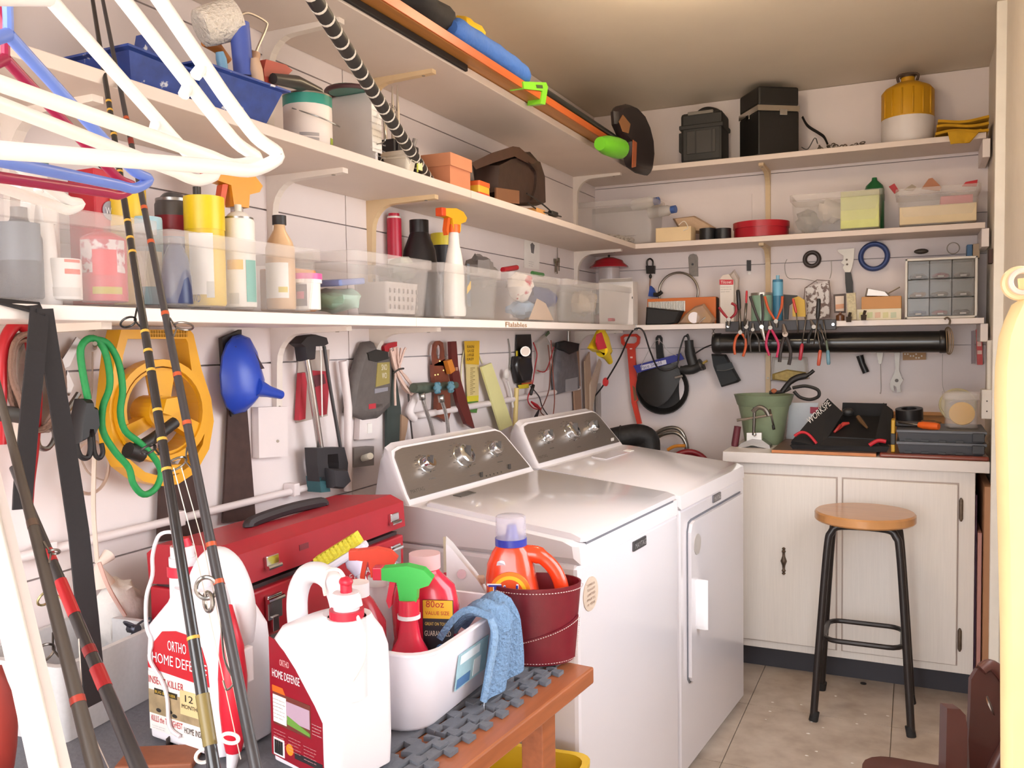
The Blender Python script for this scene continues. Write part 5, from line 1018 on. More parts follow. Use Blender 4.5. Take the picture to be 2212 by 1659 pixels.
# green bungee with black carabiner clip
t = T('bungee_cord', 'green bungee cord with black hook hanging on a nail', 'bungee cord')
t.p('cord', TL([(190, 862), (178, 800), (174, 756), (186, 735), (205, 732), (225, 755), (236, 800), (236, 840), (222, 880), (222, 930), (248, 975), (278, 1010), (288, 1045), (310, 1068), (336, 1055), (348, 1020), (330, 985), (300, 955), (270, 930), (260, 890), (265, 840), (255, 780), (232, 742), (205, 733)], .148, .0066, 10, 4), m('#1f8f4a', .6, noise_=.15, scale=120))
b = t.p('hook_body', pilL([(178, 862), (196, 862), (198, 876), (208, 880), (212, 920), (200, 945), (196, 930), (186, 930), (184, 950), (166, 960), (170, 900)], .136, .03), m('#1b191b', .5))
t.p('hook_loop', TL([(168, 940), (165, 962), (174, 986), (190, 988), (196, 968), (194, 935)], .15, .0052, 8), m('#1b191b', .5), b); t.p('hook_tip', TL([(200, 940), (204, 978), (214, 990), (222, 978), (219, 958)], .15, .0045, 8), m('#1b191b', .5), b); t.done()
one('wall_nail', MB().tube([ox(.0, 205, 752), ox(.16, 205, 742)], .004, 8), m('#8a8378', .4, .8), 'bent nail hook holding the green bungee', 'nail')
one('twine_hank', TL([(200, 760), (196, 860), (170, 880), (168, 960), (190, 1020), (230, 1040)], .02, .0018, 6), m('#b09a8e', .9), 'thin brown twine hanging behind the bungee hook', 'twine')
one('embroidery_hoop', MB().torus(ox(.03, 196, 1010), (X+Y*.2).normalized(), .052, .0035, 30, 6), m('#c0a596', .6), 'thin hoop hanging under the bungee hook', 'hoop')
# big yellow cord reel
t = T('cord_reel', 'large yellow plastic cord reel with black crank', 'cord reel'); YE = m('#dfa21b', .35, noise_=.05)
ctr = (352, 885)
def ell_px(cx, cy, a, b, n=32, a0=0, a1=360): return [(cx+a*math.cos(math.radians(a0+(a1-a0)*i/n)), cy+b*math.sin(math.radians(a0+(a1-a0)*i/n))) for i in range(n)]
ou = [(262, 712), (410, 712), (418, 722), (436, 800), (456, 860), (462, 910), (452, 970), (424, 1020), (385, 1046), (352, 1050), (310, 1040), (270, 1010), (246, 960), (236, 890), (242, 830), (250, 760)]
inn = [(276, 732), (402, 732), (406, 740), (414, 800), (434, 862), (446, 910), (438, 960), (414, 1004), (382, 1026), (352, 1030), (314, 1020), (282, 994), (262, 952), (254, 890), (260, 836), (266, 768)]
def ringL(outp, inp, off, th): return MB().ringprism(LX(outp, off+th), LX(inp, off+th), V((-th, 0, 0)))
fm = t.p('frame', ringL(ou, inn, .03, .04), YE)
t.p('drum_rim', ringL(ell_px(352, 888, 100, 112), ell_px(352, 888, 86, 97), .05, .03), YE)
t.p('drum_back', ringL(ell_px(352, 888, 84, 94), ell_px(352, 888, 78, 88), .02, .05), YE)
t.p('hub', MB().prism(LX(ell_px(356, 890, 34, 36, 22), .09), V((-.055, 0, 0))), YE)
t.p('hub_cap', MB().prism(LX([(360, 862), (392, 856), (398, 880), (372, 898), (352, 892)], .118), V((-.02, 0, 0))), YE)
for a, b, c_, d_ in (((330, 800), (378, 800), (368, 866), (342, 866)), ((262, 925), (270, 960), (334, 918), (330, 892)), ((440, 918), (430, 955), (374, 918), (384, 890))): t.p('spoke', HL([a, b, c_, d_], .05, .025), YE)
t.p('crank', TL([(378, 912), (330, 948), (284, 975)], .135, .012, 10), DARK); t.p('crank_knob', TL([(276, 972), (306, 982)], .14, .016, 10), DARK)
gr = MB()
for i in range(16):
    for j in range(2): gr.add(*(lambda q: (q.v, q.f))(MB().box(ox(.0715, 318+i*5.6, 717+j*8), (.003, .005, .006))))
t.p('grip_slots', gr, m('#b27f14', .6), kind='stuff'); t.p('catch', HL([(372, 1005), (394, 1003), (395, 1020), (373, 1024)], .08, .02), YE)
t.done()
# saw blades hanging point down
RUST = m('#4a3530', .7, .3, noise_=.3, scale=30)
one('rusty_blade', HL([(350, 1010), (432, 1000), (442, 1160), (344, 1170)], .012, .01), RUST, 'wide rusty blade hanging below the yellow reel', 'blade')
t = T('hand_saw', 'brown hand saw hanging behind the blue funnel', 'saw'); t.p('blade', HL([(494, 880), (534, 880), (553, 1122), (482, 1130)], .012, .006), RUST); t.p('handle', HL([(480, 730), (522, 712), (524, 890), (500, 900), (484, 800)], .010, .012), m('#2a2422', .6)); t.done()
# blue funnel lying sideways, spout to the right
t = T('blue_funnel', 'large blue plastic funnel hanging on the wall', 'funnel'); BF = m('#2447b4', .35, noise_=.06)
o = ox(.03, 520, 806)
cup = [(502, 726), (520, 722), (540, 730), (556, 760), (566, 800), (572, 820), (566, 842), (550, 870), (530, 890), (505, 895), (488, 880), (477, 850), (474, 810), (478, 770), (488, 742)]
sq_ = lambda f_, x_: LX([(570+(p[0]-570)*f_, 843+(p[1]-843)*f_) for p in cup], x_)
t.p('cone', MB().loft([sq_(.97, .012), sq_(1, .03), sq_(.96, .042), sq_(.66, .066), sq_(.36, .078), sq_(.17, .08)]), BF)
t.p('spout', MB().tube(LX([(550, 836), (578, 845), (607, 853)], .07), [.024, .015, .011], 14), BF)
lb = t.p('label', MB().prism([ox(.052, *p)+X*a for p, a in (((508, 748), .0), ((546, 752), .0), ((562, 796), .014), ((540, 800), .014))], V((-.004, 0, 0))), m('#3a2530', .5)); t.p('label_barcode', MB().prism([ox(.056, *p)+X*a for p, a in (((518, 752), -.002), ((544, 755), -.002), ((549, 768), .002), ((524, 765), .002))], V((-.002, 0, 0))), m('#b5b1ad', .5), lb)
t.p('hanging_tab', HL([(510, 730), (534, 730), (529, 738), (514, 738)], .041, .003), m('#1b3288', .5)); t.done()
# wall outlet boxes
t = T('outlet_box', 'white blank electrical cover plate left of the pump', 'cover plate'); t.p('plate', HL([(558, 880), (622, 878), (622, 985), (560, 990)], .002, .022), WHITE); t.p('screw', MB().cyl(ox(.025, 600, 953), ox(.027, 600, 953), .004, n=8), m('#8c8378', .4, .7)); t.done()
t = T('outlet_box', 'white electrical cover plate below the glove pack', 'cover plate'); t.p('plate', HL([(778, 900), (822, 897), (820, 946), (776, 950)], .002, .02), WHITE); t.p('switch', HL([(795, 915), (804, 914), (804, 935), (795, 936)], .022, .004), m('#eee8e2', .4)); t.done()
# bicycle floor pump hanging, behind a red blister pack
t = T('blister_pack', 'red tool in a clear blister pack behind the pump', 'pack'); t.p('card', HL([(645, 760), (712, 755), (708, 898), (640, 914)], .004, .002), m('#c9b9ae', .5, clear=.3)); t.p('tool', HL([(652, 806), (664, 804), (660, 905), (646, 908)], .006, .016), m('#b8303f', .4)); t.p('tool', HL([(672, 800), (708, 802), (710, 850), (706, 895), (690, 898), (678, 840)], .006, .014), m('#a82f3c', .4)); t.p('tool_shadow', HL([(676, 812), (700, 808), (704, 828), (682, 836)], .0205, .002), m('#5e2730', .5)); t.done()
t = T('floor_pump', 'bicycle floor pump with black T-handle hanging upside down', 'pump')
t.p('handle', pilL([(640, 742), (655, 726), (680, 722), (702, 728), (706, 742), (695, 748), (676, 748), (674, 778), (656, 780), (652, 750)], .03, .035, .9), m('#262124', .5)); t.p('barrel', TL([(662, 775), (676, 860), (692, 968)], .055, .0095, 12), m('#b9b1ad', .25, .9)); t.p('hose', TL([(692, 745), (694, 800), (696, 900)], .06, .0022, 6), m('#e8e2dc', .5)); t.p('hose', TL([(700, 748), (712, 830), (736, 970)], .05, .005, 8), m('#3a3536', .5))
t.p('foot', MB().ringprism(LX([(684, 968), (744, 966), (752, 1000), (750, 1044), (735, 1054), (712, 1052), (690, 1040), (686, 1005)], .075), LX([(708, 982), (730, 980), (732, 1000), (732, 1012), (728, 1016), (716, 1016), (710, 1012), (708, 1000)], .075), V((-.04, 0, 0))), m('#2b282b', .5)); t.p('base_plate', HL([(690, 1030), (710, 1030), (714, 1062), (694, 1064)], .03, .045), m('#2f5a60', .5)); t.p('foot_pad', pilL([(712, 1012), (748, 1014), (756, 1040), (740, 1056), (716, 1054)], .07, .03), m('#29262a', .6)); t.done()
t = T('drain_pipe', 'white vertical drain pipe beside the washer', 'pipe'); t.p('pipe', MB().tube([ox(.03, 752, 1060), ox(.03, 752, 880), ox(.03, 740, 780)], .012, 12), WHITE); t.p('outlet', HL([(765, 968), (808, 964), (808, 1005), (765, 1010)], .01, .03), m('#8f8783', .5, .4)); t.p('pipe_stub', MB().cyl(ox(.04, 784, 990), ox(.09, 800, 985), .010, n=10), m('#e3dcc8', .5)); t.done()
# glove pack
t = T('glove_pack', 'pair of dark grey gloves in a clear pack with tan label', 'gloves'); t.p('pack', pilL([(790, 740), (806, 738), (818, 765), (842, 770), (846, 800), (842, 880), (820, 902), (790, 906), (752, 892), (764, 820), (778, 770)], .012, .03), m('#615956', .7, noise_=.25, scale=30, bump=.3)); t.p('cuff', HL([(795, 762), (815, 755), (838, 760), (840, 775), (815, 782), (798, 778)], .03, .016), m('#26221f', .7))
lb = t.p('label', HL([(816, 784), (842, 782), (842, 828), (812, 836)], .042, .002), m('#9b8b4e', .6)); t.p('label_text', MB().text('SNO', ox(.0445, 824, 800), Y, Z, .018, .030), m('#e6dfce', .6), lb); t.p('label_text', MB().text('WO', ox(.0445, 825, 818), Y, Z, .018, .026), m('#e6dfce', .6), lb); t.p('label', HL([(810, 840), (838, 836), (838, 844), (810, 850)], .042, .002), m('#8e8b93', .6)); t.p('label', HL([(797, 873), (812, 871), (812, 882), (797, 884)], .041, .002), m('#b8303c', .6)); t.p('label_text', MB().text('BRAHMA', ox(.043, 813, 881), Y, Z, .011, .034), m('#3a3432', .6)); t.done()
# rope hank, dark blade, tools left of the taps
t = T('rope_hank', 'pale clothes line hank tied with a wire on a red hanger', 'rope'); CL = m('#dcbcae', .85, bump=.4, scale=90)
for i, q in enumerate([[(842, 752), (846, 785), (856, 805), (872, 840), (890, 850), (893, 838), (878, 815), (862, 796), (852, 750)], [(858, 750), (862, 790), (872, 760), (876, 752)], [(848, 758), (856, 800), (870, 830), (884, 846)], [(850, 750), (858, 800), (880, 838), (894, 842)], [(854, 805), (853, 840), (854, 876)], [(844, 756), (858, 806), (886, 850), (892, 846)], [(866, 752), (864, 795), (888, 832)]]): t.p('strand', TL(q, .028+.006*(i % 3), .0042, 6, 4), CL)
t.p('tie', TL([(850, 806), (862, 798), (872, 796)], .05, .003, 6), m('#3a3532', .6)); t.p('hanger_clip', HL([(830, 748), (838, 742), (858, 738), (858, 748), (842, 752), (840, 760), (832, 760)], .02, .012), m('#b12a34', .4)); t.done()
one('dark_blade', HL([(842, 788), (852, 788), (866, 880), (868, 962), (836, 970), (836, 890)], .01, .008), m('#4a5350', .5, .4, noise_=.2), 'dark green grey machete blade beside the rope hank', 'blade')
one('wood_blade_handle', HL([(868, 895), (882, 905), (880, 925), (872, 962), (866, 962)], .01, .014), m('#a07f66', .6), 'pale wooden tool handle beside the dark blade', 'handle')
one('thin_file', TL([(882, 850), (886, 900), (892, 958)], .02, .003), m('#4f4744', .4, .5), 'thin dark rod hanging left of the taps', 'rod')
# laundry taps and braided hoses
t = T('laundry_taps', 'pair of brass laundry taps with blue handles and braided hoses', 'taps'); BR = m('#6f7a6c', .5, .7, noise_=.25, scale=40); TEAL = m('#4f7c8c', .4)
t.p('valve', MB().tube(LX([(893, 838), (918, 838), (942, 836)], .06), [.016, .019, .014], 12), BR); t.p('valve', MB().tube(LX([(942, 836), (960, 834), (985, 832)], .06), [.010, .015, .012], 12), BR)
for q in ((945, 838), (974, 836)):
    k = t.p('tap_handle', MB().cyl(ox(.085, *q), ox(.102, *q), .011, n=12), TEAL)
    for a in range(6):
        d = V((0, math.cos(a*1.047), math.sin(a*1.047))); t.p('handle_lobe', MB().ell(ox(.094, *q)+d*.014, (.008, .008, .008), 8, 6), TEAL, k)
BRD = m('#c7c4c2', .3, .8, noise_=.25, scale=200)
for q in ([(911, 855), (918, 880), (930, 915), (940, 960)], [(952, 860), (962, 890), (968, 930), (968, 960)]):
    t.p('hose', TL(q, .07, .0065, 10), BRD); t.p('hose_nut', MB().cyl(ox(.07, q[0][0], q[0][1]-6), ox(.07, q[0][0]+2, q[0][1]+8), .011, n=8), m('#c2beb8', .3, .9))
t.done()
one('pipe_elbow', MB().tube(cr(LX([(895, 905), (885, 890), (893, 866), (905, 846)], .03), 4), .013, 12), WHITE, 'white pipe elbow under the laundry taps', 'pipe')
one('wall_pipe', MB().tube([ox(.02, 890, 900), ox(.02, 1250, 838)], .012, 10), WHITE, 'white pipe along the wall behind the laundry taps', 'pipe')
# leather sheaths
LEA = m('#7a3f2c', .55, noise_=.2, scale=25); t = T('leather_sheath', 'brown leather tool sheath with rivets and looped strap', 'sheath')
t.p('loop', ringL([(938, 745), (943, 737), (950, 736), (957, 740), (960, 760), (960, 790), (938, 790), (936, 765)], [(943, 752), (946, 745), (950, 744), (953, 748), (954, 760), (953, 775), (945, 775), (942, 762)], .02, .008), LEA); t.p('body', HL([(937, 788), (962, 775), (972, 830), (974, 890), (968, 912), (955, 905), (944, 900), (946, 850), (938, 815)], .012, .016), LEA)
for q in ((940, 810), (946, 809), (950, 780), (958, 800)): t.p('rivet', MB().cyl(ox(.028, *q), ox(.030, *q), .0026, n=8), m('#e0c67a', .3, .8)); 
t.done()
t = T('knife_sheath', 'long dark red sheathed machete with an orange band', 'machete'); t.p('sheath', HL([(974, 738), (986, 737), (990, 790), (996, 822), (1016, 890), (1026, 926), (1008, 916), (990, 870), (978, 815), (976, 780)], .03, .014), m('#63231f', .5, noise_=.15)); t.p('band', HL([(966, 780), (976, 776), (984, 800), (974, 808)], .035, .016), m('#c97a2a', .5)); t.p('buckle', MB().box(ox(.046, 986, 797), (.004, .014, .012)), m('#d4a08a', .4, .5)); t.done()
one('cord_loop', TL([(1002, 870), (996, 820), (1000, 770), (1008, 745), (1020, 740), (1030, 755), (1042, 785)], .006, .0026, 6), m('#dcd3a8', .7), 'cream cord looped over the yellow gauge', 'cord')
t = T('rain_gauge', 'yellow and green rain gauge card with printed scale', 'gauge'); t.p('card', HL([(1004, 737), (1036, 736), (1034, 790), (1034, 870), (1030, 892), (1012, 890), (1008, 800)], .01, .004), m('#d9c489', .5)); t.p('header', HL([(1004, 737), (1036, 736), (1035, 788), (1007, 786)], .0145, .002), m('#d9ab2a', .5)); t.p('green_base', HL([(1010, 868), (1033, 866), (1030, 892), (1012, 890)], .0145, .002), m('#4f7d3b', .5)); t.p('yellow_stripe', HL([(1009, 856), (1034, 854), (1033, 866), (1010, 868)], .0145, .002), m('#d2c436', .5))
tx = MB(); [tx.text(s_, ox(.0175, 1009, 752+i*9), Y, Z, .010, .055) for i, s_ in enumerate(('RAIN', 'GAUGE', 'LARGE', 'EASY'))]; t.p('header_text', tx, m('#5e4a1e', .6)); tx = MB()
for i in range(14): tx.box(ox(.0150, 1019 if i % 2 else 1021, 795+i*4.3), (.001, .022 if i % 2 else .036, .0022))
t.p('scale_marks', tx, m('#7d6a3a', .6), kind='stuff'); t.done()
one('paint_paddle', HL([(1040, 793), (1062, 784), (1108, 918), (1082, 930)], .03, .008), m('#e3dc9c', .6, noise_=.04), 'pale yellow wooden paint paddle leaning behind the dryer', 'paddle'); one('dowel', MB().tube(LX([(1116, 838), (1112, 930)], .03), .010, 10), m('#d9bf7a', .5), 'pale bamboo dowel beside the flashlight pack', 'dowel')
one('hook_string', TL([(1098, 732), (1102, 760), (1101, 800)], .006, .0028, 6), m('#8b8680', .5), 'dark wire hook hanging left of the flashlight', 'hook'); t = T('cotton_tie', 'white wrapped plastic lamp bulb in its packing beside the paddle', 'bulb'); t.p('bulb', MB().ell(ox(.03, 1094, 808), (.012, .018, .022), 12, 8), m('#e8e0da', .3, clear=.2)); t.p('tail', TL([(1096, 822), (1104, 850), (1108, 880)], .025, .005), m('#e2dad4', .5)); t.done()
# flashlight pack, meter leads
t = T('flashlight_pack', 'black flashlight in a hang pack with round lens', 'flashlight'); t.p('card', HL([(1116, 723), (1147, 722), (1149, 745), (1148, 832), (1120, 838), (1114, 790)], .006, .003), m('#1c1a1d', .4)); t.p('torch', pilL([(1116, 770), (1146, 768), (1150, 800), (1146, 826), (1122, 828), (1113, 790)], .01, .03), m('#161518', .3, coat=.4)); lens = t.p('bezel', MB().cyl(ox(.02, 1135, 759), ox(.05, 1135, 759), .021, n=20), m('#b9b3ad', .25, .8)); t.p('lens', MB().cyl(ox(.05, 1135, 759), ox(.052, 1135, 759), .018, n=20), m('#efd9c8', .2), lens)
t.p('label', HL([(1120, 832), (1142, 829), (1143, 838), (1122, 840)], .012, .003), m('#d9c22e', .5)); t.p('label', HL([(1128, 824), (1149, 820), (1149, 829), (1128, 832)], .0115, .003), m('#c2502a', .5)); t.p('side_mark', HL([(1116, 758), (1119, 758), (1119, 777), (1116, 777)], .0095, .003), m('#d9c22e', .5)); t.done()
t = T('test_leads', 'red and black test leads with alligator clips', 'test leads')
for q, cl in (([(1152, 740), (1160, 765), (1156, 790), (1150, 830), (1140, 862), (1150, 880), (1166, 885)], '#a8242e'), ([(1184, 745), (1188, 790), (1186, 840), (1176, 870), (1168, 890), (1188, 905)], '#7a4436'), ([(1190, 735), (1194, 800), (1198, 860), (1194, 905)], '#8e4a3a'), ([(1146, 835), (1164, 856), (1172, 880), (1190, 906)], '#3a3032'), ([(1196, 750), (1180, 800), (1160, 800)], '#a8242e')): t.p('lead', TL(q, .035, .0026, 6), m(cl, .5))
t.p('clip', MB().tube(LX([(1148, 868), (1158, 876), (1168, 884)], .04), [.004, .009, .004], 8), m('#b3222c', .4)); t.p('clip', MB().tube(LX([(1164, 886), (1158, 900), (1151, 912)], .04), [.004, .008, .003], 8), m('#2a2528', .4)); t.p('black_probe', MB().tube(LX([(1152, 832), (1146, 852)], .04), .008, 8), DARK); t.done()
one('clear_sleeve', pilL([(1160, 740), (1178, 724), (1190, 745), (1186, 800), (1164, 806)], .008, .02), m('#d2c6c0', .3, clear=.55), 'clear plastic sleeve of wires right of the flashlight', 'sleeve'); one('green_leaf_tag', HL([(1174, 728), (1186, 714), (1188, 720), (1180, 728)], .01, .004), m('#5d6a52', .6), 'small dark green tag on a nail below the shelf', 'tag')
t = T('mask_pack', 'grey dust mask in a clear zip bag with black top', 'pack'); t.p('bag', pilL([(1210, 750), (1244, 750), (1250, 800), (1252, 840), (1204, 852), (1200, 810)], .012, .03), m('#6d686b', .45, noise_=.3, scale=30, bump=.3)); t.p('top', pilL([(1206, 740), (1222, 736), (1252, 742), (1250, 758), (1230, 766), (1206, 752)], .03, .02), m('#221f22', .6)); t.p('label', HL([(1222, 820), (1248, 814), (1248, 842), (1222, 846)], .043, .002), m('#9c9799', .5)); t.done()
G = 'lath sticks near the corner'
for i, (q, cl, lb_) in enumerate(([((1236, 748), (1250, 742), (1258, 910), (1244, 910)), '#a8846c', 'brown wood slat beside the dust mask pack'], [((1264, 780), (1274, 760), (1282, 905), (1268, 908)), '#b99c84', 'tan wood slat behind the yellow funnel'], [((1276, 830), (1296, 775), (1300, 782), (1276, 905)), '#cbb29c', 'slanted pale slat under the yellow funnel'])): one('lath_stick', HL(q, .012+.01*i, .008), m(cl, .6), lb_, 'slat', G)
one('hose_pipe', MB().tube(LX([(1228, 715), (1228, 740)], .03), .008, 10), m('#c9c4c0', .3, .8), 'short chrome pipe under the shelf near the corner', 'pipe')
one('steel_gutter', HL([(1290, 830), (1304, 826), (1308, 900), (1292, 905)], .01, .012), m('#b4aca6', .4, .5), 'grey metal strip in the corner behind the dryer', 'strip')
# yellow funnel
t = T('yellow_funnel', 'small yellow funnel with a red label hanging from the shelf corner', 'funnel'); YF_ = m('#e3c11d', .4); q = [(1296, 706), (1303, 714), (1309, 740), (1314, 756), (1306, 764), (1280, 760), (1268, 752), (1278, 735), (1288, 715)]
P0 = LX(q, .24); cn = ox(.24, 1300, 752); t.p('cone', MB().loft([P0, [p+X*.01 for p in P0], [cn+(p-cn)*.7+X*.03-Z*.008 for p in P0], [cn+(p-cn)*.35+X*.03-Z*.03 for p in P0]]), YF_); t.p('spout', MB().tube(LX([(1300, 758), (1312, 770), (1318, 782)], .255), [.028, .018, .013], 14), YF_); t.p('label', MB().prism([ox(.282, *p) for p in ((1291, 722), (1300, 718), (1311, 752), (1294, 756), (1289, 740))], V((-.006, 0, 0))), m('#c3203a', .5)); t.done()
one('reflector', MB().lathe([(.0, .0), (.022, 0), (.022, .006), (.0, .008)], ox(.10, 1307, 825), (1, -.3, 0), n=20), m('#f0494a', .3), 'round red reflector hanging near the corner', 'reflector')
# ================================================================== behind the dryer
t = T('dryer_duct', 'black corrugated dryer duct elbow behind the dryer', 'duct'); A = [oy(-.30, 1318, 950), oy(-.28, 1345, 944), oy(-.24, 1375, 940), oy(-.22, 1398, 948), oy(-.22, 1402, 975), oy(-.22, 1400, 1040), V((oy(-.22, 1400, 1040).x, -.2, .5)), V((oy(-.22, 1400, 1040).x, -.1, .06))]
t.p('duct', MB().tube(cr(A, 5), .055, 18), m('#232122', .6, noise_=.2, scale=40, bump=.4)); t.p('band', MB().torus(oy(-.285, 1340, 945), (1, .2, 0), .057, .004, 24, 6), m('#2d2a2b', .5)); t.done()
SB = m('#a09a92', .3, .9, noise_=.25, scale=120)
for k in (0, 1): one('steel_conduit', MB().tube(cr(BY([(1408, 942+10*k), (1432, 928+10*k), (1455, 924+10*k), (1472, 932+10*k), (1482, 955+6*k), (1486-4*k, 985), (1486-4*k, 1060)], -.10-.02*k), 5), .010, 10), SB, ('outer', 'inner')[k]+' bent flexible steel conduit behind the dryer', 'conduit', 'steel conduits')
t = T('hose_reel', 'dark red hose reel behind the dryer corner', 'reel'); t.p('rim', MB().torus(oy(-.16, 1488, 1020), (.3, -1, .1), .10, .014, 36, 10), m('#8e1c26', .35)); t.p('disc', MB().cyl(oy(-.16, 1488, 1020), oy(-.15, 1488, 1020), .095, n=30), m('#a22430', .4)); t.p('stand', MB().bb((oy(-.15, 1488, 1020).x-.02, -.15, 0), (oy(-.15, 1488, 1020).x+.02, -.13, oy(-.15, 1488, 1020).z)), m('#6a1a20', .5)); t.p('orange_band', MB().tube(cr(BY([(1442, 972), (1458, 964), (1480, 963)], -.17), 4), .008, 8), m('#d98a2c', .5)); t.done()
# ================================================================== back wall: top shelf
def TB(pts, off, r, n=8, k=5, closed=False): return MB().tube(cr(BY(pts, -off), k, closed), r, n, closed)
def ringB(outp, inp, off, th): return MB().ringprism(BY(outp, -off-th), BY(inp, -off-th), V((0, th, 0)))
def bx(px0, px1, top, y0, y1, z, b=.004, mb=None):
    """box on a back shelf: px0 left front corner, px1 right back corner"""
    return (mb or MB()).bb((xb_(px0, y0, top), y0, z), (xb_(px1, y1, top), y1, oy(y0, (px0+px1)/2, top).z), b=b)
z = ZS[2]+.001
BP = m('#2b2927', .55, noise_=.1); BP2 = m('#3d3936', .5, noise_=.1)
# black power pack with grab handle
x0, x1 = xb_(1470, -.25, 300), xb_(1578, -.10, 300); zt_ = oy(-.25, 1520, 240).z
t = T('power_pack', 'black portable power pack with grab handle on the top back shelf', 'power pack')
t.p('body', MB().bb((x0, -.25, z), (x1-.01, -.08, zt_), b=.014), BP); t.p('front_panel', MB().bb((x0+.03, -.254, z+.04), (x1-.04, -.249, z+.145), b=.002), BP2)
for k in (.35, .72): t.p('panel_rib', MB().bb((x0+(x1-x0)*k-.003, -.257, z+.04), (x0+(x1-x0)*k+.003, -.253, z+.145)), BP)
t.p('lid_band', MB().bb((x0-.006, -.256, z+.155), (x1-.004, -.075, z+.175), b=.004), BP); t.p('grey_plate', MB().bb((x0+.035, -.255, zt_-.012), (x1-.05, -.12, zt_+.003), b=.003), m('#7b746c', .5)); t.p('side_clip', MB().bb((x0-.016, -.22, z+.06), (x0, -.17, z+.15), b=.004), BP)
t.p('handle', MB().tube(cr([(x0+.055, -.17, zt_-.004), (x0+.075, -.17, zt_+.022), (x0+.11, -.17, zt_+.030), (x1-.05, -.17, zt_+.016), (x1-.02, -.17, zt_-.01)], 5), .009, 8), DARK); t.done()
# black leather-look instrument case with chrome band
x0, x1 = xb_(1606, -.27, 300), xb_(1730, -.02, 300); zt_ = oy(-.20, 1690, 190).z; zt_ = min(zt_, CEILZ-.03)
t = T('instrument_case', 'tall black case with chrome band and clasps on the top back shelf', 'case'); CM = fr((xb_(1660, -.16, 300), -.155, z), .60); hw = .098; hh = zt_-z
t.p('case', MB(CM).bb((-hw, -.10, 0), (hw, .10, hh*.64), b=.006), m('#1d1b1a', .5, noise_=.15, scale=60)); ld = t.p('lid', MB(CM).bb((-hw, -.10, hh*.72), (hw, .10, hh), b=.010), m('#211f1d', .5, noise_=.15, scale=60)); t.p('chrome_band', MB(CM).bb((-hw-.002, -.102, hh*.64), (hw+.002, .102, hh*.72)), m('#cfc9be', .2, .9))
for q in ((0.02, -.104, 0), (-hw-.004, .0, 1)): 
    s_ = (.036, .006, .026) if not q[2] else (.006, .036, .026); t.p('clasp', MB(CM).box((q[0], q[1], hh*.62), s_, b=.002), CHROME)
t.done()
t = T('carry_strap', 'black webbing strap trailing from the case', 'strap'); t.p('strap', MB().ribbon(cr(BY([(1733, 252), (1745, 272), (1768, 287), (1780, 296), (1788, 312)], -.12), 5), (0, -.6, 1), .014, .002), DARK); t.p('strap', MB().ribbon(cr(BY([(1732, 318), (1745, 322), (1760, 298), (1766, 310)], -.18), 4), (0, 1, .2), .02, .003), DARK); t.done()
t = T('steel_chain', 'heap of tarnished steel chain on the top back shelf', 'chain'); rng = random.Random(11); CH = m('#8f857c', .35, .8)
for i in range(34):
    p = oy(-.14+rng.uniform(-.05, .05), rng.uniform(1765, 1868), 310); p.z = z+.010+rng.uniform(0, .022)*(1-abs(i-17)/30); t.p('link', MB().torus(p, V((rng.uniform(-1, 1), rng.uniform(-1, 1), rng.uniform(-1, 1))), .011, .0028, 10, 5), CH)
t.done()
# yellow and white float jug
P, r, h = bk(1961, -.14, 102, 178, z); t = T('float_jug', 'large jug painted yellow above and white below', 'jug'); WJ = m('#ddd5d2', .45); YJ = m('#c99410', .5, noise_=.06)
def octa(r_, zz, n=24): return [P+V((r_*math.cos(2*math.pi*k/n)*(1+.025*math.cos(8*math.pi*2*k/n/2)), r_*math.sin(2*math.pi*k/n), zz)) for k in range(n)]
t.p('lower_body', MB().loft([octa(r*.96, 0), octa(r, .006), octa(r, h*.44)]), WJ); t.p('upper_body', MB().loft([octa(r*1.004, h*.42), octa(r*1.004, h*.84), octa(r*.85, h*.91), octa(r*.45, h*.985), octa(r*.26, h*1.0), octa(r*.26, h*1.07)]), YJ)
for k in range(6):
    a = math.radians(-150+24*k); t.p('rib', MB().cyl(P+V((r*math.cos(a), r*math.sin(a), h*.44)), P+V((r*math.cos(a), r*math.sin(a), h*.84)), .004, n=6), YJ)
t.p('cap', MB().cyl(P+Z*h*1.07, P+Z*h*1.1, r*.3, n=14), m('#4a3526', .5)); t.p('lug', MB().tube(cr([P+V((-r*.36, 0, h*1.02)), P+V((-r*.34, 0, h*1.12)), P+V((r*.34, 0, h*1.12)), P+V((r*.36, 0, h*1.02))], 4), .006, 6), m('#4a3526', .5)); t.done()
t = T('yellow_cloth', 'folded dark yellow cloth hanging over the top back shelf', 'cloth')
a, b = xb_(2020, -.2, 280), xb_(2132, -.2, 280)
for i in range(3):
    zz = z+.008+.019*i; t.p('fold', MB().sheet(lambda u_, v_, zz=zz, i=i: V((a+.004*i+(b-a-.004*i)*u_, -.30+.25*v_-.008*i, zz+.008*math.sin(u_*5+i)*(1-u_*.3)+.004*math.sin(v_*8+i))), 12, 8, .010), m('#c08f12', .9, noise_=.18, scale=25, bump=.4))
t.p('hanging_corner', MB().sheet(lambda u_, v_: V((a+.045+(b-a-.07)*u_*(1-.45*v_)+.012*v_, -.297-.006*math.sin(u_*6), z+.010-.05*v_)), 10, 6, .006), m('#c4951a', .9, noise_=.18, scale=25)); t.done()
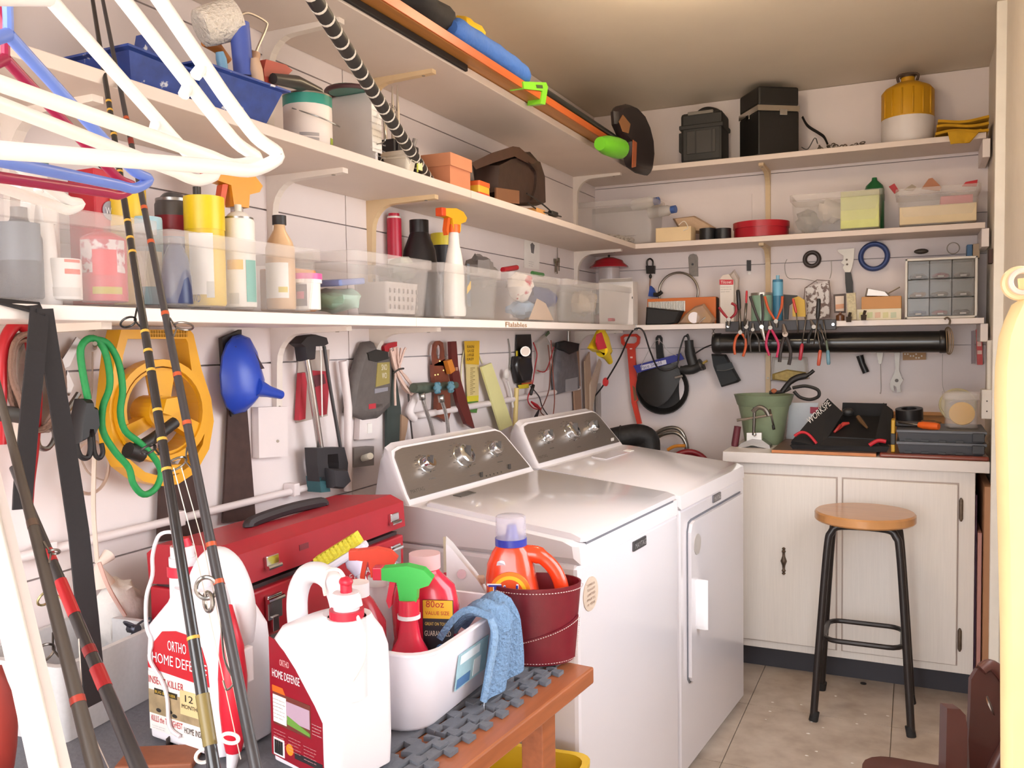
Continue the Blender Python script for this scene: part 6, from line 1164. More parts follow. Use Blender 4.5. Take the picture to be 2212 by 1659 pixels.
# ================================================================== back wall: middle shelf
z = ZS[1]+.001
tote('clear_tote', 'clear shoe box of small parts in the corner of the middle back shelf', xb_(1232, -.27, 480), xb_(1420, -.27, 480)-.02, -.27, -.04, z, oy(-.27, 1330, 432).z-z, group='clear totes on the middle back shelf')
one('parts_heap', MB().ell((xb_(1315, -.16, 480), -.155, z+.035), (.12, .09, .028), 20, 10, jit=.35, sd=2), spots('#c9bdae', '#8f8474', 60, .5, .8, .1), 'heap of pale small parts inside the corner shoe box', 'parts', kind='stuff')
for px, top, l in ((1410, 432, 'taller clear bottle with blue cap lying behind the shoe box'), (1446, 450, 'shorter clear bottle with blue cap lying behind the cream box')):
    p = oy(-.10, px, top+8); t = T('water_bottle', l, 'bottle', 'blue capped bottles'); t.p('bottle', MB().lathe([(.026, 0), (.026, .10), (.014, .13), (.014, .135)], V((p.x-.10, -.10, p.z)), (1, -.25, .05), n=16), m('#d9d3d0', .2, clear=.5)); t.p('cap', MB().lathe([(.019, 0), (.019, .022), (0, .023)], V((p.x+.018, -.128, p.z+.006)), (1, -.25, .05), n=16), m('#4866a8', .4)); t.done()
t = T('cream_box', 'small cream cardboard box on the middle back shelf', 'box'); t.p('box', bx(1416, 1503, 490, -.27, -.17, z, .003), m('#ddc39a', .7)); t.p('string', TB([(1466, 486), (1478, 478), (1486, 492), (1476, 498)], .276, .002, 6), m('#e6dcd0', .7)); t.done()
one('paper_bag', pilB([(1452, 472), (1500, 466), (1542, 490), (1545, 502), (1470, 502)], .06, .08), m('#c2a488', .8, bump=.4, scale=30), 'crumpled brown paper bag behind the cream box', 'bag')
for px, l in ((1528, 'black tape roll at the left of the pair'), (1562, 'black tape roll beside the red tin')):
    P, r, h = bk(px, -.21, 34, 494, z); t = T('tape_roll', l, 'tape', 'black tape rolls on the middle back shelf'); t.p('roll', MB().lathe([(r*.55, 0), (r, 0), (r, h), (r*.55, h), (r*.55, 0)], P, n=22, cap=(False, False)), m('#1e1d20', .4)); t.done()
P, r, h = bk(1644, -.15, 118, 478, z); t = bottle('red_tin', 'round red cookie tin on the middle back shelf', 'tin', P, r*.97, h*.9, 'straight', m('#a81224', .3, coat=.3), [('lid', .62, 1.0, 1.03, m('#b01628', .3, coat=.3))], n=36); t.done()
tote('clear_tote', 'clear tote of bags and green paper at the middle of the shelf', xb_(1705, -.26, 450), xb_(1908, -.26, 450), -.26, -.03, z, oy(-.26, 1800, 415).z-z, group='clear totes on the middle back shelf')
tote('clear_tote', 'clear tote of boxes and red scraps at the right end of the shelf', xb_(1934, -.26, 450), xb_(2120, -.26, 450), -.26, -.03, z, oy(-.26, 2030, 402).z-z, group='clear totes on the middle back shelf')
GC = 'contents of the middle back totes'; zc = z+.012
for i, (a, b, q, cl, l) in enumerate(((1815, 1898, 412, '#d2d68a', 'upright yellow green paper pack in the middle tote'), )): one('paper_pack', MB().bb((xb_(a, -.245), -.245, zc), (xb_(b, -.245), -.12, oy(-.245, 1850, q).z), b=.002), m(cl, .6, noise_=.15, scale=12), l, 'pack', GC)
one('grey_bag', MB().ell((xb_(1745, -.16), -.16, zc+.05), (.05, .06, .05), 16, 10, jit=.4, sd=3), m('#8a857e', .5, bump=.5, scale=30), 'crumpled grey bag in the middle tote', 'bag', GC)
one('clear_bag', MB().ell((xb_(1790, -.16), -.15, zc+.09), (.055, .06, .05), 16, 10, jit=.4, sd=7), m('#cbbfb3', .4, bump=.5, scale=30), 'pale plastic bag bulging out of the middle tote', 'bag', GC)
t = T('green_bottle', 'green bottle top rising behind the middle tote', 'bottle'); P, r, h = bk(1889, -.05, 40, 384, z); t.p('shoulder', MB().lathe([(r, 0), (r, h*.78), (r*.85, h*.86), (r*.3, h*.95), (r*.25, h), (0, h)], P, n=18), m('#1f6b3c', .35)); t.done()
one('cream_carton', MB().bb((xb_(1942, -.24), -.245, zc), (xb_(2108, -.24), -.06, zc+.075), b=.003), m('#dcc8a4', .7), 'cream carton in the right tote', 'carton', GC); one('pink_carton', MB().bb((xb_(2030, -.2), -.2, zc+.076), (xb_(2100, -.2), -.08, zc+.115), b=.003), m('#d98a90', .7), 'pink carton on the cream carton in the right tote', 'carton', GC)
for q, cl, l, s_ in ((((1920, 403), (1932, 396), (1942, 412), (1932, 418)), '#b8303a', 'red card corner left of the right tote', 'card'), (((1990, 408), (2006, 386), (2014, 384), (2034, 404), (2030, 412)), '#b87a58', 'brown leaf-like scrap above the right tote', 'scrap'), (((2078, 402), (2086, 393), (2112, 388), (2110, 402)), '#cc2530', 'bright red scrap above the right tote', 'scrap'), (((1952, 410), (1970, 398), (1980, 404), (1972, 412)), '#b3a391', 'grey paper scrap above the right tote', 'scrap')): one('colour_scrap', HBk(q, .10, .012), m(cl, .6), l, s_, GC)
# ================================================================== back wall: lowest shelf
z = ZS[0]+.001
# red lantern behind the carton
P = V((xb_(1315, -.17, 600), -.165, z)); t = T('camp_lantern', 'red camping lantern with glass globe in the corner', 'lantern'); zt_ = oy(-.165, 1315, 556).z-z; rr0 = wid(P, 84)/2
t.p('base', MB().lathe([(rr0*.8, 0), (rr0*.85, .05), (rr0*.6, .065), (0, .065)], P, n=24), m('#7d1420', .4)); t.p('globe', MB().cyl(P+Z*.065, P+Z*(zt_-.05), rr0*.55, n=24), m('#d9cdcb', .1, clear=.55)); t.p('hood', MB().lathe([(rr0*.5, zt_-.055), (rr0, zt_-.052), (rr0*.98, zt_-.045), (rr0*.78, zt_-.030), (rr0*.74, zt_-.022), (rr0*.70, zt_-.016), (rr0*.25, zt_), (0, zt_+.003)], P, n=28), m('#a01322', .25, coat=.4)); t.p('knob', MB().cyl(P+Z*zt_, P+Z*(zt_+.012), .006, n=8), DARK); t.done()
for q, l in ((1280, 'left black plug adapter standing beside the lantern'), (1290, 'right black plug adapter standing beside the lantern')): one('plug_adapter', MB().bb((xb_(q, -.2)-.009, -.21, z), (xb_(q, -.2)+.006, -.19, z+.115), b=.003), DARK, l, 'adapter', 'plug adapters')
# things on the wall above the lowest back shelf
t = T('padlock', 'black padlock hanging on the back wall', 'padlock'); t.p('body', HBk([(1395, 574), (1414, 574), (1413, 591), (1396, 591)], .01, .02), m('#2a2522', .45, .5)); t.p('shackle', TB([(1398, 575), (1398, 564), (1404, 559), (1410, 564), (1410, 575)], .02, .0045, 8), m('#3a332f', .35, .7)); t.p('lower_link', MB().ell(oy(-.015, 1405, 597), (.008, .006, .012), 10, 7), m('#2a2522', .45)); t.p('chain_tail', TB([(1405, 602), (1404, 615), (1404, 630)], .015, .004), m('#8a5f46', .5)); t.done()
one('blue_pouch', HBk([(1400, 640), (1404, 617), (1410, 622), (1418, 642)], .03, .03), m('#23479e', .6), 'small bright blue pouch under the padlock', 'pouch'); one('black_clamp_knob', TB([(1412, 636), (1422, 636), (1430, 630)], .08, .010, 8), DARK, 'black knob beside the blue pouch', 'knob')
t = T('door_plate', 'worn steel latch plate with rounded top on the back wall', 'plate'); t.p('plate', HBk([(1487, 556), (1490, 550), (1497, 548), (1504, 550), (1507, 556), (1508, 597), (1489, 597)], .002, .005), m('#857c74', .4, .7, noise_=.25, scale=60)); t.p('keyhole', MB().cyl(oy(-.0075, 1496, 571), oy(-.009, 1496, 571), .006, n=10), DARK); t.done()
one('steel_hoop', MB().torus(oy(-.04, 1465, 632), (0, -1, 0), wid((.5, -.04, 1.6), 44)/1.02, .006, 36, 8), m('#8d857c', .35, .9), 'large thin steel hoop standing behind the orange box', 'hoop')
t = T('foil_box', 'orange wrapping foil box with a serrated foil front', 'box'); t.p('box', bx(1398, 1552, 643, -.16, -.10, z, .003), m('#cc6a24', .5)); t.p('black_end', bx(1548, 1553, 643, -.158, -.10, z, .001), m('#3a2a22', .5)); t.p('foil', MB().bb((xb_(1400, -.165), -.166, oy(-.165, 1440, 674).z), (xb_(1480, -.165), -.161, oy(-.165, 1440, 651).z)), m('#d7d2c9', .25, .8))
for i in range(22): t.p('foil_rib', MB().bb((xb_(1402+i*3.5, -.168), -.1685, oy(-.165, 1440, 673).z), (xb_(1403.6+i*3.5, -.168), -.166, oy(-.165, 1440, 652).z)), m('#a49d92', .3, .8))
t.done()
one('black_pouch', pil(BY([(1398, 702), (1400, 664), (1478, 672), (1466, 698), (1440, 702)], -.20), V((0, -.05, 0)), .85), m('#211f20', .7), 'black cloth pouch lying before the foil box', 'pouch')
t = T('tape_dispenser', 'clear bag holding yellow tape dispensers with a white core', 'tape dispenser'); t.p('bag', pilB([(1462, 700), (1480, 678), (1500, 662), (1520, 656), (1545, 690), (1540, 700)], .21, .03), m('#b3957a', .3, clear=.45)); t.p('dispenser', HBk([(1480, 684), (1492, 670), (1505, 668), (1512, 684), (1504, 698), (1484, 698)], .215, .022), m('#d39a22', .45)); t.p('dispenser', HBk([(1516, 676), (1526, 672), (1538, 690), (1530, 698), (1518, 694)], .215, .022), m('#d79b1f', .45)); t.p('core', MB().cyl(oy(-.238, 1499, 686), oy(-.243, 1499, 686), wid((.5, -.24, 1.5), 12), n=20), m('#e6e0e4', .5)); t.p('pin', TB([(1510, 697), (1524, 685)], .245, .003), CHROME); t.done()
# white carton with red header
t = T('refill_carton', 'white gable carton with a red header on the lowest back shelf', 'carton'); t.p('carton', bx(1555, 1590, 604, -.16, -.10, z, .002), m('#e8e0d8', .6)); t.p('gable', MB().prism(BY([(1554, 604), (1562, 594), (1574, 592), (1584, 606)], -.16), V((0, .05, 0))), m('#d9c9bd', .6)); t.p('header', HBk([(1554, 604), (1584, 604), (1584, 615), (1554, 615)], .1605, .001), m('#c9303f', .5)); t.p('header_text', MB().text('Tilcoat', oy(-.1625, 1557, 613), X, Z, .014, .05), m('#efe6e0', .6)); tx = MB(); lines(tx, oy(-.1612, 1557, 622), X, Z, .05, 3, .011, .006); t.p('print', tx, m('#8d837e', .6), kind='stuff'); t.p('bag', pilB([(1574, 594), (1586, 582), (1596, 600), (1594, 660), (1586, 664)], .11, .03), m('#cdbdb0', .3, clear=.5)); t.done()
one('black_tag', HBk([(1613, 562), (1622, 562), (1622, 585), (1613, 585)], .002, .006), m('#2e2a29', .5), 'small black battery tag on the back wall', 'tag'); one('white_tag', MB().cyl(oy(-.004, 1619, 590), oy(-.009, 1619, 590), .008, n=12), m('#ece6e0', .5), 'small white disc under the black tag', 'tag')
# rolls of tape and multi-tool on the wall
one('tape_roll', MB().torus(oy(-.012, 1754, 560), (0, -1, 0), wid((1, -.01, 1.7), 14.5), wid((1, -.01, 1.7), 4.6), 30, 10, 1.6), m('#3a2c26', .5), 'small dark brown tape roll on the back wall', 'tape')
one('tape_roll', MB().torus(oy(-.015, 1888, 554), (0, -1, 0), wid((1.3, -.01, 1.7), 26.5), wid((1.3, -.01, 1.7), 5.4), 36, 10, 2.2), m('#24407f', .5), 'large blue masking tape roll on the back wall', 'tape')
one('wire_loop', TB([(1700, 560), (1695, 575), (1702, 600), (1730, 602), (1762, 608), (1765, 612)], .004, .0014, 5), m('#a39a92', .5), 'thin bent wire on the back wall', 'wire'); one('wire_loop', TB([(1795, 562), (1796, 585), (1792, 602)], .004, .002, 5), m('#c9c0b8', .5), 'short white wire hanging beside the painter tool', 'wire')
one('key_ring', MB().torus(oy(-.006, 2059, 536), (0, -1, 0), wid((1.7, 0, 1.7), 12), .0018, 24, 6), m('#7d7060', .4, .7), 'thin metal ring above the drawer cabinet', 'ring')
one('tape_measure_tab', MB().ell(oy(-.01, 1990, 543), (.03, .012, .012), 12, 7), m('#4a4038', .5), 'small dark cap above the drawer cabinet', 'cap')
t = T('painter_tool', 'steel painter multi-tool with black handle on the back wall', 'scraper'); t.p('blade', HBk([(1808, 540), (1846, 536), (1844, 560), (1840, 580), (1836, 588), (1826, 588), (1820, 578), (1824, 572), (1816, 568), (1822, 560), (1822, 552), (1812, 546)], .02, .003), m('#b5aca0', .45, .7)); t.p('handle', HBk([(1825, 588), (1838, 588), (1842, 610), (1842, 632), (1828, 632), (1826, 612)], .012, .018), DARK)
for q in ((1829, 561), (1830, 571)): t.p('hole', MB().cyl(oy(-.0232, *q), oy(-.0242, *q), .005, n=10), m('#6b5a4c', .5))
t.done()
one('wire_brush', MB().prism(BY([(1828, 634), (1848, 632), (1850, 690), (1832, 692)], -.25), V((0, .02, 0))), m('#a08f6c', .4, .4, noise_=.4, scale=150), 'clear tube of brass wire bristles below the painter tool', 'brush')
t = T('spattered_trowel', 'paint-spattered metal plate leaning on the lowest back shelf', 'trowel'); t.p('plate', HBk([(1739, 622), (1790, 606), (1792, 686), (1745, 690)], .10, .004), spots('#d6cfcc', '#6e5750', 40, .5, .5, .06)); t.p('edge', TB([(1739, 690), (1739, 622), (1791, 606), (1792, 686)], .104, .002, 6, 2), m('#6e564c', .5)); t.done()
t = T('picture_card', 'small framed picture card beside the painter tool', 'frame'); t.p('frame', HBk([(1800, 636), (1827, 634), (1827, 676), (1802, 676)], .15, .008), m('#4a342a', .5)); t.p('print', HBk([(1804, 640), (1823, 639), (1823, 672), (1805, 672)], .1585, .001), m('#e9d6c6', .6)); t.p('print_band', HBk([(1805, 658), (1823, 656), (1823, 666), (1805, 668)], .160, .001), m('#dba27f', .6)); t.done()
t = T('wooden_tray', 'small orange wooden tray of screws', 'tray'); t.p('tray', bx(1861, 1948, 640, -.22, -.12, z+.04, .002), m('#c68b4a', .5)); t.p('screw_pack', pilB([(1868, 640), (1872, 622), (1915, 630), (1925, 641)], .13, .05), m('#a9a098', .3, .5)); t.p('spike', TB([(1918, 634), (1944, 620)], .15, .003), m('#8d857c', .3, .8)); t.done()
t = T('printed_carton', 'flat pale yellow carton under the wooden tray', 'carton'); t.p('carton', bx(1850, 1948, 667, -.23, -.10, z, .002), m('#e6dcc2', .6)); 
for i in range(5): t.p('print', HBk([(1856+i*17, 675), (1868+i*17, 674), (1868+i*17, 686), (1856+i*17, 687)], .2305, .001), m(('#d9d29a', '#c9cfa0', '#dcb9a0', '#d4cf9c', '#c4ccb0')[i], .6))
t.done()
# drawer cabinet for small parts
x0, x1 = xb_(1955, -.26, 600), xb_(2112, -.26, 600); za, zt_ = z, oy(-.26, 2030, 556).z
t = T('parts_cabinet', 'white cabinet with nine smoky clear drawers', 'parts cabinet'); W2 = m('#d8d2ca', .5)
t.p('back', MB().bb((x0, -.06, za), (x1, -.05, zt_)), W2); t.p('side', MB().bb((x0, -.262, za), (x0+.010, -.05, zt_), b=.002), W2); t.p('side', MB().bb((x1-.010, -.262, za), (x1, -.05, zt_), b=.002), W2); t.p('top', MB().bb((x0, -.262, zt_-.010), (x1, -.05, zt_), b=.002), W2); t.p('bottom', MB().bb((x0, -.262, za), (x1, -.05, za+.010), b=.002), W2)
dw, dh = (x1-x0-.02)/3, (zt_-za-.02)/3; SMK = m('#a59f99', .15, clear=.6); cols = ['#4d5a86', '#c98f4a', '#6b5d4f', '#b5423f', '#9c9282', '#c2585a', '#5e5850', '#84786a', '#75695c']
for i in range(3):
    for j in range(3):
        a, b = x0+.01+dw*i, za+.01+dh*j; k = t.p('drawer', MB().bb((a+.002, -.258, b+.002), (a+dw-.002, -.08, b+dh-.003)), SMK); t.p('drawer_pull', MB().bb((a+dw*.35, -.268, b+.006), (a+dw*.65, -.257, b+.014), b=.002), m('#bdb6b0', .2, clear=.3), k)
        t.p('drawer_contents', MB().ell((a+dw/2, -.17, b+.016), (dw*.4, .07, .012), 10, 6, jit=.4, sd=i*3+j), m(cols[i*3+j], .6, noise_=.4, scale=60), k)
t.done()
one('small_box', MB().bb((xb_(2088, -.12), -.12, zt_+.001), (xb_(2100, -.12), -.05, zt_+.06), b=.002), m('#3f6a94', .5), 'small blue box on top of the drawer cabinet', 'box', 'boxes on the drawer cabinet')
one('small_box', MB().bb((xb_(2101, -.12), -.12, zt_+.001), (xb_(2116, -.12), -.05, zt_+.062), b=.002), m('#b8a084', .6), 'small tan box on top of the drawer cabinet', 'box', 'boxes on the drawer cabinet')
one('wall_switch', MB().bb((1.786, -.34, oy(-.3, 2130, 570).z), (1.799, -.27, oy(-.3, 2130, 540).z)), m('#4a2f28', .6), 'dark brown plaque with marks on the right wall', 'plaque')
# ================================================================== magnetic bar with pliers and screwdrivers
YM = -.296
t = T('magnetic_bar', 'black magnetic tool bar screwed to the edge of the lowest back shelf', 'tool bar'); xa, xb2 = xb_(1567, YM, 700), xb_(1806, YM, 700); zb0, zb1 = oy(YM, 1690, 714).z, oy(YM, 1690, 692).z
t.p('bar', MB().bb((xa, YM, zb0), (xb2, YB-.0005, zb1), b=.002), m('#2b2627', .4, .3))
for q in (xa+.012, xb2-.012): t.p('screw', MB().cyl((q, YM, (zb0+zb1)/2), (q, YM-.003, (zb0+zb1)/2), .006, n=12), CHROME)
t.done()
STL = m('#7d756d', .35, .8); GT = 'tools on the magnetic bar'; OF = .300
def pliers(label, piv, jaw, h1, h2, hm, jm=STL, r=.007, hr=.006):
    """piv pivot px, jaw tip px, handles: lists of px"""
    t = T('pliers', label, 'pliers', GT); d = OF+.008
    t.p('jaws', MB().tube(BY([piv, ((piv[0]*.6+jaw[0]*.4), (piv[1]*.6+jaw[1]*.4)), jaw], -d), [r*1.5, r*1.25, r*.6], 8), jm); t.p('pivot', MB().cyl(oy(-d-.010, *piv), oy(-d+.008, *piv), r*1.35, n=12), jm)
    for q in (h1, h2): t.p('grip', MB().tube(cr(BY([piv]+q, -d), 4), [hr*.8]*3+[hr]*(len(q)*4-2), 8), hm)
    t.done()
OG, RG, PK, DK, BKH = m('#c9582b', .45), m('#9c2230', .4), m('#c22a5a', .4), m('#3d3533', .5), m('#222021', .5)
pliers('small orange handled pliers at the left of the bar', (1599, 718), (1598, 700), [(1590, 730), (1586, 750), (1588, 766)], [(1608, 728), (1611, 748), (1605, 770)], OG)
pliers('red handled shears with handles up', (1574, 690), (1574, 705), [(1562, 676), (1553, 664)], [(1588, 678), (1590, 662), (1580, 655)], RG)
pliers('thin dark pliers with spread handles below the bar', (1626, 712), (1626, 698), [(1620, 732), (1622, 760)], [(1638, 732), (1641, 760)], m('#4a423e', .5), STL, .006, .0035)
pliers('orange handled pliers with tall open handles above the bar', (1676, 694), (1678, 708), [(1660, 668), (1652, 640)], [(1688, 664), (1690, 640)], OG)
pliers('pink handled pliers hanging below the bar', (1664, 708), (1662, 694), [(1658, 725), (1655, 745), (1662, 768)], [(1672, 722), (1682, 745), (1678, 772)], PK)
pliers('dark slip-joint pliers with long black handles', (1696, 722), (1692, 700), [(1690, 740), (1686, 760), (1684, 782)], [(1704, 742), (1708, 765), (1704, 788)], DK, m('#8a7a6e', .4, .7), .009, .0075)
pliers('grey needle pliers with dark handles above the bar', (1645, 706), (1652, 736), [(1634, 680), (1620, 640)], [(1648, 680), (1645, 635)], DK, m('#b9b1a8', .3, .8))
pliers('black handled cutters at the right of the bar', (1758, 706), (1750, 690), [(1748, 725), (1746, 742)], [(1770, 720), (1776, 735), (1770, 745)], BKH)
pliers('short dark pliers in the middle of the bar', (1612, 706), (1616, 690), [(1610, 722), (1608, 742)], [(1616, 724), (1617, 744)], DK)
def driver(label, tip, neck, end, hm, r=.008, sr=.003, hx=False):
    t = T('screwdriver', label, 'screwdriver', GT); d = OF+.016; a, b, e = (oy(-d, *q) for q in (tip, neck, end))
    t.p('shaft', MB().tube([a, b], sr, 8), STL); t.p('handle', MB().tube([b, b+(e-b)*.12, b+(e-b)*.5, b+(e-b)*.9, e], [r*.6, r, r*1.05, r, r*.7], 10), hm); t.done()
driver('screwdriver with a red handle hanging lowest', (1742, 680), (1733, 742), (1728, 778), m('#b0263a', .3)); driver('screwdriver with a long black handle standing up', (1758, 745), (1766, 690), (1769, 645), m('#2a2728', .4), .009); driver('screwdriver with a clear red and white handle', (1766, 716), (1772, 756), (1768, 790), m('#c2563f', .2)); driver('screwdriver with a clear blue handle', (1770, 700), (1788, 756), (1790, 788), m('#6fa3b8', .2, clear=.3)); driver('small screwdriver with a green tip handle', (1778, 690), (1785, 735), (1788, 760), m('#5d6a58', .4), .005)
driver('chrome handled knife at the left of the bar', (1599, 712), (1597, 670), (1594, 626), m('#242122', .4), .009, .006); driver('red capped marking tool standing by the bar', (1608, 705), (1612, 655), (1613, 628), m('#c02a35', .4), .005, .006); driver('red and white handled screwdriver standing behind the bar', (1724, 720), (1720, 676), (1713, 645), m('#c9453a', .3), .006)
# jar, blue tube and others standing behind the bar
P, r, h = bk(1645, -.23, 44, 634, z); t = bottle('glass_jar', 'pale green glass jar behind the pliers', 'jar', P, r, h, 'straight', m('#8fb09a', .2), [('rim', .93, 1.02, 1.03, m('#a8a196', .3, .7))]); t.done()
P, r, h = bk(1680, -.20, 22, 604, z); t = bottle('caulk_tube', 'blue caulk tube standing behind the orange pliers', 'tube', P, r, h, 'straight', m('#3f7da0', .4), [('cap', .94, 1.10, .35, m('#8fc0d8', .4)), ('label', .62, .94, 1.01, m('#6fb0cf', .4))]); t.done()
t = T('utility_knife_pack', 'yellow and black utility knife pack behind the bar', 'knife'); t.p('body', HBk([(1712, 644), (1725, 640), (1738, 648), (1740, 684), (1712, 684)], .24, .02), m('#c9a021', .45)); t.p('black_top', HBk([(1692, 636), (1722, 638), (1722, 646), (1704, 660), (1702, 690), (1694, 690)], .22, .02), DARK); t.done()
t = T('brown_bottle', 'tiny amber bottle right of the bar', 'bottle'); P, r, h = bk(1815, -.24, 18, 674, z); t.p('bottle', MB().lathe([(r, 0), (r, h*.6), (r*.3, h*.8), (r*.3, h), (0, h)], P, n=12), m('#6a3f22', .3)); t.done()
for q, l in (((1834, 690), 'left dark binder clip on the lowest back shelf edge'), ((1866, 686), 'right dark binder clip on the lowest back shelf edge')): t = T('binder_clip', l, 'clip', 'binder clips'); p = oy(-.285, *q); t.p('body', MB().prism([p+V((-.012, 0, .012)), p+V((.012, 0, .012)), p+V((.010, -.012, -.012)), p+V((-.010, -.012, -.012))], V((0, -.008, 0))), m('#3c3431', .4, .5)); t.p('lever', MB().ribbon([p+Z*.012, p+V((.006, -.012, .030))], X, .012, .002), m('#5a4d45', .4, .6)); t.done()
# ================================================================== black tube hanging under the shelf
t = T('black_tube', 'long black storage tube hanging under the lowest back shelf', 'tube'); a, b = oy(-.20, 1550, 742), oy(-.20, 2040, 738)
t.p('tube', MB().tube([a, b], .046, 24), m('#1d1b1b', .3, coat=.3)); t.p('end_cap', MB().lathe([(.0465, 0), (.049, .004), (.049, .03), (.044, .040), (0, .042)], a+X*.02, (-1, 0, 0), n=24), m('#1a1819', .35)); t.p('end_cap', MB().lathe([(.0465, 0), (.049, .004), (.049, .025), (.044, .034), (0, .036)], b-X*.02, (1, 0, 0), n=24), m('#1a1819', .35)); t.done()
t = T('hanging_chain', 'small chain holding the left end of the black tube', 'chain')
for i in range(6): t.p('link', MB().torus(oy(-.25, 1541, 700)-Z*.011*i, (1, 0, 0) if i % 2 else (0, 1, 0), .006, .0016, 12, 5), STL)
t.done()
t = T('cord_tie', 'brown cord loops holding the right end of the black tube', 'cord'); 
for i in range(4): t.p('loop', MB().torus(V((xb_(2046+i*1.5, -.22), -.205, oy(-.2, 2045, 736).z)), (1, .1*i, .05), .052+.002*i, .002, 26, 5), m('#9a7f62', .8))
t.p('knot', TB([(2040, 690), (2046, 686), (2052, 692), (2050, 702)], .29, .004), m('#6a5a4c', .7)); t.p('tail', TB([(2036, 765), (2036, 830), (2042, 850)], .15, .0012, 5), m('#a99f98', .6)); t.done()
# ================================================================== back wall below the shelf
t = T('ice_scraper', 'long orange red plastic handle tool with loop grip', 'handle'); O2 = m('#d8402c', .4)
t.p('grip', ringB([(1340, 728), (1348, 722), (1374, 721), (1382, 728), (1380, 742), (1372, 752), (1352, 752), (1342, 742)], [(1346, 730), (1350, 727), (1372, 727), (1376, 730), (1375, 738), (1370, 742), (1354, 742), (1348, 738)], .03, .016), O2); t.p('stem', HBk([(1354, 748), (1371, 748), (1374, 800), (1380, 862), (1374, 868), (1386, 915), (1376, 916), (1364, 870), (1360, 820)], .03, .014), O2)
for q in ((1363, 753), (1364, 772)): t.p('mark', MB().box(oy(-.0445, *q), (.012, .001, .008)), m('#f0c9bd', .5))
t.p('slot', HBk([(1366, 832), (1372, 838), (1376, 864), (1370, 866)], .0435, .002), m('#7d5a3c', .5)); t.done()
t = T('frying_pan', 'black cast iron skillet hanging by its handle', 'skillet'); IRON = m('#2d2a29', .6, .4, noise_=.2, scale=40); c0 = oy(-.03, 1430, 838); rp = wid(c0, 57)
t.p('pan', MB().lathe([(rp*.82, 0), (rp, .045), (rp*.96, .045), (rp*.78, .008), (0, .006)], c0+Y*.028, (.12, -1, 0), n=36), IRON); t.p('handle', ringB([(1418, 775), (1416, 740), (1416, 730), (1420, 724), (1426, 724), (1430, 730), (1430, 742), (1434, 776)], [(1421, 745), (1420, 738), (1421, 732), (1422, 730), (1424, 730), (1426, 733), (1426, 738), (1424, 745)], .03, .012), IRON); t.done()
t = T('face_shield', 'blue header strip of a face shield pack hanging over the skillet', 'face shield'); hd = t.p('header', HBk([(1368, 790), (1470, 763), (1478, 776), (1376, 806)], .085, .005), m('#2b2f86', .5))
dx = (oy(-.091, 1475, 764)-oy(-.091, 1370, 792)).normalized(); dy = V((-dx.z, 0, dx.x)); t.p('header_plate', HBk([(1383, 790), (1438, 777), (1440, 786), (1386, 800)], .0905, .0012), m('#d6d3e2', .5), hd); t.p('header_text', MB().text('Face Shield', oy(-.0922, 1386, 798), dx, dy, .017, wid(c0, 46)), m('#3a3a78', .5), hd)
t.p('visor', MB().sheet(lambda u_, v_: oy(-.075-.018*math.sin(u_*3.14), 1378+(1462-1378)*u_+14*v_*(u_-.3), 806-24*u_+v_*(84-52*(2*u_-1)**2)), 10, 8, .0015), m('#2c2826', .45, clear=.3)); t.p('hanging_cord', TB([(1385, 790), (1405, 752), (1423, 735), (1445, 760), (1462, 768)], .09, .0016, 5), m('#b3aaa4', .6)); t.done()
t = T('rotary_grinder', 'black corded angle grinder hanging beside the skillet', 'grinder'); t.p('body', MB().tube(cr(BY([(1488, 735), (1491, 765), (1498, 788)], -.10), 4), [.022]*3+[.026]*3+[.026]*3, 12), m('#2a2827', .5)); t.p('head', MB().tube(cr(BY([(1470, 798), (1495, 798), (1518, 786)], -.105), 4), [.018]*2+[.024]*5+[.03]*2, 12), m('#2a2827', .5)); t.p('spindle', TB([(1518, 785), (1528, 779)], .11, .006), m('#b39b55', .4, .6)); t.p('gear_ring', MB().torus(oy(-.108, 1514, 788), (1, 0, .4), .026, .004, 20, 6), m('#5e5a58', .4, .6)); t.p('cable_guard', TB([(1488, 735), (1486, 726), (1484, 722)], .10, .006), DARK); t.p('side_handle', TB([(1458, 816), (1474, 812)], .12, .006), m('#a39c94', .4, .6)); t.done()
one('power_cable', MB().tube(cr([oy(-.06, 1240, 896), oy(-.10, 1290, 850), oy(-.22, 1335, 780), oy(-.30, 1360, 725), oy(-.31, 1374, 710), oy(-.30, 1390, 716), oy(-.25, 1405, 760), oy(-.16, 1425, 798), oy(-.12, 1460, 792), oy(-.10, 1468, 758), oy(-.10, 1478, 728), oy(-.10, 1486, 728)], 6), .0042, 8), m('#262122', .5), 'black power cable looped over a hook at the shelf corner', 'cable'); one('grinder_lead', MB().tube(cr(BY([(1498, 766), (1520, 752), (1540, 744)], -.13), 5), .0035, 8), m('#262122', .5), 'short black lead between grinder and tube', 'cable')
one('cup_hook', MB().tube(cr(BY([(1374, 700), (1374, 708), (1378, 713), (1370, 713)], -.29), 4), .003, 6), CHROME, 'chrome cup hook under the shelf corner', 'hook')
t = T('black_case_pouch', 'black camera pouch hanging below the left end of the tube', 'pouch'); t.p('pouch', pilB([(1536, 765), (1566, 766), (1598, 822), (1592, 826), (1558, 836), (1540, 790)], .05, .05, .9), m('#242628', .7)); t.p('flap', HBk([(1545, 790), (1580, 782), (1586, 796), (1550, 802)], .10, .004), m('#2e3133', .6)); t.p('piping', TB([(1548, 800), (1568, 800), (1586, 794)], .106, .002), m('#6d6a66', .5)); t.done()
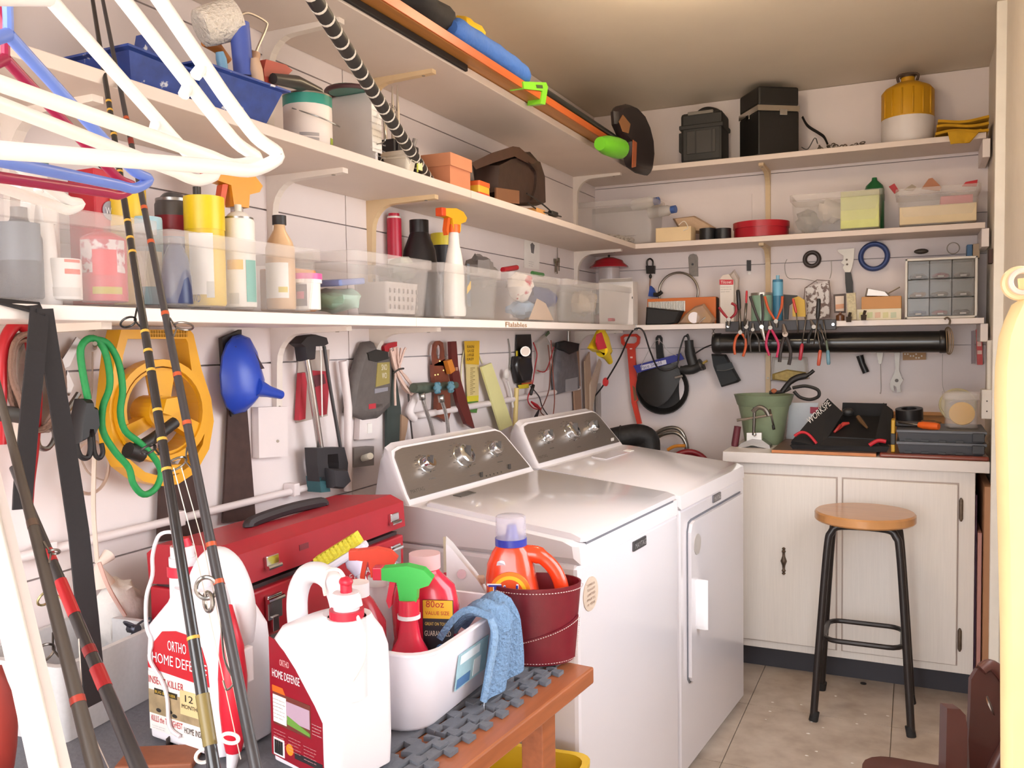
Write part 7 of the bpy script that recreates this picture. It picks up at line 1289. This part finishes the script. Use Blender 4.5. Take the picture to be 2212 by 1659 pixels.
t = T('parts_bag', 'clear bag of yellow fittings hanging on the back wall', 'bag'); t.p('bag', pilB([(1668, 772), (1742, 772), (1748, 818), (1700, 826), (1664, 822)], .02, .02), m('#d8cec4', .25, clear=.5)); t.p('fittings', pilB([(1668, 808), (1700, 798), (1740, 804), (1744, 818), (1700, 824), (1668, 820)], .025, .03), m('#c2a352', .5, noise_=.3, scale=60)); t.done()
one('black_flashlight', MB().tube(BY([(1857, 768), (1862, 785), (1871, 805)], -.03), [.016, .014, .015], 12), m('#1e1c1d', .4), 'small black flashlight hanging below the tube', 'flashlight')
t = T('adjustable_wrench', 'chrome adjustable wrench hanging below the tube', 'wrench'); CW = m('#8f8983', .45, .8); t.p('shank', HBk([(1932, 758), (1944, 758), (1942, 800), (1950, 822), (1924, 822), (1934, 800)], .02, .010), CW); t.p('jaw', HBk([(1922, 830), (1926, 818), (1940, 812), (1952, 820), (1948, 826), (1944, 834), (1946, 846), (1938, 848), (1936, 836), (1930, 832), (1932, 846), (1925, 842)], .018, .014), CW); t.p('worm', MB().cyl(oy(-.033, 1937, 822), oy(-.036, 1937, 822), .008, n=10), m('#3a332e', .4, .5)); t.done()
one('awl', HBk([(1893, 762), (1908, 762), (1904, 786), (1898, 786)], .01, .012), m('#8f8880', .4, .6), 'grey blade guard hanging left of the wrench', 'blade'); one('thin_hook_wire', TB([(1902, 786), (1903, 845), (1900, 848)], .01, .0012, 5), m('#a39b94', .5), 'thin wire hanging from the blade guard', 'wire')
t = T('drill_index', 'small wooden drill index block with holes', 'block'); t.p('block', HBk([(1950, 761), (2000, 760), (2000, 777), (1950, 778)], .01, .02), m('#a87f56', .6)); 
for i in range(3):
    for j in range(3): t.p('hole', MB().cyl(oy(-.0305, 1955+j*(6 if j < 2 else 12)+i*12, 765+i*4), oy(-.0312, 1955+j*(6 if j < 2 else 12)+i*12, 765+i*4), .0035, n=8), m('#ded6cc', .5))
t.done()
t = T('torpedo_level', 'red spirit level hanging on the right end of the back wall', 'level'); t.p('body', HBk([(2108, 712), (2121, 711), (2123, 788), (2111, 788)], .03, .016), m('#c8281f', .4)); t.p('vial', HBk([(2111, 738), (2120, 738), (2120, 748), (2111, 748)], .0465, .001), m('#e8b9a8', .4)); t.p('vial', HBk([(2111, 757), (2121, 757), (2121, 765), (2111, 765)], .0465, .001), m('#e8b9a8', .4)); t.p('grip', HBk([(2098, 715), (2105, 714), (2106, 785), (2098, 786)], .03, .010), m('#6a5a5a', .4, .5)); t.done()
# ================================================================== counter top clutter
CZ = .9385
def oc(px, py): return oz(CZ, px, py)
# cutting boards lying on the counter
a, b = oy(-.60, 1668, 985).x, oy(-.60, 1893, 985).x
t = T('cutting_board', 'orange-brown wooden board under the black tool bag', 'board', 'wooden boards on the counter'); t.p('board', MB().bb((a, -.615, CZ), (b, -.20, CZ+.014), b=.002), m('#6f5347', .5, noise_=.15)); t.p('front_edge', MB().bb((a, -.6165, CZ+.001), (b, -.615, CZ+.013)), m('#c27a44', .5, noise_=.15, scale=20)); t.done()
a, b = oy(-.60, 1900, 985).x, 1.776
t = T('cutting_board', 'glossy red-brown wooden board under the grey organisers', 'board', 'wooden boards on the counter'); t.p('board', MB().bb((a, -.622, CZ), (b, -.22, CZ+.017), b=.006), m('#7a3324', .3, noise_=.2, coat=.4)); t.done()
one('back_ledge', MB().bb((xb_(1712, -.03, 862), -.03, CZ+.12), (1.74, -.004, CZ+.135), b=.002).bb((xb_(1712, -.03, 862), -.012, CZ), (1.74, -.004, CZ+.12)), m('#c9935c', .5, noise_=.12), 'tan wooden backboard standing along the back of the counter', 'board')
one('white_sheet', MB().prism(BY([(1705, 870), (1768, 870), (1758, 952), (1698, 950)], -.14), V((0, .006, 0))), m('#d9dde2', .4), 'white sheet board standing behind the black tool bag', 'board'); one('red_card', MB().prism(BY([(1750, 879), (1768, 880), (1766, 895), (1750, 893)], -.16), V((0, .004, 0))), m('#b3304a', .5), 'small red card before the white sheet board', 'card')
# green planter bucket
P = oc(1650, 945); P.y = -.28; P.x = xb_(1650, -.28, 940); rt_ = wid(P, 124)/2; h = oy(-.28, 1650, 852).z-CZ
t = T('planter_pot', 'sage green plastic planter pot on the counter', 'pot'); SG = m('#8d9a7b', .5, noise_=.12, scale=20)
t.p('pot', MB().lathe([(rt_*.62, 0), (rt_*.64, .004), (rt_*.82, h*.72), (rt_*.84, h*.76), (rt_*.90, h*.80), (rt_, h*.99), (rt_*1.02, h), (rt_*.94, h), (rt_*.6, .012), (0, .012)], P, n=32), SG); t.done()
t = T('spring_clamp', 'black trigger clamp resting across the planter pot', 'clamp'); d = .30
t.p('jaw', TB([(1662, 848), (1690, 846), (1708, 838)], d, .008), m('#2a2524', .5)); t.p('upper_lever', MB().tube(cr(BY([(1690, 846), (1706, 826), (1722, 816), (1745, 810), (1758, 800)], -d), 4), [.012]*5+[.014]*7+[.008]*5, 10), m('#211e1e', .5)); t.p('lower_grip', TB([(1712, 838), (1740, 834), (1766, 842), (1768, 856), (1750, 863), (1728, 858), (1715, 845)], d, .0075, 8), m('#211e1e', .5)); t.p('orange_pad', MB().ell(oy(-d, 1672, 845), (.014, .012, .012), 10, 7), m('#b0623f', .5)); t.done()
t = T('angle_clamp', 'steel angle clamp with screw handle in front of the planter pot', 'clamp'); S2 = m('#b0aaa4', .25, .9); y_ = -.47
zt = lambda q: oy(y_, *q)
t.p('base', MB().prism(BY([(1592, 968), (1600, 958), (1625, 948), (1645, 950), (1662, 962), (1664, 970), (1640, 966), (1625, 962), (1610, 966)], y_), V((0, .07, 0))), S2); t.p('plate', MB().prism(BY([(1613, 935), (1645, 935), (1645, 955), (1613, 955)], y_+.01), V((0, .03, 0))), m('#d8d3cd', .3, .7)); t.p('screw', MB().tube(BY([(1630, 880), (1628, 940)], y_), .007, 10), m('#6d665f', .35, .8)); t.p('arm', MB().tube(BY([(1592, 908), (1630, 902), (1668, 896)], y_), .006, 8), S2); t.p('arch', MB().tube(cr(BY([(1626, 890), (1638, 880), (1652, 884), (1660, 898)], y_), 4), .010, 8), m('#7d756c', .4, .7)); t.p('t_handle', MB().tube(BY([(1663, 884), (1672, 925)], y_), .004, 8), m('#5a5049', .4, .7)); t.p('knob', MB().ell(zt((1630, 938)), (.008, .008, .010), 10, 7), CHROME); t.p('handle_tip', MB().cyl(zt((1670, 918)), zt((1672, 928)), .006, n=8), DARK); t.done()
one('caulk_cylinder', MB().lathe([(.014, 0), (.016, .01), (.015, .085), (.016, .09), (.0, .092)], V((xb_(1587, -.44, 958), -.44, CZ)), (.14, .05, 1), n=16), m('#6a2f38', .4), 'maroon cylinder leaning beside the planter pot', 'cylinder')
# black tool bag with open tray
t = T('tool_bag', 'open black cloth tool bag with red trim and white lettering', 'tool bag'); BK = m('#191718', .8, noise_=.15, scale=60); z0 = CZ+.0145; yb_ = -.56
q = lambda px, py, y: oy(y, px, py)
fl = lambda px, y: V((xb_(px, y, 965), y, z0))
t.p('bottom', MB().loft([[fl(1712, -.57), fl(1915, -.57), fl(1905, -.30), fl(1735, -.30)], [q(1706, 962, -.58), q(1922, 965, -.58), V((xb_(1905, -.3), -.30, z0+.03)), V((xb_(1735, -.3), -.30, z0+.03))]], sm=False), m('#2a2829', .8))
t.p('left_flap', MB().loft([[q(1710, 952, -.56), q(1775, 965, -.57), q(1822, 892, -.43), q(1788, 860, -.40)], [p+V((-.004, .006, -.012)) for p in (q(1710, 952, -.56), q(1775, 965, -.57), q(1822, 892, -.43), q(1788, 860, -.40))]], sm=False), BK)
t.p('front_wall', MB().loft([[q(1772, 962, -.575), q(1905, 965, -.575), q(1890, 950, -.53), q(1782, 945, -.53)], [p+V((0, .01, -.008)) for p in (q(1772, 962, -.575), q(1905, 965, -.575), q(1890, 950, -.53), q(1782, 945, -.53))]], sm=False), m('#201e1f', .7))
t.p('tray_back', MB().prism([q(1820, 870, -.34), q(1916, 872, -.34), q(1905, 945, -.33), q(1815, 940, -.33)], V((0, .012, 0))), BK); t.p('right_flap', MB().loft([[q(1890, 950, -.53), q(1925, 955, -.54), q(1928, 885, -.40), q(1908, 870, -.36)], [p+V((.004, .006, -.012)) for p in (q(1890, 950, -.53), q(1925, 955, -.54), q(1928, 885, -.40), q(1908, 870, -.36))]], sm=False), BK)
t.p('tray_floor', MB().loft([[q(1782, 942, -.52), q(1892, 948, -.52), q(1905, 900, -.36), q(1822, 895, -.36)], [p-Z*.01 for p in (q(1782, 942, -.52), q(1892, 948, -.52), q(1905, 900, -.36), q(1822, 895, -.36))]], sm=False), m('#121112', .6))
t.p('red_trim', MB().tube(cr([q(1716, 942, -.57), q(1730, 934, -.565), q(1746, 938, -.57), q(1764, 958, -.58)], 4), .006, 8), m('#c01c2c', .5)); t.p('red_trim', MB().tube(cr([q(1878, 962, -.58), q(1896, 952, -.575), q(1914, 954, -.575)], 4), .008, 8), m('#c01c2c', .5))
xd = (q(1798, 874, -.39)-q(1745, 910, -.50)).normalized(); nn = (q(1775, 965, -.57)-q(1710, 952, -.56)).cross(q(1788, 860, -.40)-q(1710, 952, -.56)).normalized(); yd = nn.cross(xd)
o_ = q(1742, 916, -.475); pl = q(1710, 952, -.56); nn = nn if nn.dot(CAM-pl) > 0 else -nn; yd = nn.cross(xd).normalized()
def onpl(px, py): d = ray(px, py); return CAM+d*((pl-CAM).dot(nn)/d.dot(nn))
A_, B_, C_ = onpl(1749, 918), onpl(1796, 876), onpl(1742, 906)
t.p('lettering', MB().text('WORKSPE', A_+nn*.003, (B_-A_), (C_-A_), (C_-A_).length, (B_-A_).length), m('#e3dedb', .6)); t.done()
GBG = 'tools lying in the black tool bag'
t = T('red_pliers', 'small red handled pliers lying in the tool bag', 'pliers', GBG); t.p('grip', MB().tube([q(1806, 930, -.49), q(1822, 916, -.46), q(1834, 914, -.45)], [.006, .009, .005], 8), m('#b93a34', .4)); t.p('grip', MB().tube([q(1802, 934, -.5), q(1816, 918, -.475)], [.005, .007], 8), m('#a8332e', .4)); t.done()
one('brass_fitting', MB().tube([q(1853, 900, -.44), q(1862, 912, -.46), q(1874, 925, -.49)], [.009, .010, .004], 8), m('#7d6044', .4, .6), 'brass fitting lying in the tool bag', 'fitting', GBG); one('black_socket', MB().ell(q(1832, 890, -.40), (.025, .02, .018), 10, 7), m('#2b2a2a', .4), 'black socket lying in the back of the tool bag', 'socket', GBG)
# two grey organisers stacked, and what lies on them
x0, x1 = oy(-.60, 1936, 960).x, oy(-.60, 2132, 960).x; ORG = m('#4d4f55', .5, noise_=.08); z1 = CZ+.018
for k, l in enumerate(('lower dark grey parts organiser on the red-brown board', 'upper dark grey parts organiser on the stack')):
    zz = z1+k*.0465; t = T('parts_organiser', l, 'organiser', 'stacked parts organisers'); t.p('case', MB().loft([[V((x, y, zz+e)) for x, y in ((x0+i, -.60+i), (x1-i, -.60+i), (x1-i, -.30-i), (x0+i, -.30-i))] for i, e in ((.012, 0), (.004, .034))], sm=False), ORG); t.p('lid', MB().bb((x0, -.605, zz+.035), (x1, -.295, zz+.046), b=.002), m('#5d5f66', .45)); t.p('latch', MB().bb((x1-.05, -.612, zz+.006), (x1-.008, -.600, zz+.040), b=.003), m('#34353a', .5))
    for i in range(4): t.p('foot_tab', MB().bb((x0+.03+i*.06, -.601, zz+.0005), (x0+.055+i*.06, -.596, zz+.008)), m('#2c2d31', .5))
    t.done()
zt2 = z1+.0465*2
t = T('chisel', 'orange handled screwdriver lying on the organisers', 'screwdriver'); a, b = V((xb_(1985, -.58, 898), -.56, zt2+.016)), V((xb_(2028, -.58, 898), -.60, zt2+.015)); t.p('handle', MB().tube([a, a+(b-a)*.2, a+(b-a)*.8, b], [.011, .015, .015, .012], 12), m('#e0621e', .4)); t.p('shaft', MB().tube([a, a+(a-b)*1.2+Y*.03], .004, 8), STL); t.done()
one('duct_tape_roll', MB().lathe([(.030, 0), (.052, 0), (.052, .048), (.030, .048), (.030, 0)], V((xb_(1965, -.42, 875), -.42, zt2+.022)), (-.05, -.12, 1), n=30, cap=(False, False)), m('#1d1b1d', .35), 'wide roll of black duct tape on the tool pile', 'tape')
one('tape_measure', MB().box((xb_(1962, -.45, 900), -.45, zt2+.012), (.10, .09, .022), b=.005), m('#3b3330', .5), 'dark flat tool case under the black duct tape', 'case')
t = T('stud_finder', 'black and yellow tool standing at the end of the organisers', 'tool'); px_ = xb_(1931, -.58, 920); t.p('body', MB().bb((px_-.010, -.585, z1), (px_+.004, -.50, zt2+.035), b=.003), m('#c79a1e', .5)); t.p('grip', MB().bb((px_-.012, -.588, z1+.03), (px_+.006, -.50, z1+.075), b=.003), DARK); t.done()
one('brass_bits', MB().ell((xb_(2005, -.45, 880), -.44, zt2+.014), (.05, .03, .012), 14, 8, jit=.4, sd=4), m('#8f6a4a', .5, .4, noise_=.4, scale=60), 'small heap of brass bits on the organisers', 'fittings', kind='stuff')
x0, x1 = xb_(2036, -.52, 880), xb_(2118, -.52, 880); h = oy(-.52, 2075, 850).z-zt2
tote('deli_tub', 'clear square tub at the right end of the organisers', x0, x1, -.54, -.42, zt2+.001, h, FROST, None, .008, 'tub')
t = T('sanding_discs', 'stack of yellow round discs in the clear tub', 'discs'); t.p('disc', MB().lathe([(0, 0), (.046, 0), (.046, .012), (0, .012)], V(((x0+x1)/2+.004, -.47, zt2+.055)), (0, -1, .35), n=28), m('#d6a42a', .5)); t.done()
t = T('clear_lid_pack', 'round clear clamshell pack standing behind the yellow discs', 'pack'); cc = V((xb_(2068, -.36, 850), -.38, zt2+.085)); t.p('shell', MB().lathe([(0, 0), (.062, 0), (.066, .008), (.060, .014), (0, .016)], cc, (0, -1, .25), n=32), m('#d9cfb4', .15, clear=.5)); t.p('rim', MB().torus(cc-Y*.008, (0, -1, .25), .063, .006, 32, 8), m('#cbbf98', .2, clear=.25)); t.p('contents', MB().ell(cc-Y*.012, (.04, .006, .02), 12, 8, jit=.4), m('#9a8f86', .4, .3)); t.done()
# junction box on the right wall
t = T('junction_box', 'white junction box with conduit on the right wall above the counter', 'junction box'); a = oy(-.42, 2122, 905); t.p('box', MB().bb((1.756, -.48, oy(-.48, 2130, 905).z), (1.799, -.40, oy(-.48, 2130, 842).z), b=.002), m('#eae3da', .5)); t.p('conduit', MB().tube([(1.785, -.44, oy(-.48, 2130, 842).z), (1.785, -.44, oy(-.48, 2130, 780).z+.08)], .010, 10), m('#e3dcd2', .5)); 
for k in (.3, .7): t.p('screw', MB().cyl((1.775, -.480, oy(-.48, 2130, 905).z+.1*k), (1.775, -.482, oy(-.48, 2130, 905).z+.1*k), .003, n=8), m('#5a524c', .5))
t.done()
# ================================================================== right edge: chair and pale yellow hanging board
d = 1.95
t = T('wooden_chair', 'dark reddish-brown moulded chair at the lower right corner', 'chair'); CW_ = m('#45201a', .35, noise_=.15, coat=.3); CW2 = m('#553029', .4, noise_=.15)
ou = [(2098, 1468), (2112, 1445), (2130, 1435), (2152, 1450), (2172, 1482), (2182, 1520), (2180, 1560), (2168, 1600), (2146, 1640), (2120, 1690), (2096, 1690), (2092, 1600), (2096, 1530)]
P0 = [ad(d, *p) for p in ou]; n0 = (RT*.55-FW*.8).normalized()
cn = sum(P0, V((0, 0, 0)))/len(P0)
inn = [(2130, 1504), (2133, 1503), (2136, 1507), (2139, 1515), (2143, 1524), (2147, 1536), (2149, 1546), (2147, 1546), (2144, 1541), (2140, 1534), (2136, 1526), (2132, 1518), (2130, 1510)]
I0 = [ad(d, *p) for p in inn]
t.p('backrest', MB().ringprism(P0, I0, FW*.012), CW_)
t.p('back_rim', MB().tube(cr([p+RT*.006-FW*.004 for p in P0[1:11]], 4), .013, 10), CW2)
sq = [(2046, 1530), (2074, 1532), (2086, 1545), (2090, 1575), (2088, 1700), (2042, 1700)]
t.p('side_panel', MB().prism([ad(d-.16, *p) for p in sq], FW*.03), CW_)
def dn(p): return V((p.x, p.y, 0))
bb_ = [ad(d, 2110, 1690), ad(d, 2150, 1690), ad(d-.16, 2060, 1700), ad(d-.10, 2160, 1740)]
sz_ = .42
sc0 = sum(bb_, V((0, 0, 0)))/4
t.p('seat', MB().body([(sz_, .34, .34, .05), (sz_+.03, .36, .36, .06)], o=(sc0.x-.06, sc0.y-.14, 0)), CW_)
for sx in (-1, 1):
    for sy in (-1, 1): t.p('leg', MB().cyl((sc0.x-.06+sx*.14, sc0.y-.14+sy*.14, 0), (sc0.x-.06+sx*.13, sc0.y-.14+sy*.13, sz_), .014, .018, n=10), CW_)
t.p('back_post', MB().tube([ad(d, 2108, 1690), V((sc0.x-.02, sc0.y+.02, sz_+.02))], .016, 8), CW_); t.p('back_post', MB().tube([ad(d-.16, 2066, 1700)+FW*.015, V((sc0.x-.06, sc0.y-.06, sz_+.02))], .018, 8), CW_)
t.done()
# pale yellow ironing-board cover hanging from a ring
d = 1.25
t = T('ironing_board', 'pale yellow padded board hanging upright at the right edge', 'ironing board'); YB_ = m('#efd7a0', .7, noise_=.06, scale=20)
ol = [(2236, 640), (2212, 655), (2196, 690), (2184, 725), (2176, 790), (2174, 860), (2178, 1000), (2183, 1200), (2187, 1400), (2188, 1700), (2420, 1700), (2420, 760), (2330, 660)]
P0 = [ad(d, *p) for p in ol]
t.p('board', MB().loft([P0, [p+FW*.006-RT*.003 for p in P0], [p+FW*.026-RT*.003 for p in P0], [p+FW*.032 for p in P0]]), YB_)
lw = [ad(d+.016, 2300, 1690), ad(d+.016, 2300, 1700)]
t.p('leg_frame', MB().tube([lw[0], V((lw[0].x, lw[0].y, .004))], .010, 8), m('#c9c4bb', .3, .7)); t.p('leg_frame', MB().tube([ad(d+.016, 2230, 1690), V((ad(d+.016, 2230, 1690).x, ad(d+.016, 2230, 1690).y, .004))], .010, 8), m('#c9c4bb', .3, .7))
t.p('ring', MB().torus(ad(d+.016, 2203, 612), (FW+RT*.35).normalized(), wid(ad(d, 2200, 612), 30), .0055, 28, 8), m('#e6c79a', .4)); t.p('inner_ring', MB().torus(ad(d+.010, 2210, 608), (FW+RT*.35).normalized(), wid(ad(d, 2200, 612), 24), .004, 28, 8), m('#efc9bd', .4))
t.p('hanger_strap', MB().ribbon([ad(d+.016, 2222, 600), ad(d+.016, 2226, 650)], RT, .03, .004), YB_); t.done()
